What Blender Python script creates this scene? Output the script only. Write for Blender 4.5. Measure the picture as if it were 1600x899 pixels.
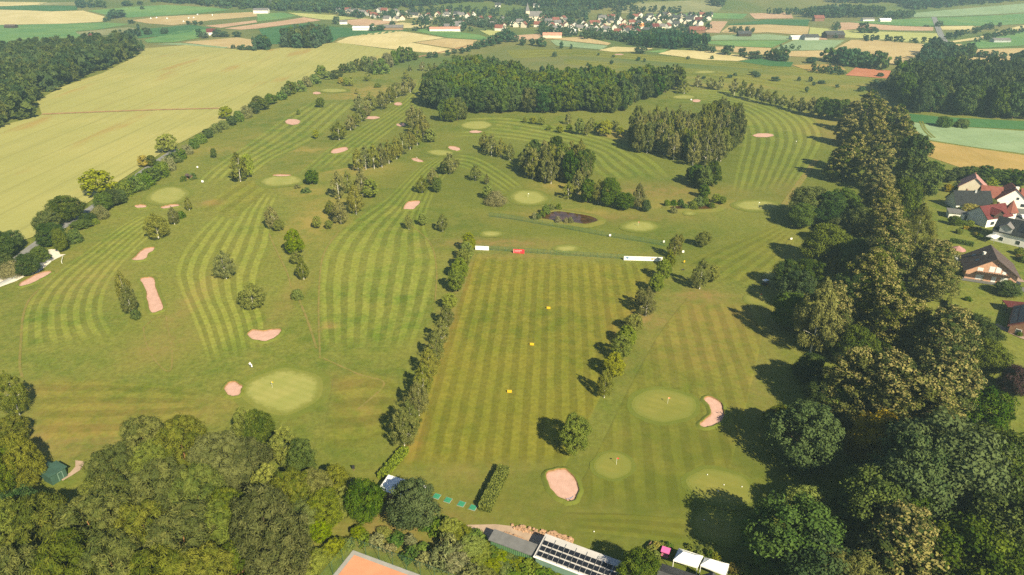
import bpy, bmesh, math, random
import numpy as np
from mathutils import Vector, Matrix
from mathutils.geometry import delaunay_2d_cdt

for _o in list(bpy.data.objects):
    bpy.data.objects.remove(_o)
scene = bpy.context.scene
COL = scene.collection
R = math.radians
random.seed(7)
rng = np.random.default_rng(7)

# ------------------------------------------------------------------ camera
PW, PH, FPX = 1600.0, 899.0, 1066.0          # photograph size and focal length in its pixels
CAMZ, PITCH = 110.0, 26.4
cam_d = bpy.data.cameras.new('camera')
cam = bpy.data.objects.new('camera', cam_d)
COL.objects.link(cam)
cam.location = (0, 0, CAMZ)
cam.rotation_euler = (R(90 - PITCH), 0, 0)
cam_d.sensor_width = 36
cam_d.lens = 36 * FPX / PW
cam_d.clip_start = 1
cam_d.clip_end = 20000
scene.camera = cam

# ------------------------------------------------------------------ sky, sun, exposure
SUN_EL, SUN_AZ = 37.0, 30.0      # the sun stands behind the camera, 30 degrees to the right
world = bpy.data.worlds.new('World')
scene.world = world
world.use_nodes = True
wn = world.node_tree
sky = wn.nodes.new('ShaderNodeTexSky')
sky.sky_type = 'NISHITA'
sky.sun_disc = False
sky.sun_elevation = R(SUN_EL)
sky.sun_rotation = R(180 - SUN_AZ)
sky.air_density = 0.8
sky.dust_density = 0.4
bg = wn.nodes['Background']
bg.inputs[1].default_value = 0.05
wn.links.new(sky.outputs[0], bg.inputs[0])
sun_d = bpy.data.lights.new('sun', 'SUN')
sun_d.energy = 5.0
sun_d.angle = R(0.55)
sun_d.color = (1.0, 0.88, 0.60)
sun = bpy.data.objects.new('sun', sun_d)
COL.objects.link(sun)
_sd = Vector((math.sin(R(SUN_AZ)) * math.cos(R(SUN_EL)), -math.cos(R(SUN_AZ)) * math.cos(R(SUN_EL)), math.sin(R(SUN_EL))))
sun.rotation_euler = _sd.to_track_quat('Z', 'Y').to_euler()
sun.location = (200, -300, 400)
vs = scene.view_settings
vs.view_transform = 'Standard'
vs.look = 'None'
vs.gamma = 1
vs.use_curve_mapping = False
vs.exposure = 1.13
cy = scene.cycles
cy.max_bounces = 6
cy.diffuse_bounces = 2
cy.glossy_bounces = 2
cy.transmission_bounces = 4
cy.transparent_max_bounces = 8
cy.volume_bounces = 0
cy.use_denoising = False
cy.use_adaptive_sampling = True
cy.adaptive_threshold = 0.02

# ------------------------------------------------------------------ placing
_cp, _sp = math.cos(R(PITCH)), math.sin(R(PITCH))


def ray(px, py):
    u, v = (px - PW / 2) / FPX, (PH / 2 - py) / FPX
    return (u, _cp + v * _sp, -_sp + v * _cp)


def ter(x, y):
    """Height of the land: gentle waves, rising to wooded hills beyond the village."""
    x = np.asarray(x, float)
    y = np.asarray(y, float)
    w = np.clip((y - 150) / 250, 0, 1) * np.clip((1500 - np.abs(x)) / 600, 0, 1)
    z = w * (1.1 * np.sin(x / 83 + 0.6) * np.sin(y / 97 + 1.0) + 0.9 * np.sin(x / 151 - y / 203 + 2.2))
    s = np.clip(y - 1260 - 60 * np.sin(x / 330), 0, 1900)
    z = z + 0.062 * s * np.clip(s / 220, 0, 1)
    return z


def G(px, py, up=0.0):
    """The point where the line of sight through that spot of the photograph meets the land (or a level `up` metres over it)."""
    dx, dy, dz = ray(px, py)
    z = 0.0
    t = 1500.0
    for _ in range(40):
        if dz >= -1e-4:
            t = 3000.0
            break
        t2 = (z + up - CAMZ) / dz
        t2 = min(t2, 4500.0)
        t = t2 if _ == 0 else 0.5 * (t + t2)
        z = float(ter(dx * t, dy * t))
    return Vector((dx * t, dy * t, z))


def px_per_m(p):
    """photograph pixels per metre at a point"""
    d = p.y * _cp + (CAMZ - p.z) * _sp
    return FPX / max(d, 1.0)


def height_of(base, px, py_top):
    """height in metres of an upright thing standing at base whose top shows at row py_top"""
    dx, dy, dz = ray(px, py_top)
    t = base.y / dy
    return max(0.5, CAMZ + dz * t - base.z)


# ------------------------------------------------------------------ tagging
def tag(o, label=None, cat=None, group=None, kind=None):
    if label:
        o['label'] = label
    if cat:
        o['category'] = cat
    if group:
        o['group'] = group
    if kind:
        o['kind'] = kind
    return o


def new_obj(name, data, parent=None, loc=None, rz=0.0, scale=None):
    o = bpy.data.objects.new(name, data)
    COL.objects.link(o)
    if parent is not None:
        o.parent = parent
    if loc is not None:
        o.location = loc
    if rz:
        o.rotation_euler = (0, 0, rz)
    if scale is not None:
        o.scale = scale
    return o


def empty(name, loc, rz=0.0, scale=None):
    o = new_obj(name, None, None, loc, rz, scale)
    o.empty_display_size = 0.5
    return o


_ORD = ['first', 'second', 'third', 'fourth', 'fifth', 'sixth', 'seventh', 'eighth', 'ninth', 'tenth', 'eleventh', 'twelfth',
        'thirteenth', 'fourteenth', 'fifteenth', 'sixteenth', 'seventeenth', 'eighteenth', 'nineteenth', 'twentieth']


# ------------------------------------------------------------------ mesh helpers
def np_mesh(name, verts, faces, mats=(), uv=None, attrs=None, smooth=False, matidx=None):
    """verts (n,3); faces (m,k) array of equal-sized faces"""
    verts = np.asarray(verts, np.float32)
    faces = np.asarray(faces, np.int32)
    me = bpy.data.meshes.new(name)
    nf, k = faces.shape
    me.vertices.add(len(verts))
    me.vertices.foreach_set('co', verts.ravel())
    me.loops.add(nf * k)
    me.loops.foreach_set('vertex_index', faces.ravel())
    me.polygons.add(nf)
    me.polygons.foreach_set('loop_start', np.arange(nf, dtype=np.int32) * k)
    try:
        me.polygons.foreach_set('loop_total', np.full(nf, k, np.int32))
    except Exception:
        pass
    if matidx is not None:
        me.polygons.foreach_set('material_index', np.asarray(matidx, np.int32))
    for m in mats:
        me.materials.append(m)
    me.update(calc_edges=True)
    if uv is not None:
        l = me.uv_layers.new(name='UVMap')
        l.data.foreach_set('uv', np.asarray(uv, np.float32)[faces.ravel()].ravel())
    for an, (typ, arr) in (attrs or {}).items():
        a = me.attributes.new(an, typ, 'POINT')
        a.data.foreach_set('value' if typ == 'FLOAT' else 'color', np.asarray(arr, np.float32).ravel())
    if smooth:
        me.polygons.foreach_set('use_smooth', np.ones(nf, bool))
    me.validate()
    return me


class MB:
    """collects boxes, prisms and tubes and links them as one mesh object"""

    def __init__(self):
        self.v, self.f = [], []

    def add(self, vs_, fs_):
        n = len(self.v)
        self.v += [tuple(p) for p in vs_]
        self.f += [tuple(i + n for i in f) for f in fs_]
        return self

    def box(self, x0, x1, y0, y1, z0, z1):
        return self.add([(x0, y0, z0), (x1, y0, z0), (x1, y1, z0), (x0, y1, z0), (x0, y0, z1), (x1, y0, z1), (x1, y1, z1), (x0, y1, z1)],
                        [(0, 3, 2, 1), (4, 5, 6, 7), (0, 1, 5, 4), (1, 2, 6, 5), (2, 3, 7, 6), (3, 0, 4, 7)])

    def tube(self, pts, rad, n=6, cap=True):
        pts = [Vector(p) for p in pts]
        if not hasattr(rad, '__len__'):
            rad = [rad] * len(pts)
        rings = []
        for i, p in enumerate(pts):
            d = (pts[min(i + 1, len(pts) - 1)] - pts[max(i - 1, 0)]).normalized()
            a = Vector((0, 0, 1)) if abs(d.z) < 0.9 else Vector((1, 0, 0))
            u = d.cross(a).normalized()
            w = u.cross(d)
            rings.append([p + rad[i] * (math.cos(2 * math.pi * k / n) * u + math.sin(2 * math.pi * k / n) * w) for k in range(n)])
        vs_ = [q for r_ in rings for q in r_]
        fs_ = []
        for i in range(len(pts) - 1):
            for k in range(n):
                fs_.append((i * n + k, (i + 1) * n + k, (i + 1) * n + (k + 1) % n, i * n + (k + 1) % n))
        if cap:
            fs_.append(tuple(range(n)))
            fs_.append(tuple(range((len(pts) - 1) * n, len(pts) * n))[::-1])
        return self.add(vs_, fs_)

    def prism(self, poly, z0, z1):
        n = len(poly)
        vs_ = [(p[0], p[1], z0) for p in poly] + [(p[0], p[1], z1) for p in poly]
        fs_ = [tuple(range(n))[::-1], tuple(range(n, 2 * n))] + [(k, (k + 1) % n, n + (k + 1) % n, n + k) for k in range(n)]
        return self.add(vs_, fs_)

    def mesh(self, name, mat):
        me = bpy.data.meshes.new(name)
        me.from_pydata(self.v, [], self.f)
        if mat:
            me.materials.append(mat)
        bm = bmesh.new()
        bm.from_mesh(me)
        bmesh.ops.recalc_face_normals(bm, faces=bm.faces)
        bm.to_mesh(me)
        bm.free()
        return me

    def build(self, name, mat, parent=None, loc=None, rz=0.0):
        return new_obj(name, self.mesh(name, mat), parent, loc, rz)


def catmull(pts, n, closed=False):
    """smooth curve through points (k,2) sampled at n points"""
    P = np.asarray(pts, float)
    k = len(P)
    if closed:
        idx = lambda i: P[i % k]
        segs = k
    else:
        idx = lambda i: P[0] * 2 - P[1] if i < 0 else (P[k - 1] * 2 - P[k - 2] if i >= k else P[i])
        segs = k - 1
    out = []
    for j in range(n):
        t = j * segs / n if closed else j * segs / (n - 1)
        i = min(int(t), segs - 1)
        f = t - i
        p0, p1, p2, p3 = idx(i - 1), idx(i), idx(i + 1), idx(i + 2)
        out.append(0.5 * ((2 * p1) + (-p0 + p2) * f + (2 * p0 - 5 * p1 + 4 * p2 - p3) * f * f + (-p0 + 3 * p1 - 3 * p2 + p3) * f ** 3))
    return np.array(out)


def inside(poly, x, y):
    poly = np.asarray(poly)
    x = np.asarray(x)
    y = np.asarray(y)
    c = np.zeros(x.shape, bool)
    n = len(poly)
    for i in range(n):
        x0, y0 = poly[i]
        x1, y1 = poly[(i + 1) % n]
        if y0 == y1:
            continue
        m = ((y0 > y) != (y1 > y)) & (x < (x1 - x0) * (y - y0) / (y1 - y0) + x0)
        c ^= m
    return c


def densify(poly, step):
    out = []
    n = len(poly)
    for i in range(n):
        a, b = np.asarray(poly[i], float), np.asarray(poly[(i + 1) % n], float)
        m = max(1, int(np.linalg.norm(b - a) / step))
        for j in range(m):
            out.append(a + (b - a) * j / m)
    return np.array(out)


def world_poly(px_poly, smooth=0):
    P = np.array([G(*p)[:2] for p in px_poly])
    if smooth:
        P = catmull(P, smooth, True)
    return P


def sheet_mesh(name, poly, off, step, mat, dry=True, zfun=None, edge=0):
    """a sheet draped over the land inside a polygon given in metres"""
    P = densify(poly, step)
    x0, y0 = P.min(0)
    x1, y1 = P.max(0)
    gx, gy = np.meshgrid(np.arange(x0 + step * .5, x1, step), np.arange(y0 + step * .5, y1, step))
    gx, gy = gx.ravel(), gy.ravel()
    m = inside(P, gx, gy)
    pts = [tuple(p) for p in P] + list(zip(gx[m], gy[m]))
    n = len(P)
    vo, eo, fo, *_ = delaunay_2d_cdt([Vector(p) for p in pts], [], [list(range(n))], 1, 1e-4)
    V = np.array([(v.x, v.y) for v in vo])
    Z = ter(V[:, 0], V[:, 1]) + off
    if zfun is not None:
        Z = Z + zfun(V[:, 0], V[:, 1])
    F = np.array([f for f in fo if len(f) == 3], np.int32)
    if len(F) == 0:
        return None
    a, b, c = V[F[:, 0]], V[F[:, 1]], V[F[:, 2]]
    cr = (b[:, 0] - a[:, 0]) * (c[:, 1] - a[:, 1]) - (b[:, 1] - a[:, 1]) * (c[:, 0] - a[:, 0])
    F[cr < 0] = F[cr < 0][:, ::-1]
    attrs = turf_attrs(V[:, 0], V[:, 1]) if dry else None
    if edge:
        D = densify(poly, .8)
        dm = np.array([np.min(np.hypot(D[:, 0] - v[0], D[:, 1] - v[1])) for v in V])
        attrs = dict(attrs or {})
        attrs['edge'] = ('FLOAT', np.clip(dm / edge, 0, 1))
    return np_mesh(name, np.column_stack([V, Z]), F, [mat], attrs=attrs, smooth=True)


# ------------------------------------------------------------------ material helpers
def mat_new(name):
    m = bpy.data.materials.new(name)
    m.use_nodes = True
    nt = m.node_tree
    b = nt.nodes['Principled BSDF']
    b.inputs['Roughness'].default_value = 0.9
    b.inputs['Specular IOR Level'].default_value = 0.15
    return m, nt, b


def nd(nt, typ, **kw):
    n = nt.nodes.new('ShaderNode' + typ)
    for k, v in kw.items():
        setattr(n, k, v)
    return n


def noise(nt, vec, scale, detail=3, rough=0.55):
    n = nd(nt, 'TexNoise')
    n.inputs['Scale'].default_value = scale
    n.inputs['Detail'].default_value = detail
    n.inputs['Roughness'].default_value = rough
    if vec is not None:
        nt.links.new(vec, n.inputs['Vector'])
    return n.outputs['Fac']


def ramp(nt, fac, lo, hi, a=0.0, b=1.0):
    n = nd(nt, 'MapRange')
    n.interpolation_type = 'SMOOTHSTEP'
    n.inputs['From Min'].default_value = lo
    n.inputs['From Max'].default_value = hi
    n.inputs['To Min'].default_value = a
    n.inputs['To Max'].default_value = b
    nt.links.new(fac, n.inputs['Value'])
    return n.outputs['Result']


def mixc(nt, fac, a, b, mode='MIX'):
    n = nd(nt, 'Mix', data_type='RGBA', blend_type=mode)
    for s, v in ((n.inputs[0], fac), (n.inputs[6], a), (n.inputs[7], b)):
        if isinstance(v, bpy.types.NodeSocket):
            nt.links.new(v, s)
        elif isinstance(v, (int, float)):
            s.default_value = v
        else:
            s.default_value = (*v, 1)
    return n.outputs[2]


def math_n(nt, op, a, b=None):
    n = nd(nt, 'Math', operation=op)
    for s, v in zip(n.inputs, (a, b)):
        if v is None:
            continue
        if isinstance(v, bpy.types.NodeSocket):
            nt.links.new(v, s)
        else:
            s.default_value = v
    return n.outputs[0]


def scale_vec(nt, vec, s):
    n = nd(nt, 'Mapping')
    n.inputs['Scale'].default_value = s
    nt.links.new(vec, n.inputs['Vector'])
    return n.outputs[0]


def rot_vec(nt, vec, ang, s=(1, 1, 1)):
    n = nd(nt, 'Mapping')
    n.inputs['Rotation'].default_value = (0, 0, ang)
    n.inputs['Scale'].default_value = s
    nt.links.new(vec, n.inputs['Vector'])
    return n.outputs[0]


def plain(name, col, rough=0.7, var=0.15, scale=1.5, spec=0.2, metal=0.0):
    """a paint or stone colour with slight uneven wear"""
    m, nt, b = mat_new(name)
    pos = nd(nt, 'TexCoord').outputs['Object']
    f = noise(nt, pos, scale, 4)
    c0 = tuple(c * (1 - var) for c in col)
    c1 = tuple(min(1, c * (1 + var)) for c in col)
    nt.links.new(mixc(nt, ramp(nt, f, .3, .7), c0, c1), b.inputs['Base Color'])
    b.inputs['Roughness'].default_value = rough
    b.inputs['Specular IOR Level'].default_value = spec
    b.inputs['Metallic'].default_value = metal
    return m
# =================================================================== LAND
# patches of sun-dried turf (x, y in the photograph, radii in metres, strength) and of tall straw-coloured rough
DRY_PX = [(1095, 462, 9, 5, .9), (1010, 500, 8, 6, .8), (780, 380, 26, 5, .75), (1120, 500, 22, 20, .55), (1100, 550, 22, 16, .45), (1020, 300, 45, 14, .6),
          (930, 340, 40, 6, .6), (1180, 620, 10, 22, .35), (120, 680, 26, 9, .5), (60, 610, 20, 5, .35), (330, 317, 5, 4, .9), (700, 500, 3, 22, .5), (680, 560, 3, 20, .5),
          (725, 420, 3, 26, .6), (870, 790, 35, 5, .35), (760, 740, 26, 5, .35), (1240, 300, 10, 30, .5), (1290, 210, 12, 24, .5), (1150, 620, 12, 10, .3),
          (450, 470, 2.5, 25, .5), (515, 509, 2.4, 1.6, 1.0), (960, 530, 3, 22, .45), (650, 690, 2.5, 12, .5), (890, 820, 40, 4, .3), (1270, 400, 10, 20, .3), (1240, 440, 12, 8, .35),
          (300, 470, 5, 30, .4), (250, 540, 9, 10, .4), (540, 600, 10, 5, .45), (570, 640, 9, 8, .4), (700, 800, 18, 3, .4), (130, 440, 14, 16, .3), (200, 640, 40, 6, .35),
          (640, 815, 15, 6, .8), (690, 850, 8, 4, .6), (1000, 700, 12, 12, .25), (1140, 690, 14, 10, .35), (940, 800, 25, 4, .3), (830, 400, 30, 3, .4), (900, 400, 40, 3, .35)]
TALL_PX = [(545, 262, 22, 14, .9), (500, 340, 12, 30, .8), (480, 300, 10, 8, .7), (560, 150, 25, 25, .8), (580, 140, 30, 20, .8), (470, 235, 26, 8, .7), (420, 225, 30, 12, .35),
           (300, 235, 40, 10, .5), (955, 210, 14, 14, .9), (870, 290, 10, 8, .7), (900, 332, 26, 4, .7), (1080, 320, 26, 7, .7), (850, 95, 60, 25, .6), (1000, 100, 120, 12, .5),
           (1250, 135, 120, 16, .6), (1330, 160, 60, 20, .5), (1150, 120, 90, 10, .5), (780, 110, 40, 30, .6), (620, 100, 40, 20, .4), (660, 640, 3, 10, .5), (440, 215, 30, 14, .3),
           (650, 135, 20, 25, .5), (720, 150, 16, 30, .4), (1300, 190, 18, 40, .5), (70, 430, 18, 4, .5), (110, 400, 22, 4, .4), (1560, 300, 30, 30, .3)]


def _blobs(L):
    out = []
    for (px, py, rx, ry, s) in L:
        p = G(px, py)
        out.append((p.x, p.y, rx, ry, s))
    return out


_DRY, _TALL = _blobs(DRY_PX), _blobs(TALL_PX)


def _field(L, x, y):
    a = np.zeros(np.shape(x))
    for (cx, cy_, rx, ry, s) in L:
        d = ((x - cx) / rx) ** 2 + ((y - cy_) / ry) ** 2
        a = np.maximum(a, s * np.exp(-d * 0.9))
    return a


def dryness(x, y):
    return _field(_DRY, x, y)


LUSH_VIGNETTE_PX = [(1000, 780, 45, 24, .95), (1120, 720, 34, 26, .9), (1010, 610, 34, 34, .45), (820, 640, 46, 40, .45), (1120, 850, 40, 24, .95), (760, 780, 40, 12, .5), (1150, 520, 22, 36, .35), (900, 560, 40, 50, .35),  # near right: lens vignette darkening painted into the turf; farther spots: greener grass
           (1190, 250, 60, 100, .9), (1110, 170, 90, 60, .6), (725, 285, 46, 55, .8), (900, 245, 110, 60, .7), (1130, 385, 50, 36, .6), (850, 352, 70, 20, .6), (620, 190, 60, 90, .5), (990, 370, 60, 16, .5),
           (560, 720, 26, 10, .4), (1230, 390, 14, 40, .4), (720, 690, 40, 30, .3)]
_LUSH_VIGNETTE = _blobs(LUSH_VIGNETTE_PX)


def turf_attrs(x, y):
    return {'dry': ('FLOAT', dryness(x, y)), 'lush_vignette': ('FLOAT', _field(_LUSH_VIGNETTE, x, y))}


def tallness(x, y):
    return _field(_TALL, x, y)


# ---- grass colour shared by all turf: patches of world-space noise, dried spots from the 'dry' attribute
def grass_group():
    g = bpy.data.node_groups.new('turf_colour', 'ShaderNodeTree')
    g.interface.new_socket('Color', in_out='OUTPUT', socket_type='NodeSocketColor')
    g.interface.new_socket('Fine', in_out='OUTPUT', socket_type='NodeSocketFloat')
    out = g.nodes.new('NodeGroupOutput')
    pos = nd(g, 'NewGeometry').outputs['Position']
    big = noise(g, pos, 0.011, 3)
    mid = noise(g, pos, 0.055, 4, 0.6)
    fine = noise(g, pos, 0.7, 6, 0.75)
    mott = noise(g, pos, 0.17, 4, 0.65)
    streak = noise(g, rot_vec(g, pos, 0.35, (0.35, 0.03, 1)), 1.0, 4, 0.6)
    c = mixc(g, ramp(g, big, .40, .60), (0.085, 0.122, 0.014), (0.143, 0.162, 0.026))
    c = mixc(g, ramp(g, mid, .40, .72), c, (0.152, 0.158, 0.027))
    c = mixc(g, ramp(g, streak, .50, .78, 0, .22), c, (0.086, 0.105, 0.013))
    c = mixc(g, ramp(g, mott, .36, .66, 0, .6), c, (0.172, 0.172, 0.036))
    fk = ramp(g, fine, .28, .72, .74, 1.26)
    fcc = nd(g, 'CombineColor')
    for i in range(3):
        g.links.new(fk, fcc.inputs[i])
    c = mixc(g, 1.0, c, fcc.outputs[0], 'MULTIPLY')
    at = nd(g, 'Attribute', attribute_name='dry')
    dn = noise(g, pos, 0.25, 5, 0.65)
    df = math_n(g, 'MULTIPLY', at.outputs['Fac'], ramp(g, dn, .25, .7, .25, 1.25))
    c = mixc(g, df, c, (0.255, 0.165, 0.062))
    lush_vignette = nd(g, 'Attribute', attribute_name='lush_vignette').outputs['Fac']
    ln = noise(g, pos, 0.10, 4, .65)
    c = mixc(g, math_n(g, 'MULTIPLY', lush_vignette, ramp(g, ln, .25, .7, 1.0, .55)), c, (0.074, 0.100, 0.011))
    g.links.new(c, out.inputs[0])
    g.links.new(fine, out.inputs[1])
    return g


GRASS = grass_group()


def grass_nodes(nt):
    n = nt.nodes.new('ShaderNodeGroup')
    n.node_tree = GRASS
    return n


def mat_ground():
    m, nt, b = mat_new('rough_turf')
    g = grass_nodes(nt)
    pos = nd(nt, 'NewGeometry').outputs['Position']
    c = g.outputs[0]
    tall = nd(nt, 'Attribute', attribute_name='tall').outputs['Fac']
    tn = noise(nt, pos, 0.16, 5, 0.7)
    tf = math_n(nt, 'MULTIPLY', tall, ramp(nt, tn, .3, .62, .1, 1.3))
    c = mixc(nt, tf, c, (0.255, 0.200, 0.052))
    far = nd(nt, 'Attribute', attribute_name='far').outputs['Fac']
    fn = noise(nt, pos, 0.004, 4, .6)
    fc = mixc(nt, ramp(nt, fn, .38, .62), (0.085, 0.125, 0.028), (0.165, 0.160, 0.05))
    c = mixc(nt, far, c, fc)
    nt.links.new(c, b.inputs['Base Color'])
    bm_ = nd(nt, 'Bump')
    bm_.inputs['Strength'].default_value = 0.35
    bm_.inputs['Distance'].default_value = 0.3
    nt.links.new(g.outputs[1], bm_.inputs['Height'])
    nt.links.new(bm_.outputs[0], b.inputs['Normal'])
    return m


def mat_fairway(name, lo=0.80, hi=1.16, tint=(1.0, 1.0, 1.0)):
    """mown turf: the stripes are the grass laid one way and the other by the mower"""
    m, nt, b = mat_new(name)
    g = grass_nodes(nt)
    uv = nd(nt, 'UVMap').outputs[0]
    sep = nd(nt, 'SeparateXYZ')
    nt.links.new(uv, sep.inputs[0])
    pos = nd(nt, 'NewGeometry').outputs['Position']
    wob = noise(nt, pos, 0.07, 3)
    u = math_n(nt, 'ADD', sep.outputs[0], ramp(nt, wob, .2, .8, -.05, .05))
    s = math_n(nt, 'SINE', math_n(nt, 'MULTIPLY', u, 2 * math.pi))
    vis = ramp(nt, noise(nt, pos, 0.018, 3), .28, .62, .62, 1.0)
    fr = ramp(nt, sep.outputs[1], 0.0, 1.0)
    st = math_n(nt, 'MULTIPLY', math_n(nt, 'MULTIPLY', ramp(nt, s, -.35, .35, -1, 1), vis), fr)
    k = ramp(nt, st, -1, 1, lo, hi)
    k.node.interpolation_type = 'LINEAR'
    comb = nd(nt, 'CombineColor')
    for i in range(3):
        tn = ramp(nt, sep.outputs[1], 0.0, 1.0, 1.0, tint[i])
        nt.links.new(math_n(nt, 'MULTIPLY', k, tn), comb.inputs[i])
    c = mixc(nt, 1.0, g.outputs[0], comb.outputs[0], 'MULTIPLY')
    nt.links.new(c, b.inputs['Base Color'])
    return m


M = {}
M['ground'] = mat_ground()
M['fairway'] = mat_fairway('fairway_turf', 0.82, 1.19, (1.13, 1.14, 1.08))
M['range'] = mat_fairway('range_turf', 0.86, 1.14, (1.13, 0.99, 0.72))
M['fairway_soft'] = mat_fairway('worn_fairway_turf', 0.89, 1.10, (1.04, 1.0, 0.85))


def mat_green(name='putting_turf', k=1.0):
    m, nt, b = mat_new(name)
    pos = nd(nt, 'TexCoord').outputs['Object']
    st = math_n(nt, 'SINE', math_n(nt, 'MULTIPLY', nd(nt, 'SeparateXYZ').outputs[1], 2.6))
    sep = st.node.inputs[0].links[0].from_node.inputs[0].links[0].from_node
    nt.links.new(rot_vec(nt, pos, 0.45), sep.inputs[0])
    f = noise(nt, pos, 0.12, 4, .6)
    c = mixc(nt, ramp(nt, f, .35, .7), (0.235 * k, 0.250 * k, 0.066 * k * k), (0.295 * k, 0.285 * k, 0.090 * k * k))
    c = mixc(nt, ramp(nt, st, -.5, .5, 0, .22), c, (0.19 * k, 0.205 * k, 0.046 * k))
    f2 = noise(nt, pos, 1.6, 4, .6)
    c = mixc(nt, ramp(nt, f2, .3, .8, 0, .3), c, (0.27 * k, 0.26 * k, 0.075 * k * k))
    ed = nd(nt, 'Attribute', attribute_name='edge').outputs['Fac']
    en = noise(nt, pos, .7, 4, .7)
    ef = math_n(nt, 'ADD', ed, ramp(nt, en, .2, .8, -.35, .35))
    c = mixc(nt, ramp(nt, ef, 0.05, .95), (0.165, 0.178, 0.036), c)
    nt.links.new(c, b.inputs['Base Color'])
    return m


def mat_collar(name='collar_turf', col=(0.122, 0.150, 0.022)):
    m, nt, b = mat_new(name)
    g = grass_nodes(nt)
    c = mixc(nt, 0.55, g.outputs[0], col)
    nt.links.new(c, b.inputs['Base Color'])
    return m


def mat_sand():
    m, nt, b = mat_new('bunker_sand')
    pos = nd(nt, 'NewGeometry').outputs['Position']
    f = noise(nt, pos, 0.5, 4, .6)
    c = mixc(nt, ramp(nt, f, .3, .7), (0.45, 0.282, 0.235), (0.53, 0.335, 0.285))
    rake = noise(nt, rot_vec(nt, pos, .8, (5, .4, 1)), 1.0, 3)
    c = mixc(nt, ramp(nt, rake, .45, .7, 0, .2), c, (0.37, 0.235, 0.185))
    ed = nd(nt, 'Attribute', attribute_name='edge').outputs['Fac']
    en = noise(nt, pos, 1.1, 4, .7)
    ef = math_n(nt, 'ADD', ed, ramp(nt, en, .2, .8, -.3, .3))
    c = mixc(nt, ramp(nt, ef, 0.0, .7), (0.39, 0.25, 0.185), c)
    nt.links.new(c, b.inputs['Base Color'])
    bp = nd(nt, 'Bump')
    bp.inputs['Distance'].default_value = .1
    bp.inputs['Strength'].default_value = .5
    nt.links.new(rake, bp.inputs['Height'])
    nt.links.new(bp.outputs[0], b.inputs['Normal'])
    return m


M['green'] = mat_green()
M['green_deep'] = mat_green('deep_putting_turf', .70)  # darker turf colour of the greens on the right
M['collar'] = mat_collar()
M['fringe'] = mat_collar('fringe_turf', (0.185, 0.200, 0.040))
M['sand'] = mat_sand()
M['rim_earth'] = plain('bunker_rim_earth', (0.22, 0.125, 0.055), .95, .3, 1.2)

# ---- the land itself, one sheet to the horizon
xs = np.concatenate([np.arange(-6000, -1500, 300), np.arange(-1500, -520, 40), np.arange(-520, 520, 4), np.arange(520, 1500, 40), np.arange(1500, 6001, 300)])
ys = np.concatenate([np.arange(-400, 40, 20), np.arange(40, 760, 4), np.arange(760, 1700, 15), np.arange(1700, 3400, 60), np.arange(3400, 9001, 400)])
gx, gy = np.meshgrid(xs, ys)
gz = ter(gx, gy)
nx, ny = len(xs), len(ys)
idx = np.arange(nx * ny).reshape(ny, nx)
gf = np.stack([idx[:-1, :-1], idx[:-1, 1:], idx[1:, 1:], idx[1:, :-1]], -1).reshape(-1, 4)
gv = np.column_stack([gx.ravel(), gy.ravel(), gz.ravel()])
# beyond the golf course the land is pasture
farv = np.clip((gy.ravel() - 690 + 0.35 * np.minimum(0, gx.ravel() + 120)) / 60, 0, 1)
farv = np.maximum(farv, np.clip((gx.ravel() - 330) / 60, 0, 1) * np.clip((gy.ravel() - 380) / 60, 0, 1))
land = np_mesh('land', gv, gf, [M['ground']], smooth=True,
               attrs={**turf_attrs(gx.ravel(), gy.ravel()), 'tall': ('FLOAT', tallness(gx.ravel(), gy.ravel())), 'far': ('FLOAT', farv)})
tag(new_obj('ground', land), 'olive green turf and pasture spreading over the whole valley', 'ground', kind='structure')


# ---- fairways: two edges traced from the tee end to the green end, mower lanes run along them
def fairway(left, right, lanes, label, mat='fairway', off=0.05, n=70, m=None, end=8.0, name='fairway', lines=None):
    L = catmull(np.array([G(*p)[:2] for p in left]), n)
    Rr = catmull(np.array([G(*p)[:2] for p in right]), n)
    m = m or max(12, int(lanes * 4))
    s = np.linspace(0, 1, m)
    P = L[:, None, :] * (1 - s)[None, :, None] + Rr[:, None, :] * s[None, :, None]
    x, y = P[..., 0].ravel(), P[..., 1].ravel()
    oo = np.full((n, m), off)
    oo[0, :] = oo[-1, :] = oo[:, 0] = oo[:, -1] = -.03      # the rim runs into the ground
    z = ter(x, y) + oo.ravel()
    idx_ = np.arange(n * m).reshape(n, m)
    F = np.stack([idx_[:-1, :-1], idx_[:-1, 1:], idx_[1:, 1:], idx_[1:, :-1]], -1).reshape(-1, 4)
    V = np.column_stack([x, y, z])
    a, b_, c = V[F[0, 0]], V[F[0, 1]], V[F[0, 2]]
    if np.cross(b_ - a, c - a)[2] < 0:
        F = F[:, ::-1]
    k = np.minimum(np.arange(n), np.arange(n)[::-1])[:, None] / end
    e = np.minimum(np.arange(m), np.arange(m)[::-1])[None, :] / 2.0 + 0.25
    uvv = np.clip(np.minimum(k, e), 0, 1)
    uv = np.column_stack([np.tile(s * lanes, n), np.broadcast_to(uvv, (n, m)).ravel()])
    if lines:      # straight mower lanes: heading in degrees, metres per pair of lanes
        th, per = R(lines[0]), lines[1]
        uv[:, 0] = (x * math.cos(th) - y * math.sin(th)) / per
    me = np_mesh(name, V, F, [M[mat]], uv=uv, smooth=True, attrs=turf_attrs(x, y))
    return tag(new_obj(name, me), label, 'fairway', kind='structure')


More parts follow.
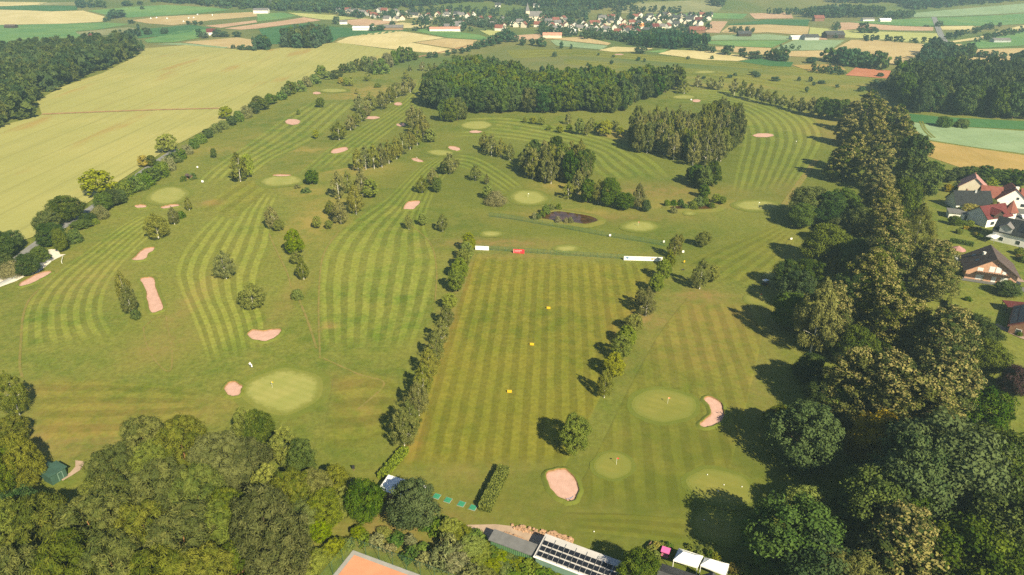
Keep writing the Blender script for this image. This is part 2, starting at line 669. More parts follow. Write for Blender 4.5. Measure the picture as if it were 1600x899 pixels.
fairway([(33, 556), (34, 505), (46, 468), (80, 432), (140, 388), (190, 352), (228, 331)],
        [(190, 538), (164, 495), (165, 462), (178, 432), (208, 395), (250, 358), (292, 334)], 6.5,
        'striped fairway curving from the left foreground towards the pair of bunkers')
fairway([(332, 588), (300, 500), (278, 448), (275, 415), (300, 372), (352, 322), (388, 292)],
        [(420, 556), (418, 500), (408, 462), (412, 425), (428, 375), (428, 330), (440, 300)], 7,
        'striped fairway running up from the large light green', n=80)
fairway([(298, 292), (335, 260), (400, 215), (450, 180), (490, 156)],
        [(392, 282), (430, 250), (500, 215), (540, 180), (566, 155)], 6,
        'striped fairway beside the hedgerow with one oval bunker', off=0.06)
fairway([(455, 280), (505, 238), (560, 200), (610, 170), (645, 140), (652, 122)],
        [(548, 262), (585, 228), (628, 195), (662, 165), (686, 138), (690, 118)], 6,
        'striped fairway rising diagonally between two rows of birches')
fairway([(508, 556), (500, 500), (498, 440), (508, 392), (545, 350), (600, 312), (632, 282), (658, 258), (690, 240)],
        [(640, 556), (662, 500), (676, 450), (684, 405), (672, 375), (665, 345), (680, 300), (700, 270), (715, 248)], 7.5,
        'broad striped fairway in the centre left of the driving range', n=90)
fairway([(612, 742), (652, 640), (690, 540), (720, 460), (744, 393)],
        [(880, 735), (930, 640), (975, 540), (1005, 465), (1030, 408)], 13,
        'striped driving range lawn between two rows of trees', 'range', n=110, m=90, name='driving_range', lines=(3.5, 4.2))
fairway([(880, 800), (935, 700), (985, 600), (1030, 520), (1075, 462)],
        [(1120, 820), (1150, 700), (1175, 600), (1190, 530), (1195, 468)], 11,
        'worn practice fairway right of the driving range', 'fairway_soft', off=0.075, n=90, m=70, lines=(6.5, 4.8))
fairway([(1140, 312), (1150, 262), (1160, 215), (1148, 185), (1110, 165), (1060, 160), (1020, 176)],
        [(1240, 300), (1275, 250), (1290, 215), (1270, 185), (1215, 160), (1140, 142), (1060, 140)], 9,
        'arc-striped fairway bending round the right end of the birch copse', n=90)
fairway([(700, 215), (760, 214), (850, 226), (912, 245), (930, 268), (960, 288)],
        [(705, 185), (790, 182), (880, 198), (960, 218), (1020, 245), (1062, 282)], 6,
        'curved striped fairway below the dense central wood')
fairway([(690, 262), (722, 262), (762, 284), (792, 304)],
        [(716, 238), (752, 246), (790, 268), (822, 292)], 4,
        'narrow striped fairway dropping towards the pond', off=0.06)
fairway([(880, 100), (1000, 112), (1150, 128), (1300, 150)],
        [(880, 92), (1000, 101), (1150, 114), (1310, 136)], 2.5,
        'distant pale mown fairway beyond the central wood', 'fairway_soft', off=0.12)
fairway([(800, 92), (900, 88), (1050, 98), (1200, 110), (1330, 122)],
        [(790, 78), (900, 77), (1050, 88), (1200, 100), (1320, 114)], 3,
        'farthest mown fairway in front of the cream fields', 'fairway_soft', off=0.12)


fairway([(30, 592), (120, 592), (220, 596), (330, 610)], [(60, 690), (130, 688), (220, 680), (330, 655)], 4.5,
        'faint mower lanes across the left foreground rough', 'fairway_soft', off=0.07, n=60)
fairway([(520, 590), (560, 580), (600, 585), (628, 600)], [(500, 700), (545, 705), (590, 690), (612, 665)], 4,
        'faint mower lanes between the large green and the birch row', 'fairway_soft', off=0.07, n=60)
fairway([(900, 830), (1000, 842), (1080, 852)], [(880, 800), (1000, 800), (1090, 806)], 3,
        'faint mower lanes above the clubhouse', 'fairway_soft', off=0.06, n=50)
fairway([(1050, 420), (1100, 395), (1160, 370), (1225, 345)], [(1180, 455), (1205, 430), (1230, 400), (1245, 370)], 6,
        'faint mower lanes between the lone trees and the lime shade', 'fairway_soft', off=0.07, n=60)
fairway([(300, 330), (345, 300), (390, 272)], [(370, 345), (400, 318), (425, 296)], 3,
        'short mown strip right of the two bunkers', 'fairway_soft', off=0.07, n=50)

# ---- putting greens with a darker collar, bunkers sunk behind a low turf lip
def ell(cx, cy_, w, h, rot=0.0, n=12, wob=0.075, seed=0):
    r_ = random.Random(int(cx * 7 + cy_ * 13 + seed))
    out = []
    for k in range(n):
        a = 2 * math.pi * k / n
        q = 1 + r_.uniform(-wob, wob)
        ex, ey = w / 2 * math.cos(a) * q, h / 2 * math.sin(a) * q
        out.append((cx + ex * math.cos(rot) - ey * math.sin(rot), cy_ + ex * math.sin(rot) + ey * math.cos(rot)))
    return out


def grow(P, d):
    T = np.roll(P, -1, 0) - np.roll(P, 1, 0)
    T /= np.linalg.norm(T, axis=1, keepdims=True) + 1e-9
    N = np.column_stack([T[:, 1], -T[:, 0]])
    a = np.sum(P[:, 0] * np.roll(P[:, 1], -1) - np.roll(P[:, 0], -1) * P[:, 1])
    return P + N * d * (1 if a > 0 else -1)


def rough_edge(W_, amp, seed):
    r_ = np.random.default_rng(seed)
    n = len(W_)
    k = np.convolve(np.tile(r_.uniform(-1, 1, n), 3), np.ones(3) / 3, 'same')[n:2 * n]
    return W_ + (grow(W_, 1.0) - W_) * amp * k[:, None]


GREENS = [
    (ell(443, 612, 118, 66, -.06), 'large light green with a flag beside the small round bunker'),
    (ell(440, 283, 62, 17, -.05), 'oval green with a thin bunker along its far side'),
    (ell(1037, 634, 91, 46, .08), 'oval green beside the crescent bunker'),
    (ell(957, 728, 54, 37), 'small round green with a red flag above the oval bunker'),
    (ell(1127, 763, 100, 47, .22), 'practice green in the tree shade dotted with balls'),
    (ell(1122, 826, 74, 42, .3), 'lowest practice green half hidden in tree shadow'),
    (ell(1182, 322, 64, 15, .02), 'flat oval green at the foot of the arc-striped fairway'),
    (ell(1000, 354, 52, 15), 'green with a red flag right of the pond'),
    (ell(826, 309, 53, 21, .05), 'round light green left above the pond'),
    (ell(688, 239, 40, 9, .05), 'small green between two bunkers near the birch strip'),
    (ell(745, 196, 48, 13), 'pale green in front of the central wood'),
    (ell(262, 306, 62, 25, -.12), 'green by the hedgerow above two bunkers'),
    (ell(522, 142, 42, 6), 'far left green next to a tiny bunker'),
    (ell(1184, 469, 36, 17, .1), 'small green with red flag at the shadow edge of the lime trees'),
    (ell(1213, 430, 40, 12, .1), 'tiny green behind the golf buggy'),
    (ell(1068, 152, 34, 6), 'distant green beside the far end of the wood'),
    (ell(1101, 113, 32, 4), 'farthest pale green among the meadows'),
    (ell(886, 389, 36, 10), 'old practice circle of pale turf behind the banner fence'),
    (ell(768, 366, 32, 9), 'pale turf circle beyond the white sign'),
    (ell(1078, 334, 18, 6), 'small pale tee below the reed bed'),
    (ell(222, 676, 60, 18, .1), 'pale tee half hidden by the front trees'),
]
for P_, lab in GREENS:
    W_ = world_poly(P_, 40)
    d0 = np.linalg.norm(W_ - W_.mean(0), axis=1).mean()
    far_ = W_.mean(0)[1] > 330
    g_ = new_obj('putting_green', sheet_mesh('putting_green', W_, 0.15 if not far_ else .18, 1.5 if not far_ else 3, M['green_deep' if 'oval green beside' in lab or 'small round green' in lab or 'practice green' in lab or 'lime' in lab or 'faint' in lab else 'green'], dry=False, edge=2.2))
    tag(g_, lab, 'green', kind='structure')
    if not far_:
        new_obj('fringe', sheet_mesh('fringe', grow(W_, min(.9, d0 * .1)), .13, 3, M['fringe']), g_)
    c_ = new_obj('collar', sheet_mesh('collar', rough_edge(grow(W_, min(3.0, d0 * .30)), .5, int(P_[0][1])), 0.11 if not far_ else .14, 3, M['collar']), g_)


BUNKERS = [
    (ell(457, 191, 24, 9), 'oval sand bunker on the fairway by the hedgerow'),
    (ell(495, 146, 12, 4), 'tiny far sand bunker near the hedgerow green'),
    ([(518, 238), (523, 234), (540, 231), (543, 235), (530, 240), (520, 241)], 'slanted sand bunker left of the birch strip'),
    (ell(581, 184.5, 24, 4.5), 'flat sand bunker below the young tree row'),
    (ell(622, 163, 12, 5), 'small sand bunker on the diagonal fairway'),
    (ell(627, 195.5, 15, 5), 'sand bunker at the left of the tall tree clump'),
    ([(644, 249), (650, 248), (660, 252), (661, 254), (653, 254), (645, 251)], 'slim sand bunker with a golfer next to it'),
    (ell(710, 233, 19, 6, .2), 'sand bunker above the small centre green'),
    ([(631, 327), (635, 319), (640, 316), (655, 315), (656, 318), (650, 324), (646, 328), (636, 328)], 'kidney-shaped bunker above three young trees'),
    (ell(743, 206.5, 19, 4), 'thin sand bunker under the pale green'),
    (ell(910, 238.5, 17, 4, -.1), 'sand bunker on the curved fairway'),
    (ell(1192, 212, 32, 6), 'sand bunker on the arc-striped fairway'),
    (ell(1088, 158, 13, 4.5), 'sand bunker beside the distant green'),
    ([(207, 407), (213, 402), (220, 394), (228, 389), (241, 388), (240, 392), (232, 397), (229, 404), (218, 408)], 'wavy sand bunker on the left slope'),
    ([(220, 438), (232, 435), (240, 436), (242, 448), (249, 466), (255, 482), (250, 487), (236, 489), (231, 470), (229, 452)], 'long narrow sand bunker beside the birch pair'),
    ([(388, 523), (396, 517), (412, 518), (428, 516), (438, 517), (436, 524), (424, 531), (414, 534), (398, 532), (390, 527)], 'boat-shaped sand bunker above the large green'),
    (ell(365, 609, 26, 21, .1), 'small round sand bunker left of the large green'),
    ([(1100, 624), (1108, 621), (1120, 626), (1129, 637), (1131, 651), (1124, 661), (1110, 667), (1099, 669), (1093, 663), (1103, 656), (1111, 647), (1110, 638), (1103, 630)], 'crescent sand bunker right of the oval green'),
    ([(855, 744), (862, 737), (876, 735), (888, 738), (899, 752), (902, 766), (900, 777), (893, 784), (884, 783), (870, 774), (860, 762)], 'egg-shaped sand bunker below the lone bright tree'),
    (ell(220, 323.5, 18, 5), 'left one of the two bunkers under the hedgerow green'),
    ([(252, 325), (262, 322), (278, 320.5), (279, 323), (266, 325.5), (256, 327)], 'right one of the two bunkers under the hedgerow green'),
    ([(30, 446), (40, 439), (60, 429), (77, 425), (79, 428), (66, 436), (46, 445), (34, 448)], 'long sand bunker at the left edge below the parking place'),
    (ell(441, 275, 28, 3.2), 'thin bright bunker along the far edge of the oval green'),
    (ell(672, 120, 12, 2.4), 'far sand bunker at the top of the diagonal fairway'),
    (ell(1059, 107, 8, 3), 'far sand bunker in the meadow'),
    (ell(967, 85.5, 14, 1.8), 'farthest thin bunker in front of the cream fields'),
]


def lip_mesh(W_, h=0.28, wout=1.1):
    """low turf bank round a bunker"""
    n = len(W_)
    rings = [(W_, 0.02), (grow(W_, .15), h), (grow(W_, .5), h * .9), (grow(W_, wout), 0.03)]
    V = np.concatenate([np.column_stack([P[:, 0], P[:, 1], ter(P[:, 0], P[:, 1]) + dz]) for P, dz in rings])
    F = []
    for r_ in range(3):
        for k in range(n):
            F.append((r_ * n + k, (r_ + 1) * n + k, (r_ + 1) * n + (k + 1) % n, r_ * n + (k + 1) % n))
    F = np.array(F)
    A = V[F[n + 0]]
    if np.cross(A[1] - A[0], A[2] - A[0])[2] < 0:
        F = F[:, ::-1]
    mi = np.where(np.arange(3 * n) < n, 1, 0)
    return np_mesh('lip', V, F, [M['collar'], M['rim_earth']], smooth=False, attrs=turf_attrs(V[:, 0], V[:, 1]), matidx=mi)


for P_, lab in BUNKERS:
    W_ = rough_edge(world_poly(P_, 56), .35, int(P_[0][0]))
    far_ = W_.mean(0)[1] > 330
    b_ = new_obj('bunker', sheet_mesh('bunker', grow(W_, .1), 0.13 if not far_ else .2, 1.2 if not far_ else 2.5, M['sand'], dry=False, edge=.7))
    tag(b_, lab, 'bunker', kind='structure')
    if W_.mean(0)[1] < 420:
        new_obj('turf_lip', lip_mesh(W_, .45, 1.3), b_)


# ---- fields
def mat_field(name, c0, c1, rows=0.0, ang=0.0, depth=.25, pat=0.02, third=None):
    m, nt, b = mat_new(name)
    pos = nd(nt, 'NewGeometry').outputs['Position']
    f = noise(nt, pos, pat, 4, .6)
    c = mixc(nt, ramp(nt, f, .35, .68), c0, c1)
    st = noise(nt, rot_vec(nt, pos, ang, (.30, .012, 1)), 1.0, 3, .6)
    c = mixc(nt, ramp(nt, st, .42, .72, 0, .45), c, tuple(v * .84 for v in c0))
    if rows:
        sep = nd(nt, 'SeparateXYZ')
        nt.links.new(rot_vec(nt, pos, ang), sep.inputs[0])
        w = math_n(nt, 'PINGPONG', sep.outputs[0], rows)
        c = mixc(nt, ramp(nt, w, 0.0, 1.6, depth, 0), c, tuple(v * .6 for v in c0))
    if third:
        h = noise(nt, rot_vec(nt, pos, ang + .2, (1, .22, 1)), 0.03, 4, .6)
        c = mixc(nt, ramp(nt, h, .58, .70, 0, .7), c, third)
    nt.links.new(c, b.inputs['Base Color'])
    bp = nd(nt, 'Bump')
    bp.inputs['Distance'].default_value = .4
    bp.inputs['Strength'].default_value = .4
    nt.links.new(noise(nt, pos, .35, 4, .7), bp.inputs['Height'])
    nt.links.new(bp.outputs[0], b.inputs['Normal'])
    return m


_a, _b = G(0, 405), G(440, 150)
WHEAT_ANG = -(math.pi / 2 + math.atan2(_b.y - _a.y, _b.x - _a.x))
FM = {
    'wheat': mat_field('ripening_wheat', (0.290, 0.285, 0.090), (0.350, 0.325, 0.112), 11, WHEAT_ANG, .30, .008, (0.30, 0.205, 0.06)),
    'cream': mat_field('pale_barley', (0.47, 0.40, 0.19), (0.56, 0.475, 0.25), 12, 1.35, .16),
    'lime': mat_field('pale_green_crop', (0.34, 0.36, 0.12), (0.42, 0.42, 0.16), 10, 1.35, .3),
    'tan': mat_field('straw_stubble', (0.40, 0.30, 0.145), (0.47, 0.36, 0.185), 9, .9, .25),
    'pink': mat_field('reddish_soil', (0.42, 0.27, 0.175), (0.49, 0.33, 0.22), 8, .6, .2),
    'red': mat_field('red_tilled_soil', (0.36, 0.135, 0.075), (0.45, 0.185, 0.105), 8, 1.2, .2),
    'green': mat_field('green_meadow', (0.090, 0.200, 0.060), (0.150, 0.250, 0.075), 10, 1.3, .12),
    'dark': mat_field('dark_beet_crop', (0.035, 0.115, 0.035), (0.055, 0.145, 0.045), 6, 1.3, .15),
    'blue': mat_field('blue_green_oats', (0.19, 0.27, 0.14), (0.24, 0.32, 0.18), 9, 1.3, .2),
    'grey': mat_field('grey_green_fallow', (0.185, 0.195, 0.085), (0.26, 0.25, 0.125), 0, .4, .2),
    'olive': mat_field('dry_meadow', (0.30, 0.215, 0.065), (0.37, 0.255, 0.09), 0, .4, .2, .03),
}
FIELDS = [
    ('wheat', [(-60, 215), (0, 197), (30, 190), (66, 180), (58, 158), (100, 135), (160, 115), (215, 88), (228, 76), (290, 71), (360, 77), (420, 78), (490, 69), (530, 67), (600, 77), (650, 83),
               (632, 92), (600, 98), (545, 103), (490, 122), (440, 150), (400, 170), (335, 196), (252, 240), (220, 262), (185, 285), (150, 309), (100, 343), (50, 372), (0, 388), (-70, 420)], 'vast ripening wheat field at the left'),
    ('cream', [(-20, 3), (75, 4), (60, 8), (-20, 11)], 'cream strip at the top left corner'),
    ('grey', [(62, 5), (126, 3), (126, 9), (58, 9)], 'grey fallow strip at the top left'),
    ('dark', [(-20, 11), (60, 9), (122, 10), (120, 16), (75, 18), (-20, 14)], 'dark green field at the top left'),
    ('cream', [(-30, 15), (80, 18.3), (130, 17), (163, 26), (163, 34), (100, 37.5), (-30, 40)], 'wide cream field at the top left'),
    ('green', [(-40, 41), (165, 35.5), (205, 38), (150, 47), (118, 49), (135, 62), (105, 66), (25, 62), (25, 70), (-40, 70)], 'light green pasture above the left wood'),
    ('cream', [(-30, 71), (22, 71), (22, 80), (-30, 80)], 'small pale patch above the left wood'),
    ('green', [(137, 17), (195, 12), (260, 8), (330, 12), (360, 16), (300, 22), (200, 28), (167, 24)], 'bright green pasture far at the top left'),
    ('tan', [(206, 32), (250, 26.5), (400, 19), (402, 26), (330, 32), (270, 40), (230, 37)], 'straw-coloured field behind the left hedges'),
    ('pink', [(320, 41), (400, 32), (402, 35.5), (345, 44)], 'thin reddish field by the left farm'),
    ('pink', [(350, 45), (475, 27.5), (502, 32), (475, 36), (402, 45), (376, 47)], 'long pink soil strip left of the round copse'),
    ('grey', [(116, 51), (200, 43), (215, 45), (180, 55), (130, 57)], 'grey fallow by the red-roofed farmhouse'),
    ('dark', [(166, 56), (220, 46), (300, 39), (330, 44), (270, 55), (200, 62)], 'deep green field right of the farmhouse'),
    ('green', [(225, 63), (280, 49), (332, 45), (310, 60), (270, 67), (230, 67)], 'light green wedge above the wheat'),
    ('tan', [(285, 66.5), (370, 59), (397, 63), (397, 73), (362, 76)], 'pale straw wedge above the wheat'),
    ('blue', [(240, 70), (280, 67.5), (358, 74), (350, 76), (290, 71)], 'blue-green sliver above the wheat'),
    ('green', [(402, 23), (440, 20), (465, 25), (440, 30), (402, 34)], 'small green field left of the village'),
    ('dark', [(404, 46), (480, 37), (520, 42), (555, 45), (640, 48), (600, 53), (530, 59), (520, 66), (480, 67), (420, 70)], 'dark green field behind the round copse'),
    ('lime', [(450, 20), (520, 24), (600, 33), (570, 28.5), (535, 31.5), (505, 31), (470, 26)], 'pale green strip below the hillside forest'),
    ('pink', [(536, 32.5), (571, 29), (625, 35), (577, 41), (550, 40)], 'pinkish field below the first village houses'),
    ('cream', [(560, 42), (580, 41.5), (628, 35.5), (672, 40), (660, 44), (600, 45)], 'cream field in front of the village edge'),
    ('cream', [(524, 66.5), (545, 58), (600, 50), (625, 49), (695, 60), (643, 67), (690, 75), (716, 79), (690, 84), (656, 82), (600, 76)], 'broad cream field behind the hedgerow end'),
    ('tan', [(648, 67), (698, 60.5), (745, 63), (745, 70), (722, 77.5), (692, 74)], 'golden field right of the broad cream one'),
    ('green', [(640, 48), (670, 45), (750, 55), (768, 62), (748, 62.5), (700, 59.5)], 'green pasture with grazing specks by the farm'),
    ('lime', [(748, 47), (785, 49), (795, 60), (772, 60)], 'small pale field under the village church'),
    ('pink', [(797, 56), (850, 53), (880, 60), (810, 63)], 'pink field right of the church'),
    ('tan', [(856, 60.5), (910, 58), (955, 68), (950, 71), (870, 62)], 'orange-straw field in front of the village'),
    ('blue', [(860, 64), (868, 62.7), (950, 72), (940, 78), (870, 72)], 'greenish oat field in front of the village'),
    ('cream', [(935, 79), (960, 73.5), (1022, 76), (1000, 81), (960, 82)], 'small cream field behind the round bush'),
    ('green', [(1008, 81.5), (1045, 76.5), (1036, 83.5)], 'small bright green triangle'),
    ('cream', [(1028, 84.5), (1050, 78.5), (1110, 80.5), (1182, 90), (1152, 96), (1100, 94)], 'long cream field behind the meadows'),
    ('pink', [(1095, 51), (1112, 33.5), (1137, 34), (1124, 52)], 'tilted reddish field at the village end'),
    ('dark', [(1137, 38.5), (1200, 31), (1265, 31), (1262, 41), (1200, 38), (1141, 39.5)], 'dark green strip right of the village'),
    ('tan', [(1126, 51), (1140, 40.5), (1200, 38.8), (1265, 42.3), (1261, 56), (1200, 51), (1150, 53)], 'straw field right of the village'),
    ('blue', [(1085, 63.5), (1120, 55.5), (1200, 54), (1232, 57), (1232, 63), (1130, 63)], 'grey-green crop below the straw field'),
    ('green', [(1078, 65.5), (1130, 64), (1232, 63.8), (1206, 75), (1140, 72.5)], 'vivid green field right of centre'),
    ('tan', [(1116, 73.5), (1140, 73.3), (1204, 75.6), (1212, 81), (1228, 88), (1180, 86), (1120, 79)], 'pale straw strip with round trees'),
    ('dark', [(1154, 96.5), (1184, 91.5), (1240, 98), (1235, 105), (1200, 103.5)], 'green crop strip in front of the far trees'),
    ('grey', [(965, 16), (1000, 5), (1110, 0), (1132, 8), (1120, 19), (1060, 20), (972, 21)], 'dry grey hillside meadow behind the village'),
    ('green', [(1000, 23), (1110, 20.5), (1168, 22), (1160, 30), (1060, 28)], 'green strip above the village end'),
    ('pink', [(1171, 21.5), (1235, 20), (1240, 29), (1180, 30)], 'reddish patch on the right hillside'),
    ('lime', [(1266, 43), (1330, 48.5), (1465, 52.5), (1476, 65), (1440, 67.5), (1360, 61.5), (1263, 56)], 'striped pale green field at the upper right'),
    ('blue', [(1207, 79), (1236, 65), (1244, 62.5), (1320, 63.5), (1298, 78.5), (1212, 80)], 'blue-green field at the upper right'),
    ('pink', [(1246, 57.5), (1290, 59.5), (1293, 62.8), (1246, 61.8)], 'pink yard field beside a barn'),
    ('tan', [(1330, 63), (1358, 62.5), (1445, 69.5), (1459, 80), (1427, 103), (1380, 100), (1320, 92), (1232, 88.5), (1214, 81), (1300, 79.3)], 'large curved straw field at the upper right'),
    ('olive', [(1237, 102), (1310, 101), (1322, 110), (1266, 112)], 'olive meadow left of the red field'),
    ('red', [(1337, 106), (1400, 112), (1395, 124), (1321, 118)], 'red tilled rectangle beside the right wood'),
    ('pink', [(1305, 36), (1326, 35.5), (1400, 41), (1458, 43), (1458, 48.5), (1400, 48), (1345, 45.5), (1310, 48)], 'wavy reddish field at the upper right'),
    ('green', [(1328, 35), (1420, 30), (1456, 28), (1460, 42.3), (1400, 40)], 'green field left of the far road'),
    ('green', [(1464, 28), (1620, 20), (1620, 37), (1540, 41), (1468, 40)], 'green field right of the far road'),
    ('cream', [(1468, 41.5), (1520, 41), (1526, 47), (1472, 47)], 'pale plot right of the far road'),
    ('blue', [(1400, 22.5), (1480, 16), (1620, 4), (1620, 18.5), (1480, 26), (1400, 28)], 'hazy green slope at the top right'),
    ('cream', [(1484, 65), (1530, 58), (1620, 35), (1620, 43), (1540, 60.5), (1490, 67)], 'cream strip slanting up at the right edge'),
    ('green', [(1515, 67), (1540, 62), (1620, 46), (1620, 70), (1530, 76)], 'green field at the right edge'),
    ('tan', [(1466, 71), (1500, 69), (1530, 77.5), (1620, 75), (1620, 92), (1560, 101), (1490, 106), (1474, 95)], 'straw field above the right wood'),
    ('dark', [(1420, 178), (1470, 183), (1640, 192), (1640, 205), (1470, 197), (1424, 190)], 'dark green crop below the right wood'),
    ('blue', [(1424, 191), (1470, 198), (1520, 200), (1640, 208), (1640, 246), (1520, 230), (1440, 217)], 'pale green crop with wheel tracks below the right wood'),
    ('olive', [(1438, 219), (1520, 231.5), (1640, 249), (1640, 280), (1500, 262), (1450, 245)], 'brownish dry meadow behind the houses'),
]
for k_, P_, lab in FIELDS:
    W_ = world_poly(P_)
    ext = max(np.ptp(W_[:, 0]), np.ptp(W_[:, 1]))
    far_ = W_.mean(0)[1] > 600
    me = sheet_mesh('field', W_, .30 if far_ else .12, max(8, ext / 40), FM[k_], dry=False)
    if me:
        tag(new_obj('field', me), lab, 'field', kind='structure')


# ---- ribbons: roads, tracks, water
def ribbon(name, px, width, mat, off, label, cat='road', n=60, world_pts=None, parent=None):
    C = catmull(np.array([G(*p)[:2] for p in px]) if world_pts is None else np.array(world_pts), n)
    T = np.gradient(C, axis=0)
    T /= np.linalg.norm(T, axis=1, keepdims=True)
    N = np.column_stack([-T[:, 1], T[:, 0]])
    rows = [C + N * width * s_ for s_ in (-.5, -.17, .17, .5)]
    V = np.stack(rows, 1).reshape(-1, 2)
    V3 = np.column_stack([V, ter(V[:, 0], V[:, 1]) + off])
    idx_ = np.arange(n * 4).reshape(n, 4)
    F = np.stack([idx_[:-1, :-1], idx_[1:, :-1], idx_[1:, 1:], idx_[:-1, 1:]], -1).reshape(-1, 4)
    A = V3[F[0]]
    if np.cross(A[1] - A[0], A[2] - A[0])[2] < 0:
        F = F[:, ::-1]
    me = np_mesh(name, V3, F, [mat], smooth=True, attrs={'dry': ('FLOAT', np.full(len(V3), .15))})
    o = new_obj(name, me, parent)
    if parent is None:
        tag(o, label, cat, kind='structure')
    return o


def mat_worn():
    m, nt, b = mat_new('worn_turf')
    g = grass_nodes(nt)
    pos = nd(nt, 'NewGeometry').outputs['Position']
    f = ramp(nt, noise(nt, pos, .3, 4, .7), .3, .7, .05, .6)
    nt.links.new(mixc(nt, f, g.outputs[0], (0.24, 0.165, 0.065)), b.inputs['Base Color'])
    return m


M['asphalt'] = plain('pale_asphalt', (0.20, 0.20, 0.205), .85, .12, .4)
M['street'] = plain('street_asphalt', (0.125, 0.125, 0.125), .85, .15, .3)
M['gravel'] = plain('white_gravel', (0.62, 0.57, 0.50), .9, .1, .6)
M['path'] = plain('pinkish_gravel', (0.36, 0.265, 0.20), .9, .12, .5)
M['dirt'] = plain('bare_earth', (0.30, 0.185, 0.085), .95, .2, .2)
M['worn'] = mat_worn()
M['paving'] = plain('reddish_paving', (0.30, 0.215, 0.18), .85, .12, 1.0)
ribbon('road', [(-20, 442), (20, 410), (65, 376), (100, 354), (150, 321), (190, 294), (220, 271), (250, 250), (275, 234)], 4.2, M['asphalt'], .16, 'grey country road between the wheat field and the hedgerow')
ribbon('track', [(66, 179.5), (150, 176), (250, 172.5), (350, 170)], 4.0, M['dirt'], .55, 'brown track crossing the wheat field', 'track')
ribbon('road', [(1459, 27), (1464, 40), (1470, 55), (1477, 67)], 8, M['asphalt'], .5, 'straight pale road at the upper right')
ribbon('track', [(640, 92), (690, 82), (745, 68), (772, 58), (800, 50)], 5, M['dirt'], .4, 'farm track leading from the hedgerow to the village', 'track')
for P_ in ([(1441, 190), (1445, 200), (1452, 208), (1461, 216)], [(1437, 190), (1441, 200), (1447, 208), (1456, 216)]):
    ribbon('track', P_, 1.1, M['collar'], .2, 'dark wheel track in the pale green crop', 'track', 24)
for P_, w_, lab in [
    ([(62, 452), (45, 470), (36, 495), (33, 530), (31, 570), (35, 590)], .7, 'thin worn line along the edge of the left fairway'),
    ([(420, 365), (432, 392), (448, 425), (455, 450)], .6, 'worn foot line below the birch at the centre left'),
    ([(468, 470), (480, 500), (495, 545)], .7, 'worn line leading down to the large green'),
    ([(500, 560), (498, 470), (505, 400), (530, 360)], .6, 'tan edge line of the broad centre fairway'),
    ([(640, 350), (672, 380), (682, 420), (680, 470)], .5, 'faint tan line along the right of the centre fairway'),
    ([(1225, 320), (1250, 285), (1275, 250)], 3.0, 'broad mown dry band beside the lime trees'),
    ([(505, 560), (560, 585), (600, 600), (560, 640)], .6, 'curving worn line right of the large green'),
    ([(224, 512), (240, 500), (258, 494), (262, 512), (268, 540), (268, 575), (258, 579), (240, 560), (228, 535), (224, 512)], .5, 'worn outline of a long teeing mound'),
]:
    ribbon('worn_track', P_, w_, M['worn'], .09, lab, 'track', 40)

# gravel parking place at the left and pads
for P_, mt, lab, nm in [
    ([(14, 413), (24, 404), (38, 405), (50, 412), (64, 404), (82, 402), (80, 410), (58, 428), (40, 432), (25, 440), (0, 449), (-8, 440), (6, 428)], 'gravel', 'white gravel parking place beside the country road', 'parking_place'),
    ([(70, 392), (80, 390), (92, 391), (94, 398), (103, 398), (90, 404), (82, 408), (74, 402)], 'gravel', 'pale sand heap yard below the hedgerow trees', 'yard'),
    ([(118, 720), (133, 722), (126, 735), (112, 744), (98, 752), (95, 749), (110, 739), (118, 730)], 'path', 'narrow path beside the dark green shed', 'path'),
    ([(660, 808), (700, 818), (730, 821), (775, 820), (800, 823), (830, 830), (860, 842), (880, 856), (850, 862), (800, 850), (760, 850), (735, 836), (700, 830)], 'path', 'pinkish gravel yard behind the green building', 'gravel_yard'),
    ([(1490, 318), (1560, 322), (1620, 318), (1640, 400), (1600, 395), (1575, 368), (1550, 345), (1500, 335)], 'street', 'grey asphalt street between the houses', 'street'),
    ([(1510, 430), (1540, 440), (1600, 450), (1640, 455), (1640, 478), (1590, 452), (1545, 445), (1500, 438)], 'street', 'grey lane below the pink house', 'lane'),
    ([(1562, 424), (1576, 420), (1590, 430), (1602, 442), (1570, 438)], 'paving', 'reddish paved drive beside the pink house', 'drive'),
    ([(1556, 506), (1600, 524), (1640, 540), (1640, 548), (1590, 527), (1552, 510)], 'paving', 'paved terrace beside the solar roof bungalow', 'terrace'),
]:
    W_ = world_poly(P_)
    tag(new_obj(nm, sheet_mesh(nm, W_, .13, 6, M[mt], dry=False)), lab, nm.replace('_', ' '), kind='structure')


# ---- ponds
def mat_water():
    m, nt, b = mat_new('pond_water')
    pos = nd(nt, 'NewGeometry').outputs['Position']
    f = noise(nt, pos, .3, 3)
    nt.links.new(mixc(nt, ramp(nt, f, .4, .65), (0.045, 0.024, 0.013), (0.085, 0.040, 0.018)), b.inputs['Base Color'])
    b.inputs['Roughness'].default_value = .06
    b.inputs['Specular IOR Level'].default_value = .5
    bp = nd(nt, 'Bump')
    bp.inputs['Strength'].default_value = .12
    bp.inputs['Distance'].default_value = .05
    nt.links.new(noise(nt, pos, 1.5, 3), bp.inputs['Height'])
    nt.links.new(bp.outputs[0], b.inputs['Normal'])
    return m


M['water'] = mat_water()


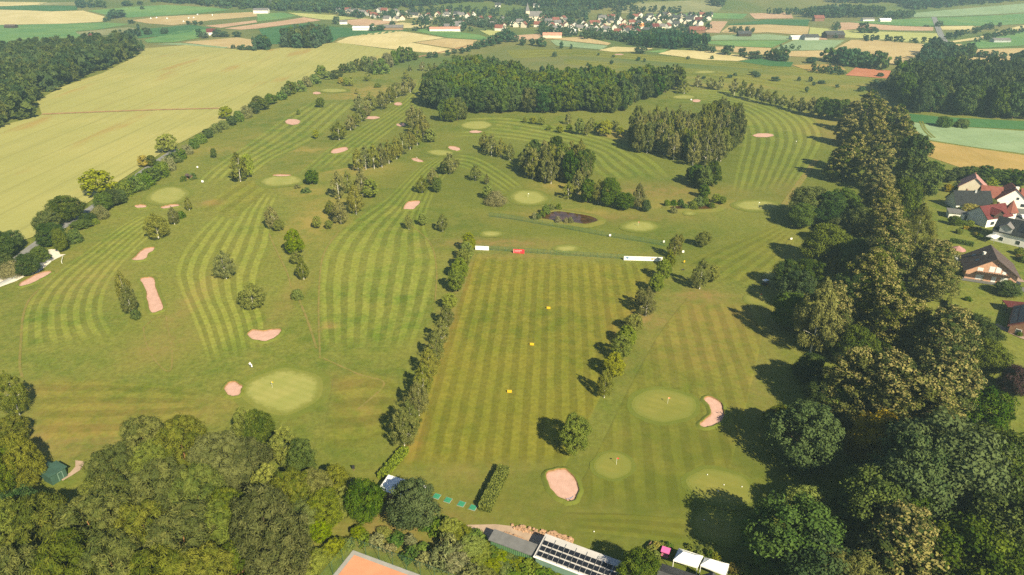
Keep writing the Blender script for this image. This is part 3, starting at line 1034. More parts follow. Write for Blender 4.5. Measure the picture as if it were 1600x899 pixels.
def pond(P_, lab):
    W_ = world_poly(P_, 40)
    zc = float(ter(*W_.mean(0)))
    V = np.column_stack([W_, np.full(len(W_), zc + .34)])
    bm = bmesh.new()
    bm.faces.new([bm.verts.new(v) for v in V])
    bmesh.ops.triangulate(bm, faces=bm.faces)
    me = bpy.data.meshes.new('pond')
    bm.to_mesh(me)
    bm.free()
    if me.polygons[0].normal.z < 0:
        me.flip_normals()
    me.materials.append(M['water'])
    o = tag(new_obj('pond', me), lab, 'pond', kind='structure')
    rings = [(W_, .30), (grow(W_, .4), .55), (grow(W_, 1.2), .5), (grow(W_, 4.0), .03)]
    n = len(W_)
    VV = np.concatenate([np.column_stack([P[:, 0], P[:, 1], (np.full(n, zc) if i < 2 else ter(P[:, 0], P[:, 1])) + dz]) for i, (P, dz) in enumerate(rings)])
    F = np.array([(r_ * n + k, (r_ + 1) * n + k, (r_ + 1) * n + (k + 1) % n, r_ * n + (k + 1) % n) for r_ in range(3) for k in range(n)])
    A = VV[F[n]]
    if np.cross(A[1] - A[0], A[2] - A[0])[2] < 0:
        F = F[:, ::-1]
    new_obj('bank', np_mesh('bank', VV, F, [M['collar']], smooth=True, attrs={'dry': ('FLOAT', np.full(len(VV), .5))}), o)


pond([(847, 340), (856, 334), (868, 331.5), (880, 332), (900, 335), (918, 338), (930, 342), (933, 346), (924, 349), (914, 351), (900, 349), (885, 347), (870, 346), (858, 344), (848, 342.5)], 'dark brown pond beside the green net fence')
pond([(1046, 325), (1060, 323), (1085, 323), (1100, 322), (1118, 324), (1112, 327), (1092, 328), (1075, 327), (1055, 327.5)], 'narrow reddish ditch pond in the reed bed')
# =================================================================== TREES
def mat_leaf(name, dark, light, flower=None, trans=0.18, spread=.35, gain=1.2):
    dark, light = tuple(v * gain for v in dark), tuple(v * gain for v in light)
    flower = tuple(v * gain for v in flower) if flower else None
    m = bpy.data.materials.new(name)
    m.use_nodes = True
    nt = m.node_tree
    nt.nodes.clear()
    out = nd(nt, 'OutputMaterial')
    at = nd(nt, 'Attribute', attribute_name='tint')
    sep = nd(nt, 'SeparateColor')
    nt.links.new(at.outputs['Color'], sep.inputs[0])
    rnd = nd(nt, 'ObjectInfo').outputs['Random']
    f = math_n(nt, 'ADD', sep.outputs[0], ramp(nt, rnd, 0, 1, -spread, spread))
    c = mixc(nt, ramp(nt, f, 0, 1), dark, light)
    hue = nd(nt, 'HueSaturation')
    nt.links.new(ramp(nt, math_n(nt, 'FRACT', math_n(nt, 'MULTIPLY', rnd, 7.31)), 0, 1, .482, .512), hue.inputs['Hue'])
    nt.links.new(ramp(nt, math_n(nt, 'FRACT', math_n(nt, 'MULTIPLY', rnd, 3.77)), 0, 1, .85, 1.1), hue.inputs['Saturation'])
    nt.links.new(c, hue.inputs['Color'])
    c = hue.outputs[0]
    if flower:
        c = mixc(nt, sep.outputs[1], c, flower)
    d = nd(nt, 'BsdfDiffuse')
    t = nd(nt, 'BsdfTranslucent')
    nt.links.new(c, d.inputs[0])
    nt.links.new(c, t.inputs[0])
    mx = nd(nt, 'MixShader')
    mx.inputs[0].default_value = trans
    nt.links.new(d.outputs[0], mx.inputs[1])
    nt.links.new(t.outputs[0], mx.inputs[2])
    nt.links.new(mx.outputs[0], out.inputs[0])
    return m


def mat_birch_bark():
    m, nt, b = mat_new('birch_bark')
    pos = nd(nt, 'TexCoord').outputs['Object']
    f = noise(nt, scale_vec(nt, pos, (2, 2, 6)), 1.0, 4, .7)
    nt.links.new(mixc(nt, ramp(nt, f, .56, .64), (0.60, 0.57, 0.52), (0.06, 0.05, 0.04)), b.inputs['Base Color'])
    return m


M['bark'] = plain('brown_bark', (0.10, 0.07, 0.045), .95, .3, 3)
M['bark_red'] = plain('reddish_bark', (0.30, 0.16, 0.07), .95, .3, 3)
M['birch_bark'] = mat_birch_bark()
LM = {
    'lime': mat_leaf('lime_leaves', (0.030, 0.050, 0.008), (0.085, 0.098, 0.018), (0.255, 0.220, 0.078)),
    'oak': mat_leaf('dark_oak_leaves', (0.027, 0.052, 0.008), (0.082, 0.115, 0.018)),
    'teal': mat_leaf('blue_green_leaves', (0.024, 0.052, 0.014), (0.068, 0.104, 0.030)),
    'beech': mat_leaf('hornbeam_leaves', (0.050, 0.074, 0.011), (0.125, 0.142, 0.023)),
    'birch': mat_leaf('birch_leaves', (0.088, 0.105, 0.021), (0.185, 0.190, 0.046)),
    'maple': mat_leaf('bright_maple_leaves', (0.092, 0.122, 0.011), (0.175, 0.205, 0.020)),
    'gold': mat_leaf('golden_leaves', (0.145, 0.130, 0.010), (0.27, 0.225, 0.018)),
    'shrub': mat_leaf('hedge_shrub_leaves', (0.045, 0.085, 0.012), (0.115, 0.155, 0.026)),
    'grey': mat_leaf('grey_willow_leaves', (0.105, 0.120, 0.045), (0.195, 0.195, 0.085)),
    'far': mat_leaf('haze_tinted_leaves', (0.022, 0.060, 0.030), (0.058, 0.105, 0.048)),  # teal leaves, with distance haze mixed into the colour
    'greytree': mat_leaf('grey_green_leaves', (0.052, 0.062, 0.022), (0.112, 0.118, 0.046)),
    'purple': mat_leaf('copper_leaves', (0.030, 0.018, 0.020), (0.060, 0.034, 0.034)),
}


def prof(kind, t):
    if kind in ('lime',):
        return np.clip(t / .10, 0, 1) ** .5 * (1 - t ** 3.6) ** .62 * (1 - .12 * t)
    if kind == 'birch':
        return np.sin(np.pi * np.clip(t * .93 + .07, 0, 1) ** .75) ** .75 * (1 - .25 * t)
    if kind == 'maple':
        return np.sin(np.pi * np.clip(t * .88 + .08, 0, 1) ** .8) ** .6
    if kind == 'spruce':
        return (1 - t) ** .9 * (1 - .15 * np.sin(t * 40)) + .04
    if kind == 'bush':
        return np.sqrt(np.clip(1 - t ** 2, 0, 1)) * np.clip(.75 + t, 0, 1)
    return np.sqrt(np.clip(1 - (2 * t - 1) ** 2, 0, 1)) ** .8 * (1 - .12 * t)


KIND = {   # height, width, crown base, profile, clump radius, leaf stretch, droop, flower, leaf material, bark, clump count factor
    'lime': (24, 13, .05, 'lime', .12, 1.1, .0, .44, 'lime', 'bark', 1.25),
    'oak': (16, 13, .12, 'oak', .15, 1.1, .0, 0, 'oak', 'bark', 1.0),
    'teal': (16, 13, .10, 'oak', .15, 1.1, .0, 0, 'teal', 'bark', 1.0),
    'beech': (18, 13, .05, 'oak', .12, 2.0, .35, 0, 'beech', 'bark_red', 1.3),
    'birch': (14, 7, .17, 'birch', .125, 1.7, .8, 0, 'birch', 'birch_bark', .62),
    'maple': (10, 7.0, .18, 'maple', .13, 1.1, .0, 0, 'maple', 'bark', .85),
    'gold': (10, 8, .08, 'oak', .15, 1.1, .0, 0, 'gold', 'bark', 1.0),
    'shrub': (3.4, 4.2, 0, 'bush', .22, 1.1, .0, 0, 'shrub', 'bark', .7),
    'grey': (3.0, 4.0, 0, 'bush', .22, 1.6, .0, 0, 'grey', 'bark', .7),
    'spruce': (17, 7, .02, 'spruce', .10, 1.8, .5, 0, 'oak', 'bark', 1.2),
    'far': (15, 12, .04, 'oak', .18, 1.1, 0, 0, 'far', 'bark', .8),
    'grey_tree': (16, 13, .06, 'oak', .12, 1.7, .3, 0, 'greytree', 'bark', 1.2),
    'purple': (8, 8, .05, 'oak', .15, 1.1, 0, 0, 'purple', 'bark', 1.0),
}
LOD = [(210, 110, .0185), (120, 60, .034), (56, 30, .068), (18, 20, .13)]      # clumps, leaves per clump, leaf half size as share of the crown width


def crown_arrays(kind, lod, seed):
    H0, W0, cb, pk, cr, stretch, droop, flower, lm, bk, cf = KIND[kind]
    r_ = np.random.default_rng(seed * 101 + lod * 7 + sum(map(ord, kind)))
    nc, nl, ls = LOD[lod]
    nc = int(nc * cf)
    Rw = W0 / 2
    Ch = H0 * (1 - cb)
    # lobes make the outline uneven
    ph = r_.uniform(0, 6.28, 6)
    tt = r_.uniform(0, 1, nc * 6)
    w = prof(pk, tt)
    keep = r_.uniform(0, 1, nc * 6) < (w + .12) / 1.12
    tt = tt[keep][:nc]
    nc = len(tt)
    a = r_.uniform(0, 2 * np.pi, nc)
    lobe = 1 + .15 * np.sin(2 * a + ph[0] + 3 * tt) + .14 * np.sin(3 * a + ph[1] - 6 * tt) + .10 * np.sin(5 * a + ph[2] + 11 * tt)
    rr = prof(pk, tt) * Rw * lobe * np.where(r_.uniform(0, 1, nc) < .78, r_.uniform(.78, .96, nc), r_.uniform(.25, .75, nc))
    C = np.column_stack([rr * np.cos(a), rr * np.sin(a), cb * H0 + tt * Ch * .97])
    crad = cr * W0 * r_.uniform(.5, 1.4, nc) * (.55 + .45 * prof(pk, tt))
    ctint = r_.uniform(0, 1, nc)
    cfl = (r_.uniform(0, 1, nc) < .8) * np.clip(.25 + .9 * tt, 0, 1)
    N = nc * nl
    ci = np.repeat(np.arange(nc), nl)
    d = r_.normal(size=(N, 3))
    d[:, 2] += .25
    d /= np.linalg.norm(d, axis=1, keepdims=True)
    out = C[ci] - np.array([0, 0, cb * H0 + Ch * .42])
    out[:, 2] *= .6
    out /= np.linalg.norm(out, axis=1, keepdims=True) + 1e-6
    d = d + .45 * out
    d /= np.linalg.norm(d, axis=1, keepdims=True)
    rad = crad[ci] * r_.uniform(.45, 1.08, N)
    P = C[ci] + d * rad[:, None] * np.array([1, 1, .82])
    if droop:
        P[:, 2] -= droop * crad[ci] * r_.uniform(0, 1.0, N) ** 2 * 1.6
    n = d + r_.normal(size=(N, 3)) * .42
    n /= np.linalg.norm(n, axis=1, keepdims=True)
    t1 = r_.normal(size=(N, 3))
    if droop:
        t1 = t1 * .5 + np.array([0, 0, -1.0]) * droop * 1.4 + d * .6
    t1 -= (t1 * n).sum(1, keepdims=True) * n
    t1 /= np.linalg.norm(t1, axis=1, keepdims=True) + 1e-9
    t2 = np.cross(n, t1)
    s = ls * W0 * r_.uniform(.6, 1.35, N)[:, None]
    sw = s * (.72 if stretch < 1.5 else .42)
    sl = s * stretch
    bend = n * s * .22
    V = np.stack([P + t1 * sl - bend, P + t2 * sw, P - t1 * sl - bend, P - t2 * sw], 1).reshape(-1, 3)
    V[:, 2] = np.maximum(V[:, 2], .03)
    tint = np.clip(ctint[ci] * .75 + r_.uniform(0, .35, N), 0, 1)
    fl = (r_.uniform(0, 1, N) < flower * 1.25) * cfl[ci] * np.clip(.3 + d[:, 2] + .2, 0, .8) if flower else np.zeros(N)
    col = np.column_stack([tint, np.clip(fl, 0, 1), np.zeros(N), np.ones(N)])
    return V, np.repeat(col, 4, axis=0), N


def trunk_mesh(kind, lod, seed):
    H0, W0, cb, pk, cr, stretch, droop, flower, lm, bk, cf = KIND[kind]
    r_ = random.Random(seed * 31 + len(kind))
    mb = MB()
    r0 = {'birch': .15, 'maple': .14, 'shrub': .10, 'grey': .10, 'beech': .32, 'lime': .42}.get(kind, .28)
    top = H0 * (.80 if kind in ('birch', 'spruce') else .7)
    pts = [(0, 0, -.3)]
    x = y = 0.0
    for k in range(1, 6):
        x += r_.uniform(-.03, .03) * H0 * .4
        y += r_.uniform(-.03, .03) * H0 * .4
        pts.append((x * k / 5, y * k / 5, top * k / 5))
    nside = 7 if lod < 2 else 5
    mb.tube(pts, [r0 * 1.25] + [r0 * (1 - .16 * k) for k in range(1, 6)], nside)
    if lod < 3:
        for k in range(5 if lod < 2 else 3):
            z = H0 * r_.uniform(max(cb, .12) + .05, .6)
            a = r_.uniform(0, 6.28)
            l = W0 * r_.uniform(.25, .4)
            q = z / top
            b0 = Vector((pts[5][0] * q, pts[5][1] * q, z))
            mb.tube([b0, b0 + Vector((math.cos(a) * l * .5, math.sin(a) * l * .5, l * .35)), b0 + Vector((math.cos(a) * l, math.sin(a) * l, l * .55))],
                    [r0 * .5, r0 * .33, r0 * .12], 4)
    return mb.mesh('trunk', M[bk])


_PROTO = {}
NVAR = 3


def proto(kind, lod, var):
    k = (kind, lod, var)
    if k not in _PROTO:
        V, colr, N = crown_arrays(kind, lod, var + 1)
        F = np.arange(N * 4).reshape(N, 4)
        me = np_mesh(kind + '_crown', V, F, [LM[KIND[kind][8]]], attrs={'tint': ('FLOAT_COLOR', colr)})
        _PROTO[k] = (me, trunk_mesh(kind, lod, var + 1))
    return _PROTO[k]


NAMES = {'lime': 'lime_tree', 'oak': 'oak_tree', 'teal': 'broadleaf_tree', 'beech': 'hornbeam_tree', 'birch': 'birch_tree', 'maple': 'maple_tree',
         'gold': 'golden_tree', 'shrub': 'shrub', 'grey': 'willow_bush', 'spruce': 'spruce_tree', 'far': 'field_tree', 'purple': 'copper_tree', 'grey_tree': 'willow_tree'}
trees_placed = []


def tree(kind, base, h, w, label, group=None, cat=None, lod=None, name=None):
    H0, W0 = KIND[kind][0], KIND[kind][1]
    d = math.hypot(base.y * _cp + CAMZ * _sp, 0)
    if lod is None:
        lod = 0 if d < 330 else (1 if d < 560 else 2)
    if kind in ('shrub', 'grey') and lod < 2 and w < 6:
        lod = min(lod + 1, 2)
    var = random.randrange(NVAR)
    crown_me, trunk_me = proto(kind, lod, var)
    rz = random.uniform(0, 6.28)
    asp = random.uniform(.93, 1.07)
    nm = name or NAMES[kind]
    root = empty(nm, (base.x, base.y, base.z), rz, (w / W0 * asp, w / W0 / asp, h / H0))
    new_obj('crown', crown_me, root)
    new_obj('trunk', trunk_me, root)
    bush = kind in ('shrub', 'grey')
    tag(root, label, cat or ('shrub' if bush else 'tree'), group)
    trees_placed.append((base.x, base.y, w))
    return root


def tpx(kind, bx, by, hp, wp, label, group=None, **k):
    """tree from the photograph: foot, height and width in its pixels"""
    b = G(bx, by)
    h = height_of(b, bx, by - hp)
    return tree(kind, b, h, wp / px_per_m(b), label, group, **k)


def ttop(kind, tx, ty, h, w, label, group=None, **k):
    """tree whose top shows at that spot and that is h metres tall"""
    b = G(tx, ty, h * .93)
    return tree(kind, b, h, w, label, group, **k)


def row(kind, items, stem, end, group=None):
    """a row of trees, counted from one end"""
    for i, it in enumerate(items):
        kd = kind
        if isinstance(it[0], str):
            kd, it = it[0], it[1:]
        tpx(kd, *it, f'{_ORD[i]} {stem} from {end}' if i < 20 else f'{stem} near the other end', group)


# ---- single trees on the course
SOLO = [
    ('birch', 248, 373, 42, 37, 'wide birch on the left fairway below the two bunkers'),
    ('birch', 273, 351, 29, 17, 'slim birch beside the right one of the two bunkers'),
    ('birch', 296, 329, 22, 11, 'very slender birch right of the two bunkers'),
    ('shrub', 283, 341, 10, 13, 'low shrub between the two slim birches'),
    ('birch', 354, 436, 46, 31, 'white-stemmed birch standing alone on the striped left fairway'),
    ('birch', 376, 284, 46, 30, 'large pale birch clump below the yellow rough'),
    ('maple', 389, 278, 38, 17, 'dark green tree leaning on the large pale birch clump'),
    ('oak', 335, 247, 15, 9, 'tiny round tree alone on the slope near the hedgerow'),
    ('birch', 198, 473, 52, 22, 'left birch beside the long narrow bunker'),
    ('birch', 207, 492, 50, 24, 'right birch beside the long narrow bunker'),
    ('shrub', 213, 497, 12, 15, 'small bush at the foot of the birch pair'),
    ('birch', 396, 481, 40, 42, 'broad low birch above the boat-shaped bunker'),
    ('shrub', 465, 467, 13, 17, 'sparse small tree on the worn strip'),
    ('oak', 501, 168, 15, 13, 'round dark tree right of the oval fairway bunker'),
    ('maple', 467, 180, 10, 5, 'tiny upright tree just above the oval fairway bunker'),
    ('maple', 494, 217, 14, 9, 'small conical tree left of the birch clump'),
    ('oak', 488, 288, 21, 22, 'round dark shrub tree right of the oval green'),
    ('shrub', 478, 301, 7, 13, 'yellowish bush below the round dark shrub tree'),
    ('grey', 465, 294, 5, 9, 'pale tuft left of the round dark shrub tree'),
    ('maple', 496, 357, 19, 13, 'left small bright tree in the yellow rough'),
    ('maple', 515, 358, 14, 11, 'right small bright tree in the yellow rough'),
    ('birch', 427, 358, 38, 22, 'grey birch with a small companion on the left fairway edge'),
    ('maple', 437, 361, 17, 16, 'small companion tree of the grey birch'),
    ('maple', 462, 399, 40, 24, 'upper full tree of the trio on the worn line'),
    ('maple', 465, 413, 20, 16, 'middle small tree of the trio on the worn line'),
    ('birch', 475, 437, 34, 20, 'lowest birch of the trio on the worn line'),
    ('birch', 639, 359, 26, 12, 'left one of three young trees under the kidney bunker'),
    ('maple', 661, 353, 20, 13, 'middle one of three young trees under the kidney bunker'),
    ('birch', 692, 362, 29, 17, 'right one of three young trees under the kidney bunker'),
    ('birch', 660, 302, 28, 18, 'left birch of the group above the kidney bunker'),
    ('oak', 683, 301, 24, 14, 'dark tree of the group above the kidney bunker'),
    ('birch', 677, 290, 28, 18, 'rear birch of the group above the kidney bunker'),
    ('oak', 694, 273, 20, 12, 'small dark tree next to the wide birch above the kidney bunker'),
    ('birch', 703, 272, 35, 23, 'wide birch at the upper end of the kidney bunker group'),
    ('maple', 715, 259, 10, 8, 'small bush tree right of the wide birch'),
    ('birch', 743, 283, 27, 17, 'lone birch on the narrow striped fairway'),
    ('maple', 762, 311, 22, 15, 'bright tree beside the grey willow'),
    ('grey', 775, 320, 19, 25, 'grey willow bush left of the round light green'),
    ('birch', 761, 289, 18, 9, 'thin dry tree above the bright one'),
    ('maple', 897, 706, 56, 47, 'lone bright tree standing above the egg-shaped bunker'),
    ('maple', 1098, 386, 24, 21, 'round young tree right of the end of the banner'),
    ('birch', 1093, 452, 50, 27, 'tall pale birch right of the driving range'),
    ('maple', 1113, 441, 26, 18, 'small bright tree touching the tall pale birch'),
    ('oak', 1099, 309, 20, 16, 'ball-shaped tree above the reed bed'),
    ('maple', 549, 135, 15, 9, 'right one of two tiny trees at the far green'),
    ('maple', 541, 135, 14, 8, 'left one of two tiny trees at the far green'),
    ('gold', 533, 131, 10, 9, 'reddish bush left of the two tiny trees'),
    ('birch', 575, 127, 15, 10, 'small birch above the far left green'),
    ('birch', 641, 111, 11, 9, 'small tree above the start of the diagonal fairway'),
    ('maple', 635, 124, 14, 9, 'small tree at the top bend of the diagonal fairway'),
    ('birch', 558, 147, 9, 7, 'little tree in the tawny rough'),
    ('shrub', 590, 137, 6, 8, 'dark shrub in the tawny rough'),
    ('maple', 390, 698, 60, 34, 'yellow-green tree at the near edge of the large green'),
    ('oak', 408, 699, 54, 42, 'full dark tree right of the yellow-green one at the large green'),
    ('maple', 450, 728, 58, 40, 'bright tree with a reddish stem left of the birch row end'),
    ('oak', 475, 742, 50, 44, 'dark rounded tree below the bright red-stemmed one'),
    ('teal', 648, 820, 64, 66, 'big round tree in front of the white tee shelter'),
    ('oak', 574, 812, 56, 52, 'bushy tree left of the white tee shelter'),
]
for it in SOLO:
    tpx(*it[:5], it[5])

row('maple', [(733, 394, 30, 18), (729, 408, 30, 20), (724, 422, 32, 22), (719, 437, 34, 24), (713, 456, 36, 24), (703, 483, 24, 21)],
    'bright upright tree left of the range', 'the white sign', 'trees lining the left side of the range')
row('birch', [(698, 512, 38, 22), (690, 540, 44, 25), (682, 566, 48, 27), (672, 592, 50, 28), (663, 620, 54, 30), (655, 650, 58, 32), (641, 681, 58, 34), (632, 697, 60, 40)],
    'birch left of the range', 'the bright upright trees', 'birches lining the left side of the range')
row('maple', [('birch', 1063, 382, 17, 11), ('birch', 1053, 404, 40, 21), ('maple', 1046, 420, 26, 15), ('maple', 1036, 438, 32, 22), ('maple', 1024, 458, 30, 22), ('birch', 1009, 494, 48, 27),
              ('birch', 1000, 478, 30, 18), ('maple', 989, 519, 28, 25), ('maple', 979, 541, 30, 28), ('maple', 969, 562, 36, 30), ('maple', 958, 590, 38, 30), ('birch', 944, 622, 50, 25)],
    'tree in the row right of the range', 'the white banner', 'trees lining the right side of the range')
row('birch', [(530, 219, 30, 22), (548, 204, 26, 16), (556, 199, 24, 16), (565, 190, 22, 16), (573, 182, 20, 15), (563, 175, 28, 18), (580, 174, 30, 20), (597, 171, 30, 20), (610, 161, 26, 18),
              (620, 153, 28, 18), (631, 150, 28, 18), (641, 145, 26, 16)], 'tree in the strip left of the diagonal fairway', 'its lower end', 'tree strip on the diagonal fairway')
row('birch', [(533, 350, 40, 25), (517, 336, 24, 18), (557, 335, 50, 25), (530, 311, 44, 22), (545, 302, 36, 20), (567, 307, 46, 22), ('maple', 580, 310, 30, 21), (560, 268, 36, 20), (572, 265, 40, 20),
              (585, 264, 40, 20), (597, 262, 40, 20), (608, 256, 38, 20), (620, 249, 36, 20), (630, 241, 36, 20), (641, 234, 34, 18), (652, 227, 30, 18)],
    'birch in the long strip of the centre course', 'its lower end', 'long birch strip in the centre')
row('birch', [(645, 201, 38, 22), (655, 213, 46, 24), (662, 219, 42, 22), ('maple', 673, 223, 22, 16), (657, 192, 24, 18)],
    'tree in the tall clump beside the diagonal fairway', 'its upper left', 'tall tree clump in the centre')
row('oak', [(694, 190, 34, 18), (705, 191, 38, 20), (715, 189, 36, 20), ('beech', 724, 187, 28, 14)],
    'dark tree of the foursome left of the pale green', 'the left', 'dark foursome at the wood corner')
row('birch', [(757, 236, 30, 16), (768, 244, 36, 20), (783, 246, 30, 18), (797, 251, 28, 14)], 'birch above the narrow striped fairway', 'the left', 'birches above the narrow fairway')
row('oak', [('birch', 888, 311, 28, 17), ('birch', 903, 304, 40, 20), (918, 317, 36, 26), ('birch', 935, 319, 40, 20), ('oak', 952, 323, 44, 27), (976, 328, 26, 25), ('birch', 997, 327, 42, 22), (1009, 331, 18, 14)],
    'tree in the row above the pond', 'the birch copse', 'tree row above the pond')
row('oak', [(1085, 290, 32, 22), (1098, 296, 36, 24), (1112, 291, 38, 22), (1078, 281, 20, 14)], 'dark tree at the lower tip of the birch copse', 'the left', 'dark trees at the copse tip')
row('maple', [(820, 192, 9, 7), (833, 194, 12, 10), (847, 196, 14, 10), (858, 204, 8, 8), (875, 208, 13, 10), (889, 207, 13, 9), ('birch', 888, 195, 20, 13), (905, 211, 27, 15), ('birch', 917, 212, 22, 12),
              ('birch', 924, 203, 22, 12), (932, 209, 18, 12), (945, 213, 26, 20), (960, 200, 12, 12), (968, 212, 14, 12)], 'young tree in the loose group below the wood', 'the left', 'loose young trees below the central wood')
row('birch', [(1069, 147, 22, 16), (1090, 136, 20, 15), (1110, 139, 20, 17), (1124, 141, 24, 15), (1147, 149, 28, 17), (1159, 154, 30, 16), (1171, 156, 28, 14), (1185, 161, 28, 16), (1197, 163, 24, 14), (1208, 166, 26, 15),
              (1222, 168, 20, 14), (1236, 173, 24, 16), (1250, 177, 26, 16), (1266, 181, 30, 20), ('oak', 1281, 184, 32, 22), ('oak', 1298, 187, 32, 24), ('oak', 1315, 190, 34, 24)],
    'tree in the row along the top of the arc-striped fairway', 'the central wood', 'tree row above the arc-striped fairway')
row('birch', [(660, 111, 17, 10), (670, 112, 14, 9), (680, 112, 15, 9), (690, 113, 16, 9), (698, 111, 15, 9), (710, 109, 19, 11)], 'small tree in the thin row left of the wood', 'the left', 'thin row left of the central wood')
row('shrub', [(840, 342, 8, 10), (847, 339, 9, 10), (853, 335, 14, 13), (861, 328, 8, 10), (873, 327, 8, 8)], 'bush on the far left bank of the pond', 'the left', 'bushes on the pond bank')
row('grey', [(835, 342, 9, 9), (872, 348, 9, 9), (884, 349, 8, 7), (891, 349, 9, 8)], 'pale reed tuft on the near bank of the pond', 'the left', 'pale tufts on the pond bank')
row('shrub', [(1042, 322, 9, 9), (1052, 322, 9, 10), (1063, 322, 10, 10), (1070, 326, 7, 9), (1082, 326, 12, 11), (1091, 322, 14, 14), (1101, 321, 14, 12), ('maple', 1119, 317, 14, 13), ('maple', 1128, 319, 12, 12), (1112, 325, 8, 9), ('maple', 1085, 328, 7, 10), ('grey', 1053, 333, 9, 9)],
    'bush in the reed bed', 'the left', 'reed bed bushes')
row('shrub', [(288, 283, 8, 9), (302, 280, 9, 10)], 'bush beside the little tee shelter', 'the left', 'bushes at the tee shelter')

# ---- far single trees in the meadows and between the fields
FAR1 = [(805, 66, 13, 11), (817, 71, 13, 10), (831, 71, 11, 9), (846, 73, 14, 17), (877, 76, 11, 6), (892, 77, 8, 4), (1001, 84, 12, 17), (997, 95, 6, 6), (1007, 97, 6, 4), (1084, 79, 12, 10), (1098, 80, 11, 16),
        (1113, 83, 11, 10), (1137, 86, 16, 19), (1160, 89, 14, 13), (1180, 92, 12, 20), (1200, 91, 12, 12), (1221, 96, 14, 17), (1268, 99, 10, 16), (1402, 102, 14, 10), (1248, 127, 7, 5), (1266, 128, 8, 6), (1260, 145, 10, 5),
        (1271, 134, 6, 5), (1284, 131, 5, 12), (1308, 137, 5, 6), (867, 89, 8, 7), (955, 101, 7, 5), (918, 103, 5, 4), (958, 90, 4, 5), (935, 87, 4, 4), (1375, 120, 6, 9), (1140, 122, 5, 8), (1149, 119, 5, 6), (1099, 124, 5, 6),
        (1375, 120, 5, 8), (1365, 134, 9, 12), (1378, 138, 10, 14), (1345, 143, 8, 10), (1212, 127, 7, 12), (1178, 118, 7, 14), (1183, 121, 6, 9), (257, 53, 9, 11), (217, 47, 10, 4), (223, 15, 6, 6), (200, 9, 8, 13), (219, 8, 7, 8),
        (526, 38, 13, 11), (583, 49, 12, 9), (595, 48, 9, 13), (613, 40, 7, 9), (1075, 93, 5, 5), (1112, 93, 6, 5), (1296, 93, 6, 5), (1467, 42, 9, 11), (1448, 42, 3, 8), (1348, 52, 17, 15), (1362, 52, 10, 14),
        (1302, 60, 8, 10), (1369, 63, 7, 8), (1533, 90, 11, 15), (1550, 92, 13, 12), (1565, 92, 10, 12), (222, 80, 18, 9), (182, 28, 13, 24), (206, 37, 6, 9), (164, 34, 6, 5), (171, 33, 6, 5), (131, 60, 7, 7), (144, 58, 8, 9),
        (153, 57, 6, 8), (188, 50, 4, 4), (365, 76, 6, 6), (374, 78, 7, 6), (381, 79, 9, 9), (390, 79, 8, 8), (398, 80, 22, 7), (672, 91, 10, 9), (680, 90, 9, 8), (700, 87, 9, 7), (710, 84, 8, 8), (722, 84, 10, 9), (733, 81, 11, 10),
        (745, 77, 12, 12), (757, 74, 13, 13), (768, 72, 16, 14), (779, 69, 19, 18), (790, 66, 20, 18), (797, 63, 14, 12), (312, 58, 13, 10), (320, 60, 10, 12), (340, 58, 12, 14), (352, 58, 9, 12), (371, 58, 9, 12), (1005, 6, 3, 3)]
for i, (x_, y_, h_, w_) in enumerate(FAR1):
    b_ = G(x_, y_)
    side = 'left of the village' if x_ < 560 else ('between the hedgerow and the village' if x_ < 830 else ('in the meadows beyond the central wood' if x_ < 1200 else 'among the fields at the upper right'))
    tree('far', b_, height_of(b_, x_, y_ - h_), w_ / px_per_m(b_), 'small distant dark green tree standing ' + side, 'distant trees ' + side, lod=2)

# ---- the hedgerow beside the country road: shrubs and trees one by one
HEDGE = [(8, 404, 40, 38), (24, 392, 30, 30), (4, 430, 34, 34), (22, 432, 22, 28), (48, 430, 32, 30), (66, 412, 26, 24), (80, 366, 36, 32), (108, 346, 38, 42), (83, 384, 34, 36), (98, 394, 36, 18), (118, 378, 18, 22), (128, 357, 12, 26),
         (140, 348, 14, 22), (158, 341, 18, 22), (150, 350, 8, 10), (165, 330, 28, 24), (178, 322, 26, 24), (189, 318, 20, 24), (157, 308, 42, 42), (197, 306, 22, 26), (212, 299, 22, 26), (226, 291, 20, 24), (240, 284, 22, 24), (254, 276, 22, 22),
         (264, 266, 20, 20), (272, 255, 16, 18), (262, 238, 28, 27), (226, 261, 18, 16), (238, 260, 17, 16), (283, 249, 15, 16), (293, 241, 14, 16), (304, 232, 14, 16), (315, 224, 14, 16), (326, 216, 14, 16), (338, 208, 14, 16), (350, 202, 13, 15),
         (362, 196, 14, 16), (354, 186, 20, 20), (374, 190, 16, 16), (386, 184, 18, 16), (398, 178, 18, 16), (404, 166, 16, 18), (412, 172, 18, 18), (424, 163, 16, 18), (440, 156, 12, 14), (447, 150, 14, 14), (455, 147, 20, 18), (468, 143, 16, 18), (480, 136, 16, 14),
         (492, 131, 14, 16), (502, 117, 14, 14), (512, 124, 12, 16), (525, 123, 13, 20), (537, 114, 14, 14), (549, 113, 16, 14), (560, 111, 20, 14), (573, 111, 22, 16), (583, 108, 18, 16), (594, 115, 22, 24), (606, 106, 22, 16), (617, 101, 22, 16), (628, 99, 26, 18), (639, 96, 22, 16), (649, 94, 12, 12)]
hcount = {}
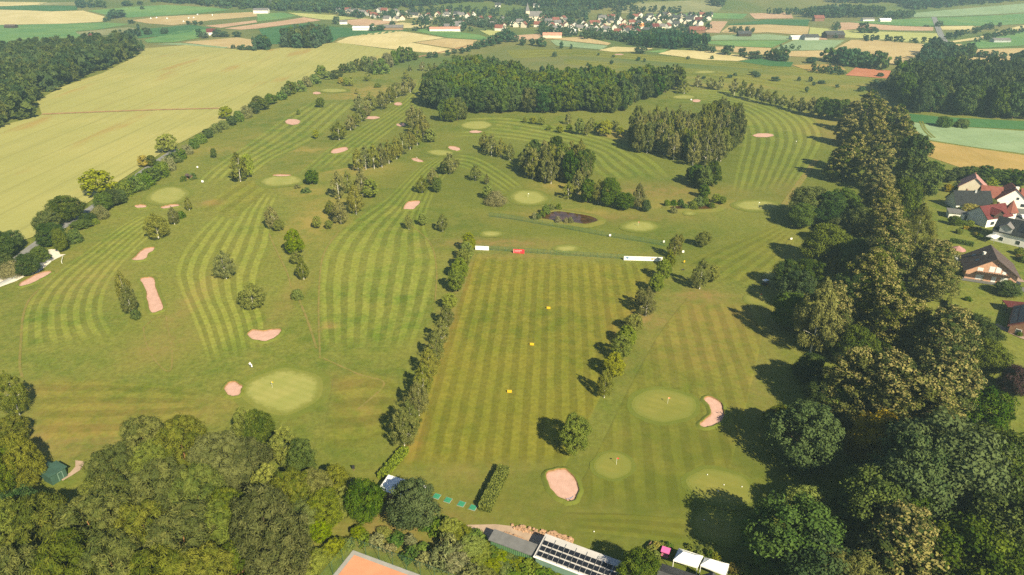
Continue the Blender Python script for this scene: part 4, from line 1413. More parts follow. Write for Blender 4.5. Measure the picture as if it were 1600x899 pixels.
for i, (x_, y_, h_, w_) in enumerate(HEDGE):
    kd = 'oak' if h_ >= 26 else random.choice(['shrub', 'shrub', 'oak', 'beech', 'grey'])
    if (x_, y_) in ((157, 308), (262, 238), (354, 186)):
        kd = 'maple'
    if (x_, y_) in ((226, 261),):
        kd = 'gold'
    zone = 'below the parking place' if x_ < 60 else ('along the lower country road' if x_ < 280 else ('in the middle stretch of the hedgerow' if x_ < 450 else 'at the far end of the hedgerow'))
    special = {(157, 308): 'large round tree between the wheat field and the country road', (262, 238): 'yellowish round tree at the wheat field edge', (354, 186): 'yellow-green tree at the end of the wheat track',
               (226, 261): 'golden bush tree beside the road bend', (98, 394): 'dark columnar tree beside the sand heap yard', (108, 346): 'wide dark tree at the wheat field corner', (8, 404): 'dark tree at the left edge above the parking place'}.get((x_, y_))
    hcount[zone] = hcount.get(zone, 0) + 1
    what = 'tree' if kd in ('oak', 'beech', 'maple') else ('pale bush' if kd == 'grey' else 'shrub')
    tpx(kd, x_, y_, h_, w_, special or f'hedgerow {what} {zone}, {_ORD[hcount[zone] - 1] if hcount[zone] <= 20 else "last"} from its near end', None if special else 'hedgerow ' + zone)


# ---- woods: the outer trees one by one, the closed canopy behind them as one mass
def scatter(poly, sp, jit=.35, seed=1):
    r_ = np.random.default_rng(seed)
    P = np.asarray(poly)
    x0, y0 = P.min(0)
    x1, y1 = P.max(0)
    gx_, gy_ = np.meshgrid(np.arange(x0, x1, sp), np.arange(y0, y1, sp * .87))
    gx_ = gx_ + (np.arange(gx_.shape[0]) % 2)[:, None] * sp * .5
    p = np.column_stack([gx_.ravel(), gy_.ravel()]) + r_.uniform(-jit, jit, (gx_.size, 2)) * sp
    return p[inside(P, p[:, 0], p[:, 1])]


def dist_to_poly(P, pts):
    best = np.full(len(pts), 1e9)
    n = len(P)
    for i in range(n):
        a, b = P[i], P[(i + 1) % n]
        ab = b - a
        t = np.clip(((pts - a) @ ab) / (ab @ ab + 1e-9), 0, 1)
        best = np.minimum(best, np.linalg.norm(pts - (a + t[:, None] * ab), axis=1))
    return best


def canopy(name, pts, kinds, hr, wr, label, cat, lod=3, seed=3):
    """many tree crowns joined: a wood that reads as one mass"""
    r_ = np.random.default_rng(seed)
    by = {}
    for p in pts:
        kd = kinds[r_.integers(len(kinds))]
        V, colr, N = _ARR.setdefault((kd, lod, int(r_.integers(3))), None) or _arr(kd, lod, int(r_.integers(3)))
        H0, W0 = KIND[kd][:2]
        h, w = r_.uniform(*hr), r_.uniform(*wr)
        a = r_.uniform(0, 6.28)
        ca, sa = math.cos(a) * w / W0, math.sin(a) * w / W0
        X = V[:, 0] * ca - V[:, 1] * sa + p[0]
        Y = V[:, 0] * sa + V[:, 1] * ca + p[1]
        Z = V[:, 2] * h / H0 + float(ter(p[0], p[1]))
        cc = colr.copy()
        cc[:, 0] = np.clip(cc[:, 0] * .6 + r_.uniform(-.15, .5), 0, 1)
        by.setdefault(kd, []).append((np.column_stack([X, Y, Z]), cc))
    Vs, Cs, MI, mats = [], [], [], []
    for i, (kd, L) in enumerate(by.items()):
        mats.append(LM[KIND[kd][8]])
        for v, c in L:
            Vs.append(v)
            Cs.append(c)
            MI.append(np.full(len(v) // 4, i))
    if not Vs:
        return None
    V = np.concatenate(Vs)
    F = np.arange(len(V)).reshape(-1, 4)
    me = np_mesh(name, V, F, mats, attrs={'tint': ('FLOAT_COLOR', np.concatenate(Cs))}, matidx=np.concatenate(MI))
    return tag(new_obj(name, me), label, cat, kind='stuff')


_ARR = {}


def _arr(kd, lod, v):
    k = (kd, lod, v, 1)
    if k not in _ARR:
        _ARR[k] = crown_arrays(kd, lod, v + 1)
    return _ARR[k]


def wood(px_poly, sp, kinds, hr, wr, tlabel, group, mlabel, edge=16, seed=1, front=None, name='woodland_canopy', lod=None, mlod=3):
    P = world_poly(px_poly)
    pts = scatter(P, sp, seed=seed)
    d = dist_to_poly(P, pts)
    # the edge that faces the camera shows single trees
    cy_ = P[:, 1].mean()
    shown = d < edge
    if front is not None:
        shown &= np.array([front(*p) for p in pts])
    r_ = random.Random(seed)
    az = pts[:, 0] / np.maximum(pts[:, 1], 1)
    a0, a1 = az.min(), az.max()
    LOOK = {'oak': 'dark green', 'teal': 'blue-green', 'beech': 'olive', 'birch': 'slender pale', 'spruce': 'pointed dark', 'far': 'hazy dark'}
    for p in pts[shown]:
        b = Vector((p[0], p[1], float(ter(*p))))
        kd = r_.choice(kinds)
        q = (p[0] / p[1] - a0) / max(a1 - a0, 1e-6)
        side = ['far left part', 'left part', 'middle', 'right part', 'far right part'][min(4, int(q * 5))]
        col_ = np.abs(pts[:, 0] / pts[:, 1] - p[0] / p[1]) < (a1 - a0) * .06
        near_ = p[1] < np.median(pts[col_, 1]) if col_.sum() > 2 else True
        tree(kd, b, r_.uniform(*hr), r_.uniform(*wr), f'{LOOK[kd]} {tlabel}, {"front" if near_ else "rear"} of its {side}', group, lod=lod)
    rest = pts[~shown]
    if len(rest) and mlabel:
        canopy(name, rest, kinds, hr, wr, mlabel, 'wood', seed=seed, lod=mlod)


LEFTWOOD = [(-110, 214), (0, 200), (28, 191), (62, 180), (54, 160), (98, 134), (158, 114), (212, 89), (216, 80), (196, 77), (150, 80), (90, 84), (30, 88), (-60, 92), (-160, 120)]
wood(LEFTWOOD, 12, ['oak', 'teal', 'teal', 'beech', 'oak', 'oak'], (16, 22), (12, 16), 'tree edging the wood by the wheat field', 'edge trees of the left wood',
     'dense dark broadleaf wood left of the wheat field', edge=13, seed=2, front=lambda x, y: x > -330 and y < 900)
CENWOOD = [(664, 168), (690, 176), (740, 180), (800, 178), (860, 177), (920, 177), (970, 177), (990, 168), (1020, 158), (1050, 147), (1062, 140), (1040, 136), (980, 140), (900, 141), (830, 138), (800, 130), (760, 120), (720, 118), (690, 126), (672, 148)]
wood(CENWOOD, 9.5, ['oak', 'teal', 'oak', 'beech', 'oak', 'teal'], (16, 22), (10, 14), 'tree edging the dense central wood', 'edge trees of the central wood',
     'closed canopy of the dense central wood', edge=11, seed=3, mlod=2)
RWOOD = [(1398, 168), (1430, 178), (1480, 182), (1540, 186), (1620, 190), (1700, 190), (1760, 150), (1700, 128), (1600, 128), (1500, 130), (1420, 132), (1392, 140)]
wood(RWOOD, 11, ['oak', 'teal', 'teal', 'oak', 'spruce'], (20, 26), (11, 14), 'tree edging the right wood', 'edge trees of the right wood',
     'dense dark wood at the right edge', edge=13, seed=4, front=lambda x, y: x < 420, mlod=2)
BIRCHCOPSE = [(978, 222), (1000, 208), (1050, 205), (1090, 208), (1125, 188), (1152, 200), (1156, 222), (1138, 244), (1118, 262), (1090, 262), (1060, 252), (1010, 243), (985, 235)]
wood(BIRCHCOPSE, 8.0, ['birch', 'birch', 'birch', 'beech'], (15, 20), (7, 9.5), 'tree in the large birch copse', 'birches of the large copse', None, edge=99, seed=5, lod=1)
COPSE2 = [(818, 276), (825, 262), (850, 256), (880, 254), (905, 262), (918, 280), (912, 292), (890, 290), (860, 290), (835, 288)]
wood(COPSE2, 6.5, ['birch', 'birch', 'birch', 'oak'], (14, 18), (6.5, 9), 'tree in the small copse above the pond', 'birches of the small copse', None, edge=99, seed=6, lod=1)
ROUND = [(444, 74), (460, 77), (490, 76), (515, 70), (523, 66), (500, 62), (470, 62), (448, 66)]
wood(ROUND, 10, ['far', 'oak'], (17, 22), (11, 14), 'tree edging the round field copse', 'edge trees of the round copse', 'dense round copse standing in the fields', edge=11, seed=7, front=lambda x, y: True)
wood([(398, 80), (424, 79), (424, 74), (400, 74)], 10, ['far', 'oak'], (12, 16), (10, 12), 'tree in the side copse', 'trees of the small side copse', None, edge=99, seed=8, lod=2)

# wooded backdrop and hedges among the far fields
FORESTS = [
    ([(232, 4), (330, 11), (400, 16), (470, 19), (520, 22), (560, 16), (640, 13), (700, 6), (740, 2), (760, -14), (500, -16), (330, -12), (232, -10)], 13, (13, 19), 'hazy forest covering the hillside left behind the village'),
    ([(640, 14), (700, 7), (760, 4), (830, 12), (900, 18), (960, 14), (1000, 4), (1100, -1), (1100, -14), (900, -18), (740, -18), (700, -6)], 14, (13, 18), 'hazy forest covering the hillside above the church'),
    ([(1300, 5), (1400, 6), (1430, 16), (1480, 12), (1600, 2), (1640, -4), (1640, -16), (1300, -16)], 14, (13, 19), 'hazy forest along the top right ridge'),
    ([(1255, 25), (1300, 20), (1380, 22), (1380, 27), (1320, 29), (1258, 28)], 13, (13, 18), 'distant copse strip at the upper right'),
    ([(1110, -2), (1130, -2), (1134, 12), (1112, 12)], 13, (13, 18), 'small distant copse on the dry hillside'),
    ([(1395, 24), (1440, 28), (1400, 32), (1376, 30)], 13, (9, 13), 'low distant copse by the upper right fields'),
    ([(790, 26), (830, 20), (905, 20), (925, 24), (905, 30), (840, 34), (800, 36)], 13, (10, 14), 'trees crowding behind the church'),
    ([(985, 62), (1020, 58), (1070, 62), (1110, 72), (1070, 79), (1010, 76), (985, 70)], 12, (11, 15), 'belt of trees in front of the village end'),
    ([(905, 55), (985, 60), (985, 66), (905, 62)], 13, (9, 13), 'trees below the village centre'),
    ([(1425, 110), (1440, 96), (1455, 84), (1480, 84), (1484, 100), (1440, 118)], 11, (14, 19), 'tree tongue running up from the right wood'),
    ([(1484, 100), (1500, 84), (1520, 84), (1520, 94), (1500, 104)], 12, (11, 15), 'bushy trees above the right wood'),
    ([(1570, 106), (1640, 90), (1640, 112), (1580, 112)], 12, (12, 16), 'trees at the far right edge'),
    ([(1282, 96), (1320, 104), (1385, 112), (1392, 108), (1340, 98), (1290, 91)], 11, (13, 18), 'tree belt behind the red tilled field'),
    ([(1205, 97), (1232, 98), (1236, 92), (1208, 90)], 11, (10, 14), 'tree clump at the left end of the red field belt'),
    ([(690, 40), (790, 45), (800, 38), (740, 34), (690, 35)], 13, (8, 11), 'garden trees below the church'),
    ([(640, 26), (700, 24), (780, 26), (780, 18), (700, 14), (640, 18)], 18, (8, 11), 'trees between the upper village houses'),
    ([(840, 48), (905, 52), (905, 58), (845, 56)], 14, (8, 12), 'trees below the church lane'),
    ([(122, 14), (168, 13), (168, 10), (122, 8)], 12, (10, 14), 'distant copse in the top left fields'),
    ([(186, 62), (236, 55), (236, 52), (190, 58)], 9, (7, 10), 'hedge behind the left wood'),
    ([(1480, 64), (1520, 56), (1560, 44), (1562, 40), (1500, 54), (1476, 60)], 13, (6, 9), 'hedge line at the right edge fields'),
    ([(1300, 43), (1308, 42), (1312, 48), (1304, 48)], 9, (7, 9), 'dark hedge at the reddish field'),
    ([(1340, 64), (1380, 66), (1460, 70), (1460, 66), (1380, 62), (1340, 60)], 13, (5, 8), 'hedge between the striped and the straw field'),
    ([(1200, 24), (1250, 24), (1290, 26), (1290, 22), (1200, 20)], 14, (8, 12), 'hedge trees on the right hillside'),
    ([(1218, 80), (1252, 80), (1252, 76), (1218, 75)], 11, (4, 6), 'bushes in the blue-green field'),
    ([(1262, 114), (1318, 119), (1318, 114), (1290, 110), (1262, 110)], 7, (4, 7), 'thick hedge left of the red field'),
    ([(1136, 52), (1182, 52), (1180, 48), (1140, 49)], 11, (5, 8), 'hedge in the straw field'),
    ([(956, 20), (1065, 22), (1065, 18), (960, 15)], 15, (8, 12), 'hedge trees above the village'),
    ([(290, 40), (318, 40), (318, 37), (290, 38)], 9, (5, 7), 'thin hedge at the left fields'),
    ([(1520, 66), (1560, 54), (1600, 48), (1600, 52), (1556, 62), (1530, 68)], 13, (6, 10), 'hedge in the right fields'),
]
for i, (P_, sp_, hr_, lab) in enumerate(FORESTS):
    pts_ = scatter(world_poly(P_), sp_, seed=20 + i)
    canopy('distant_woodland' if hr_[1] > 12 else 'distant_hedge', pts_, ['far', 'far', 'teal'], hr_, (hr_[0] * .75, hr_[1] * .8), lab, 'wood' if hr_[1] > 12 else 'hedge', seed=40 + i, lod=3)

# ---- the great limes and neighbours at the right, placed by their tops
BELT = [
    ('lime', 1364, 143, 25, 13, 'farthest lime tree of the belt, in front of the straw meadow'), ('lime', 1338, 160, 22, 12, 'lime beside the farthest one on the fairway side'), ('lime', 1378, 158, 25, 13, 'blossoming lime just nearer than the farthest one'),
    ('lime', 1408, 165, 23, 12, 'lime at the outer flank facing the pale green crop'), ('lime', 1328, 180, 21, 12, 'low lime at the fairway side of the far belt'), ('lime', 1372, 180, 25, 13, 'blossoming lime in the middle of the far belt'),
    ('lime', 1418, 190, 24, 14, 'large lime on the outer flank above the dry meadow'), ('lime', 1340, 210, 24, 13, 'blossoming lime with the two long shadows on the fairway'), ('lime', 1385, 205, 25, 13, 'lime behind the blossoming one with long shadows'),
    ('oak', 1436, 215, 22, 14, 'dark tree at the outer flank near the dry meadow'), ('lime', 1325, 226, 22, 14, 'wide lime at the fairway edge beside the dry band'), ('lime', 1378, 230, 25, 12, 'tan-blossomed lime in the centre of the belt'),
    ('oak', 1430, 250, 21, 14, 'dark round tree left of the first house'), ('lime', 1382, 262, 25, 12, 'slim blossomed lime in the middle line of the belt'), ('oak', 1455, 262, 17, 12, 'green tree behind the black-roofed house'),
    ('lime', 1388, 292, 25, 13, 'lime beside the gap towards the houses'), ('oak', 1420, 285, 22, 13, 'dark tree facing the black-roofed house'), ('oak', 1270, 297, 15, 16, 'broad dark bush tree at the fairway corner'),
    ('teal', 1300, 305, 15, 13, 'dark green tree behind the fairway corner bush'), ('oak', 1322, 300, 14, 12, 'shaded tree behind the fairway corner'), ('oak', 1256, 322, 11, 10, 'lowest dark bush tree at the fairway corner'),
    ('lime', 1392, 322, 26, 14, 'tall lime across from the red-roofed house'), ('birch', 1445, 322, 22, 14, 'pale birch towards the garden lawns'), ('beech', 1312, 345, 12, 10, 'tan-topped small tree above the lit round one'),
    ('oak', 1298, 358, 16, 14, 'sunlit round tree at the middle of the fairway side'), ('gold', 1308, 402, 6, 6, 'yellow bush below the sunlit round tree'), ('lime', 1396, 362, 26, 15, 'great lime at the middle of the belt'),
    ('lime', 1470, 382, 22, 15, 'blossoming lime beside the pink house'), ('lime', 1372, 395, 24, 14, 'lime left of the blossoming one by the pink house'), ('oak', 1268, 412, 12, 11, 'dark bush tree casting shade on the small green'),
    ('oak', 1236, 412, 11, 9, 'bush tree at the shaded small green'), ('teal', 1250, 430, 13, 11, 'dark tree right of the golf buggy'), ('birch', 1292, 440, 26, 12, 'tall pale birch with white limbs at the fairway side'), ('lime', 1310, 446, 25, 11, 'lime twin of the white-limbed birch'),
    ('oak', 1240, 465, 12, 10, 'dark shaded tree below the small green'), ('lime', 1388, 438, 25, 15, 'lime behind the white-limbed birch'), ('lime', 1425, 470, 22, 13, 'lime facing the garden lawn'), ('lime', 1492, 487, 24, 14, 'bright blossoming lime at the garden lawn'),
    ('oak', 1530, 500, 11, 11, 'green garden tree left of the solar roof bungalow'), ('oak', 1550, 540, 10, 10, 'garden tree below the bungalow lawn'), ('lime', 1398, 560, 24, 17, 'huge tan-blossomed lime above the golden tree'), ('lime', 1352, 552, 23, 13, 'lime at the left of the huge tan one'),
    ('lime', 1500, 560, 24, 15, 'blossoming lime at the right of the huge tan one'), ('lime', 1455, 600, 22, 14, 'lime between the two huge blossoming ones'), ('oak', 1270, 560, 9, 8, 'small bright tree in the shade of the belt'), ('teal', 1268, 645, 16, 14.5, 'massive blue-green tree beside the shaded practice green'),
    ('gold', 1378, 655, 15, 11, 'golden yellow tree in the middle of the near belt'), ('teal', 1500, 672, 23, 22, 'massive dark tree filling the lower right'), ('teal', 1440, 700, 21, 16, 'dark tree left of the massive one'), ('oak', 1560, 690, 20, 16, 'dark tree right of the massive one'),
    ('oak', 1375, 752, 16, 14, 'mid-green tree below the golden one'), ('oak', 1420, 770, 13, 11, 'dark tree right below the mid-green one'), ('maple', 1262, 768, 9, 8, 'yellow-green bush tree at the near shade edge'), ('teal', 1248, 800, 17, 16, 'near dark tree shading the lowest green'),
    ('lime', 1432, 812, 19, 16, 'tan-blossomed lime at the bottom edge'), ('oak', 1540, 850, 17, 17, 'dark tree in the bottom right corner'), ('oak', 1590, 800, 16, 15, 'tree at the right edge above the corner'), ('beech', 1585, 720, 14, 12, 'lighter tree at the right edge'),
    ('purple', 1594, 578, 8, 7, 'dark purple copper tree at the right edge'), ('oak', 1545, 620, 15, 13, 'green tree with white flowers right of the blossoming limes'), ('beech', 1330, 880, 14, 13, 'shaded tree at the bottom edge left of the tan lime'), ('teal', 1290, 860, 15, 14, 'dark tree at the bottom edge below the near shade'),
    ('oak', 1345, 520, 12, 11, 'shaded underwood tree inside the belt'), ('oak', 1330, 600, 11, 12, 'shaded low tree at the dark heart of the belt'), ('oak', 1290, 600, 10, 9, 'dark low tree at the fairway rim'), ('oak', 1340, 430, 14, 12, 'dark tree between birch and limes'),
    ('oak', 1345, 380, 15, 12, 'dark tree between the sunlit round one and the great lime'), ('oak', 1350, 330, 15, 12, 'dark tree between the corner bushes and the tall lime'), ('beech', 1225, 640, 7, 7, 'tan shrub tree at the rim of the blue-green tree'),
]
for it in BELT:
    kd_, x_, y_, h_, w_, l_ = it
    ttop(kd_, x_, y_, h_ * (.94 if kd_ == 'lime' else 1), w_ * (1.14 if kd_ == 'lime' else 1), l_)
for i, (x_, y_, h_, w_) in enumerate([(1482, 268, 6, 8), (1500, 264, 6, 8), (1520, 262, 7, 9), (1545, 262, 8, 11), (1572, 268, 7, 10), (1595, 268, 8, 12), (1460, 255, 9, 10), (1530, 272, 6, 8)]):
    ttop('oak', x_, y_, h_, w_, 'leafy tree in the hedge behind the houses', 'hedge trees behind the houses')
GARDEN = [('gold', 1512, 337, 18, 21, 'yellow-green tree in front of the black roof'), ('gold', 1553, 330, 12, 20, 'golden shrub beside the white garage gable'), ('gold', 1562, 318, 12, 16, 'golden garden tree left of the white garage gable'), ('maple', 1546, 292, 14, 18, 'bright tree between the two far houses'),
          ('beech', 1545, 322, 12, 18, 'bushes below the pink-gabled house'), ('shrub', 1503, 352, 7, 12, 'left clipped bush on the garden lawn'), ('shrub', 1514, 352, 7, 13, 'right clipped bush on the garden lawn'), ('shrub', 1498, 365, 7, 10, 'dark bush at the lawn edge'),
          ('oak', 1573, 462, 20, 34, 'round garden tree above the solar roof bungalow'), ('shrub', 1592, 398, 10, 14, 'bush below the white gable wall'), ('shrub', 1543, 432, 5, 6, 'small round bush before the pink house'), ('shrub', 1558, 434, 6, 8, 'round bush beside the paved drive'),
          ('shrub', 1494, 320, 9, 12, 'bush at the left of the black roof'), ('gold', 1480, 300, 12, 10, 'orange-brown bush at the left of the black roof'), ('shrub', 1592, 525, 6, 8, 'little bush beside the bungalow terrace'), ('oak', 1500, 300, 16, 22, 'ivy-dark tree covering the pink-gabled house'),
          ('shrub', 1474, 198, 15, 22, 'left dark bush in the pale green crop'), ('shrub', 1502, 199, 12, 20, 'right dark bush in the pale green crop')]
for it in GARDEN:
    tpx(*it)

# ---- the near canopy at the lower left, placed by tops
NEARL = [
    ('birch', 5, 583, 14, 9, 'white-limbed birch at the left edge casting a dark shadow'), ('beech', 12, 655, 8, 8, 'brownish shrub tree under the white-limbed birch'), ('beech', 14, 688, 16, 10, 'large sunlit tree left of the dark green shed'), ('beech', -40, 700, 16, 11, 'tree cut by the left edge'),
    ('teal', 15, 780, 13, 12, 'shaded tree behind the shed'),
    ('beech', 215, 662, 15, 13, 'yellow-green tree at the top of the near canopy'), ('beech', 275, 662, 16, 15, 'tree with reddish twigs at the top of the near canopy'), ('grey_tree', 335, 690, 14, 15, 'grey-green willow-like tree right of the reddish twigs'), ('beech', 170, 706, 13, 12, 'light tree above the shed path'),
    ('beech', 240, 735, 17, 14, 'feathery tree in the middle of the near canopy'), ('beech', 300, 740, 17, 14, 'light feathery tree right in the near canopy'), ('beech', 170, 752, 15, 13, 'feathery tree left in the near canopy'), ('beech', 130, 790, 17, 14, 'dense hornbeam below the shed'),
    ('beech', 50, 790, 17, 14, 'hornbeam at the lower left'), ('beech', -10, 800, 17, 14, 'hornbeam cut by the lower left edge'), ('beech', 90, 850, 17, 14, 'hornbeam at the bottom left'), ('beech', 20, 870, 17, 14, 'hornbeam in the bottom left corner'), ('beech', 160, 850, 17, 14, 'hornbeam at the bottom edge'),
    ('beech', 215, 800, 17, 14, 'olive tree with pale stems in the lower canopy'), ('beech', 280, 810, 18, 15, 'tawny tree with a bare white limb'), ('beech', 235, 880, 17, 14, 'tree at the bottom edge below the tawny one'), ('beech', 310, 870, 15, 12, 'dark tree at the bottom edge'),
    ('beech', 352, 775, 15, 11, 'yellow-green tree at the right of the near canopy'), ('grey_tree', 405, 780, 18, 15, 'grey-dark tree at the right end of the near canopy'), ('grey_tree', 425, 850, 16, 13, 'grey-dark tree at the bottom edge'), ('beech', 375, 850, 12, 10, 'bright tree at the bottom edge between dark ones'),
    ('grey_tree', 375, 700, 13, 13, 'willow-like tree behind the full dark one'), ('maple', 415, 735, 11, 9, 'fresh green tree inside the canopy edge'), ('beech', 448, 742, 12, 9, 'upright light tree below the bright red-stemmed one'), ('beech', 490, 740, 10, 9, 'light tree with two reddish stems'),
    ('beech', 520, 735, 9, 8, 'rounded light tree beside the two reddish stems'), ('maple', 540, 768, 7, 8, 'yellow-green bush right of the reddish stems'), ('beech', 505, 775, 8, 9, 'bright bush below the reddish stems'), ('beech', 470, 790, 8, 9, 'bright bush at the slope edge'),
    ('beech', 150, 748, 10, 9, 'light tree directly right of the shed'), ('beech', 230, 700, 14, 13, 'dark tree under the reddish-twig one'), ('beech', 330, 800, 15, 13, 'olive tree between tawny and grey-dark ones'),
    ('oak', 1000, 872, 9, 9, 'round tree covering the end of the solar panel roof'), ('beech', 455, 850, 7, 8, 'bush at the bottom slope'), ('maple', 500, 815, 5, 6, 'small bush on the tennis slope'),
]
for it in NEARL:
    kd_, x_, y_, h_, w_, l_ = it
    ttop(kd_, x_, y_, h_ * random.uniform(.85, 1.08), w_ * random.uniform(.72, .92), l_)
# undergrowth strip between tennis court and yard
UND = [(690, 828, 'shrub'), (705, 836, 'maple'), (722, 842, 'maple'), (740, 848, 'shrub'), (735, 862, 'maple'), (755, 862, 'maple'), (770, 868, 'shrub'), (785, 872, 'maple'), (800, 878, 'shrub'), (815, 886, 'maple'), (830, 892, 'shrub'), (770, 888, 'maple'), (790, 895, 'shrub'), (745, 885, 'maple'), (720, 868, 'grey'), (700, 862, 'grey'),
       (715, 885, 'grey'), (735, 900, 'grey'), (760, 905, 'maple'), (690, 880, 'grey'), (850, 902, 'shrub'), (870, 908, 'shrub'), (810, 905, 'shrub'), (672, 822, 'shrub'), (620, 845, 'shrub'), (640, 850, 'grey'), (570, 848, 'shrub'), (590, 850, 'grey'), (545, 858, 'maple'), (525, 866, 'maple'), (505, 878, 'maple'), (488, 892, 'maple'),
       (470, 880, 'maple'), (455, 895, 'maple'), (610, 862, 'grey'), (640, 872, 'shrub'), (665, 880, 'grey'), (660, 860, 'shrub'), (560, 838, 'maple'), (600, 836, 'maple')]
for i, (x_, y_, kd) in enumerate(UND):
    b_ = G(x_, y_)
    tree(kd, b_, random.uniform(2.2, 4.2) * (.6 if 540 < x_ < 680 else (.45 if x_ > 742 else 1)), random.uniform(3.6, 5.2) * (.7 if 540 < x_ < 680 else 1), {'grey': 'pale flowering', 'maple': 'yellow-green', 'shrub': 'dark green'}[kd] + (' bush in the thicket above the tennis court' if x_ < 680 else ' bush in the thicket in front of the green shed'), 'thicket bushes', lod=1 if kd != 'maple' else 0, name='thicket_bush', cat='bush')
# =================================================================== BUILDINGS AND OBJECTS
M['white_wall'] = plain('white_render', (0.74, 0.72, 0.68), .8, .05, .3)
M['village_white'] = plain('weathered_white_render', (0.60, 0.58, 0.54), .85, .08, .3)
M['cream_wall'] = plain('cream_render', (0.62, 0.55, 0.44), .8, .06, .3)
M['pink_brick'] = plain('pink_brick', (0.50, 0.29, 0.20), .85, .12, 1.2)
M['brown_wall'] = plain('brown_brick', (0.20, 0.11, 0.075), .85, .15, 1.2)
M['grey_wall'] = plain('grey_wall', (0.36, 0.37, 0.38), .85, .08, .5)
M['wood_dark'] = plain('dark_timber', (0.045, 0.032, 0.025), .8, .2, 2)
M['wood'] = plain('weathered_timber', (0.24, 0.15, 0.09), .8, .2, 2)
M['green_paint'] = plain('green_sheet_paint', (0.10, 0.20, 0.085), .6, .10, 1)
M['teal_paint'] = plain('grey_green_paint', (0.135, 0.215, 0.175), .6, .08, .5)
M['dkgreen_paint'] = plain('dark_green_paint', (0.040, 0.085, 0.065), .55, .12, .6)
M['white_metal'] = plain('white_sheet_metal', (0.82, 0.82, 0.83), .5, .04, .4, .3)
M['pale_roof'] = plain('pale_grey_sheet', (0.46, 0.44, 0.44), .6, .06, .4, .3)
M['grey_roof'] = plain('grey_roofing_felt', (0.135, 0.135, 0.14), .85, .12, .7)
M['glass'] = plain('window_glass', (0.03, 0.04, 0.05), .1, .1, 1, .6)
M['shutter'] = plain('white_shutter', (0.72, 0.71, 0.70), .6, .03, 1)
M['panel'] = plain('solar_panel', (0.012, 0.014, 0.022), .35, .2, .8, .3)
M['rail'] = plain('steel_rail', (0.22, 0.22, 0.23), .5, .05, 1, .4)
M['tent'] = plain('white_tent_fabric', (0.80, 0.80, 0.80), .7, .03, .5)
M['pink'] = plain('pink_fabric', (0.62, 0.13, 0.36), .7, .06, 1)
M['clay'] = plain('clay_court', (0.52, 0.235, 0.140), .95, .07, .25)
M['court_edge'] = plain('grey_paving', (0.29, 0.28, 0.28), .9, .08, .5)
M['fence_green'] = plain('green_fence_post', (0.03, 0.085, 0.055), .6, .1, 1)
M['mat'] = plain('tee_mat_green', (0.035, 0.215, 0.125), .95, .12, 2)
M['yellow'] = plain('yellow_board', (0.68, 0.42, 0.02), .6, .05, 1)
M['red'] = plain('red_banner', (0.60, 0.035, 0.045), .6, .05, 1)
M['white'] = plain('white_board', (0.82, 0.82, 0.82), .6, .02, 1)
M['blue'] = plain('blue_print', (0.13, 0.22, 0.42), .6, .05, 1)
M['greyprint'] = plain('grey_print', (0.42, 0.46, 0.53), .6, .05, 1)
M['orange'] = plain('orange_print', (0.75, 0.28, 0.15), .6, .05, 1)
M['pinkprint'] = plain('pale_red_print', (0.78, 0.42, 0.42), .6, .05, 1)
M['stone'] = plain('reddish_sandstone', (0.38, 0.235, 0.150), .9, .35, .8)
M['tyre'] = plain('black_rubber', (0.02, 0.02, 0.02), .8, .1, 1)
M['dark'] = plain('dark_plastic', (0.03, 0.03, 0.035), .6, .1, 1)
M['car_white'] = plain('white_car_paint', (0.75, 0.75, 0.76), .25, .02, 1, .5)


def roof_mat(name, col, var=.18):
    m, nt, b = mat_new(name)
    pos = nd(nt, 'TexCoord').outputs['Object']
    f = noise(nt, pos, .5, 4, .6)
    c = mixc(nt, ramp(nt, f, .3, .7), tuple(v * (1 - var) for v in col), tuple(v * (1 + var) for v in col))
    sep = nd(nt, 'SeparateXYZ')
    nt.links.new(pos, sep.inputs[0])
    w = math_n(nt, 'PINGPONG', sep.outputs[2], .17)
    c = mixc(nt, ramp(nt, w, 0, .06, .35, 0), c, tuple(v * .55 for v in col))
    nt.links.new(c, b.inputs['Base Color'])
    b.inputs['Roughness'].default_value = .75
    return m


RM = {'red': roof_mat('red_roof_tiles', (0.20, 0.072, 0.056)), 'maroon': roof_mat('maroon_roof_tiles', (0.115, 0.028, 0.030)), 'dark': roof_mat('anthracite_roof_tiles', (0.060, 0.062, 0.068)),
      'black': roof_mat('black_roof_tiles', (0.019, 0.022, 0.027)), 'grey': roof_mat('grey_roof_tiles', (0.16, 0.15, 0.155)), 'orange': roof_mat('orange_roof_tiles', (0.60, 0.22, 0.07)),
      'brown': roof_mat('brown_roof_tiles', (0.085, 0.062, 0.060)), 'rose': roof_mat('rose_roof_tiles', (0.36, 0.19, 0.18)), 'salmon': roof_mat('salmon_roof_sheet', (0.55, 0.26, 0.19)), 'white': M['white_metal']}


def P2(px, py, h=0.0):
    """point of the photograph taken at a height above the land"""
    p = G(px, py, h)
    return p


def gable_roof(L, W, he, hr, t=.22, ov=.5):
    """two roof slabs, ridge along x"""
    mb = MB()
    sl = (hr - he) / (W / 2)
    y1 = W / 2 + ov
    ze = he - ov * sl
    x1 = L / 2 + ov
    for s in (-1, 1):
        a = [(-x1, 0, hr + .12), (x1, 0, hr + .12), (x1, s * y1, ze + .12), (-x1, s * y1, ze + .12)]
        b = [(p[0], p[1], p[2] + t) for p in a]
        mb.add(a + b, [(0, 1, 2, 3), (4, 5, 6, 7), (0, 1, 5, 4), (1, 2, 6, 5), (2, 3, 7, 6), (3, 0, 4, 7)])
    return mb


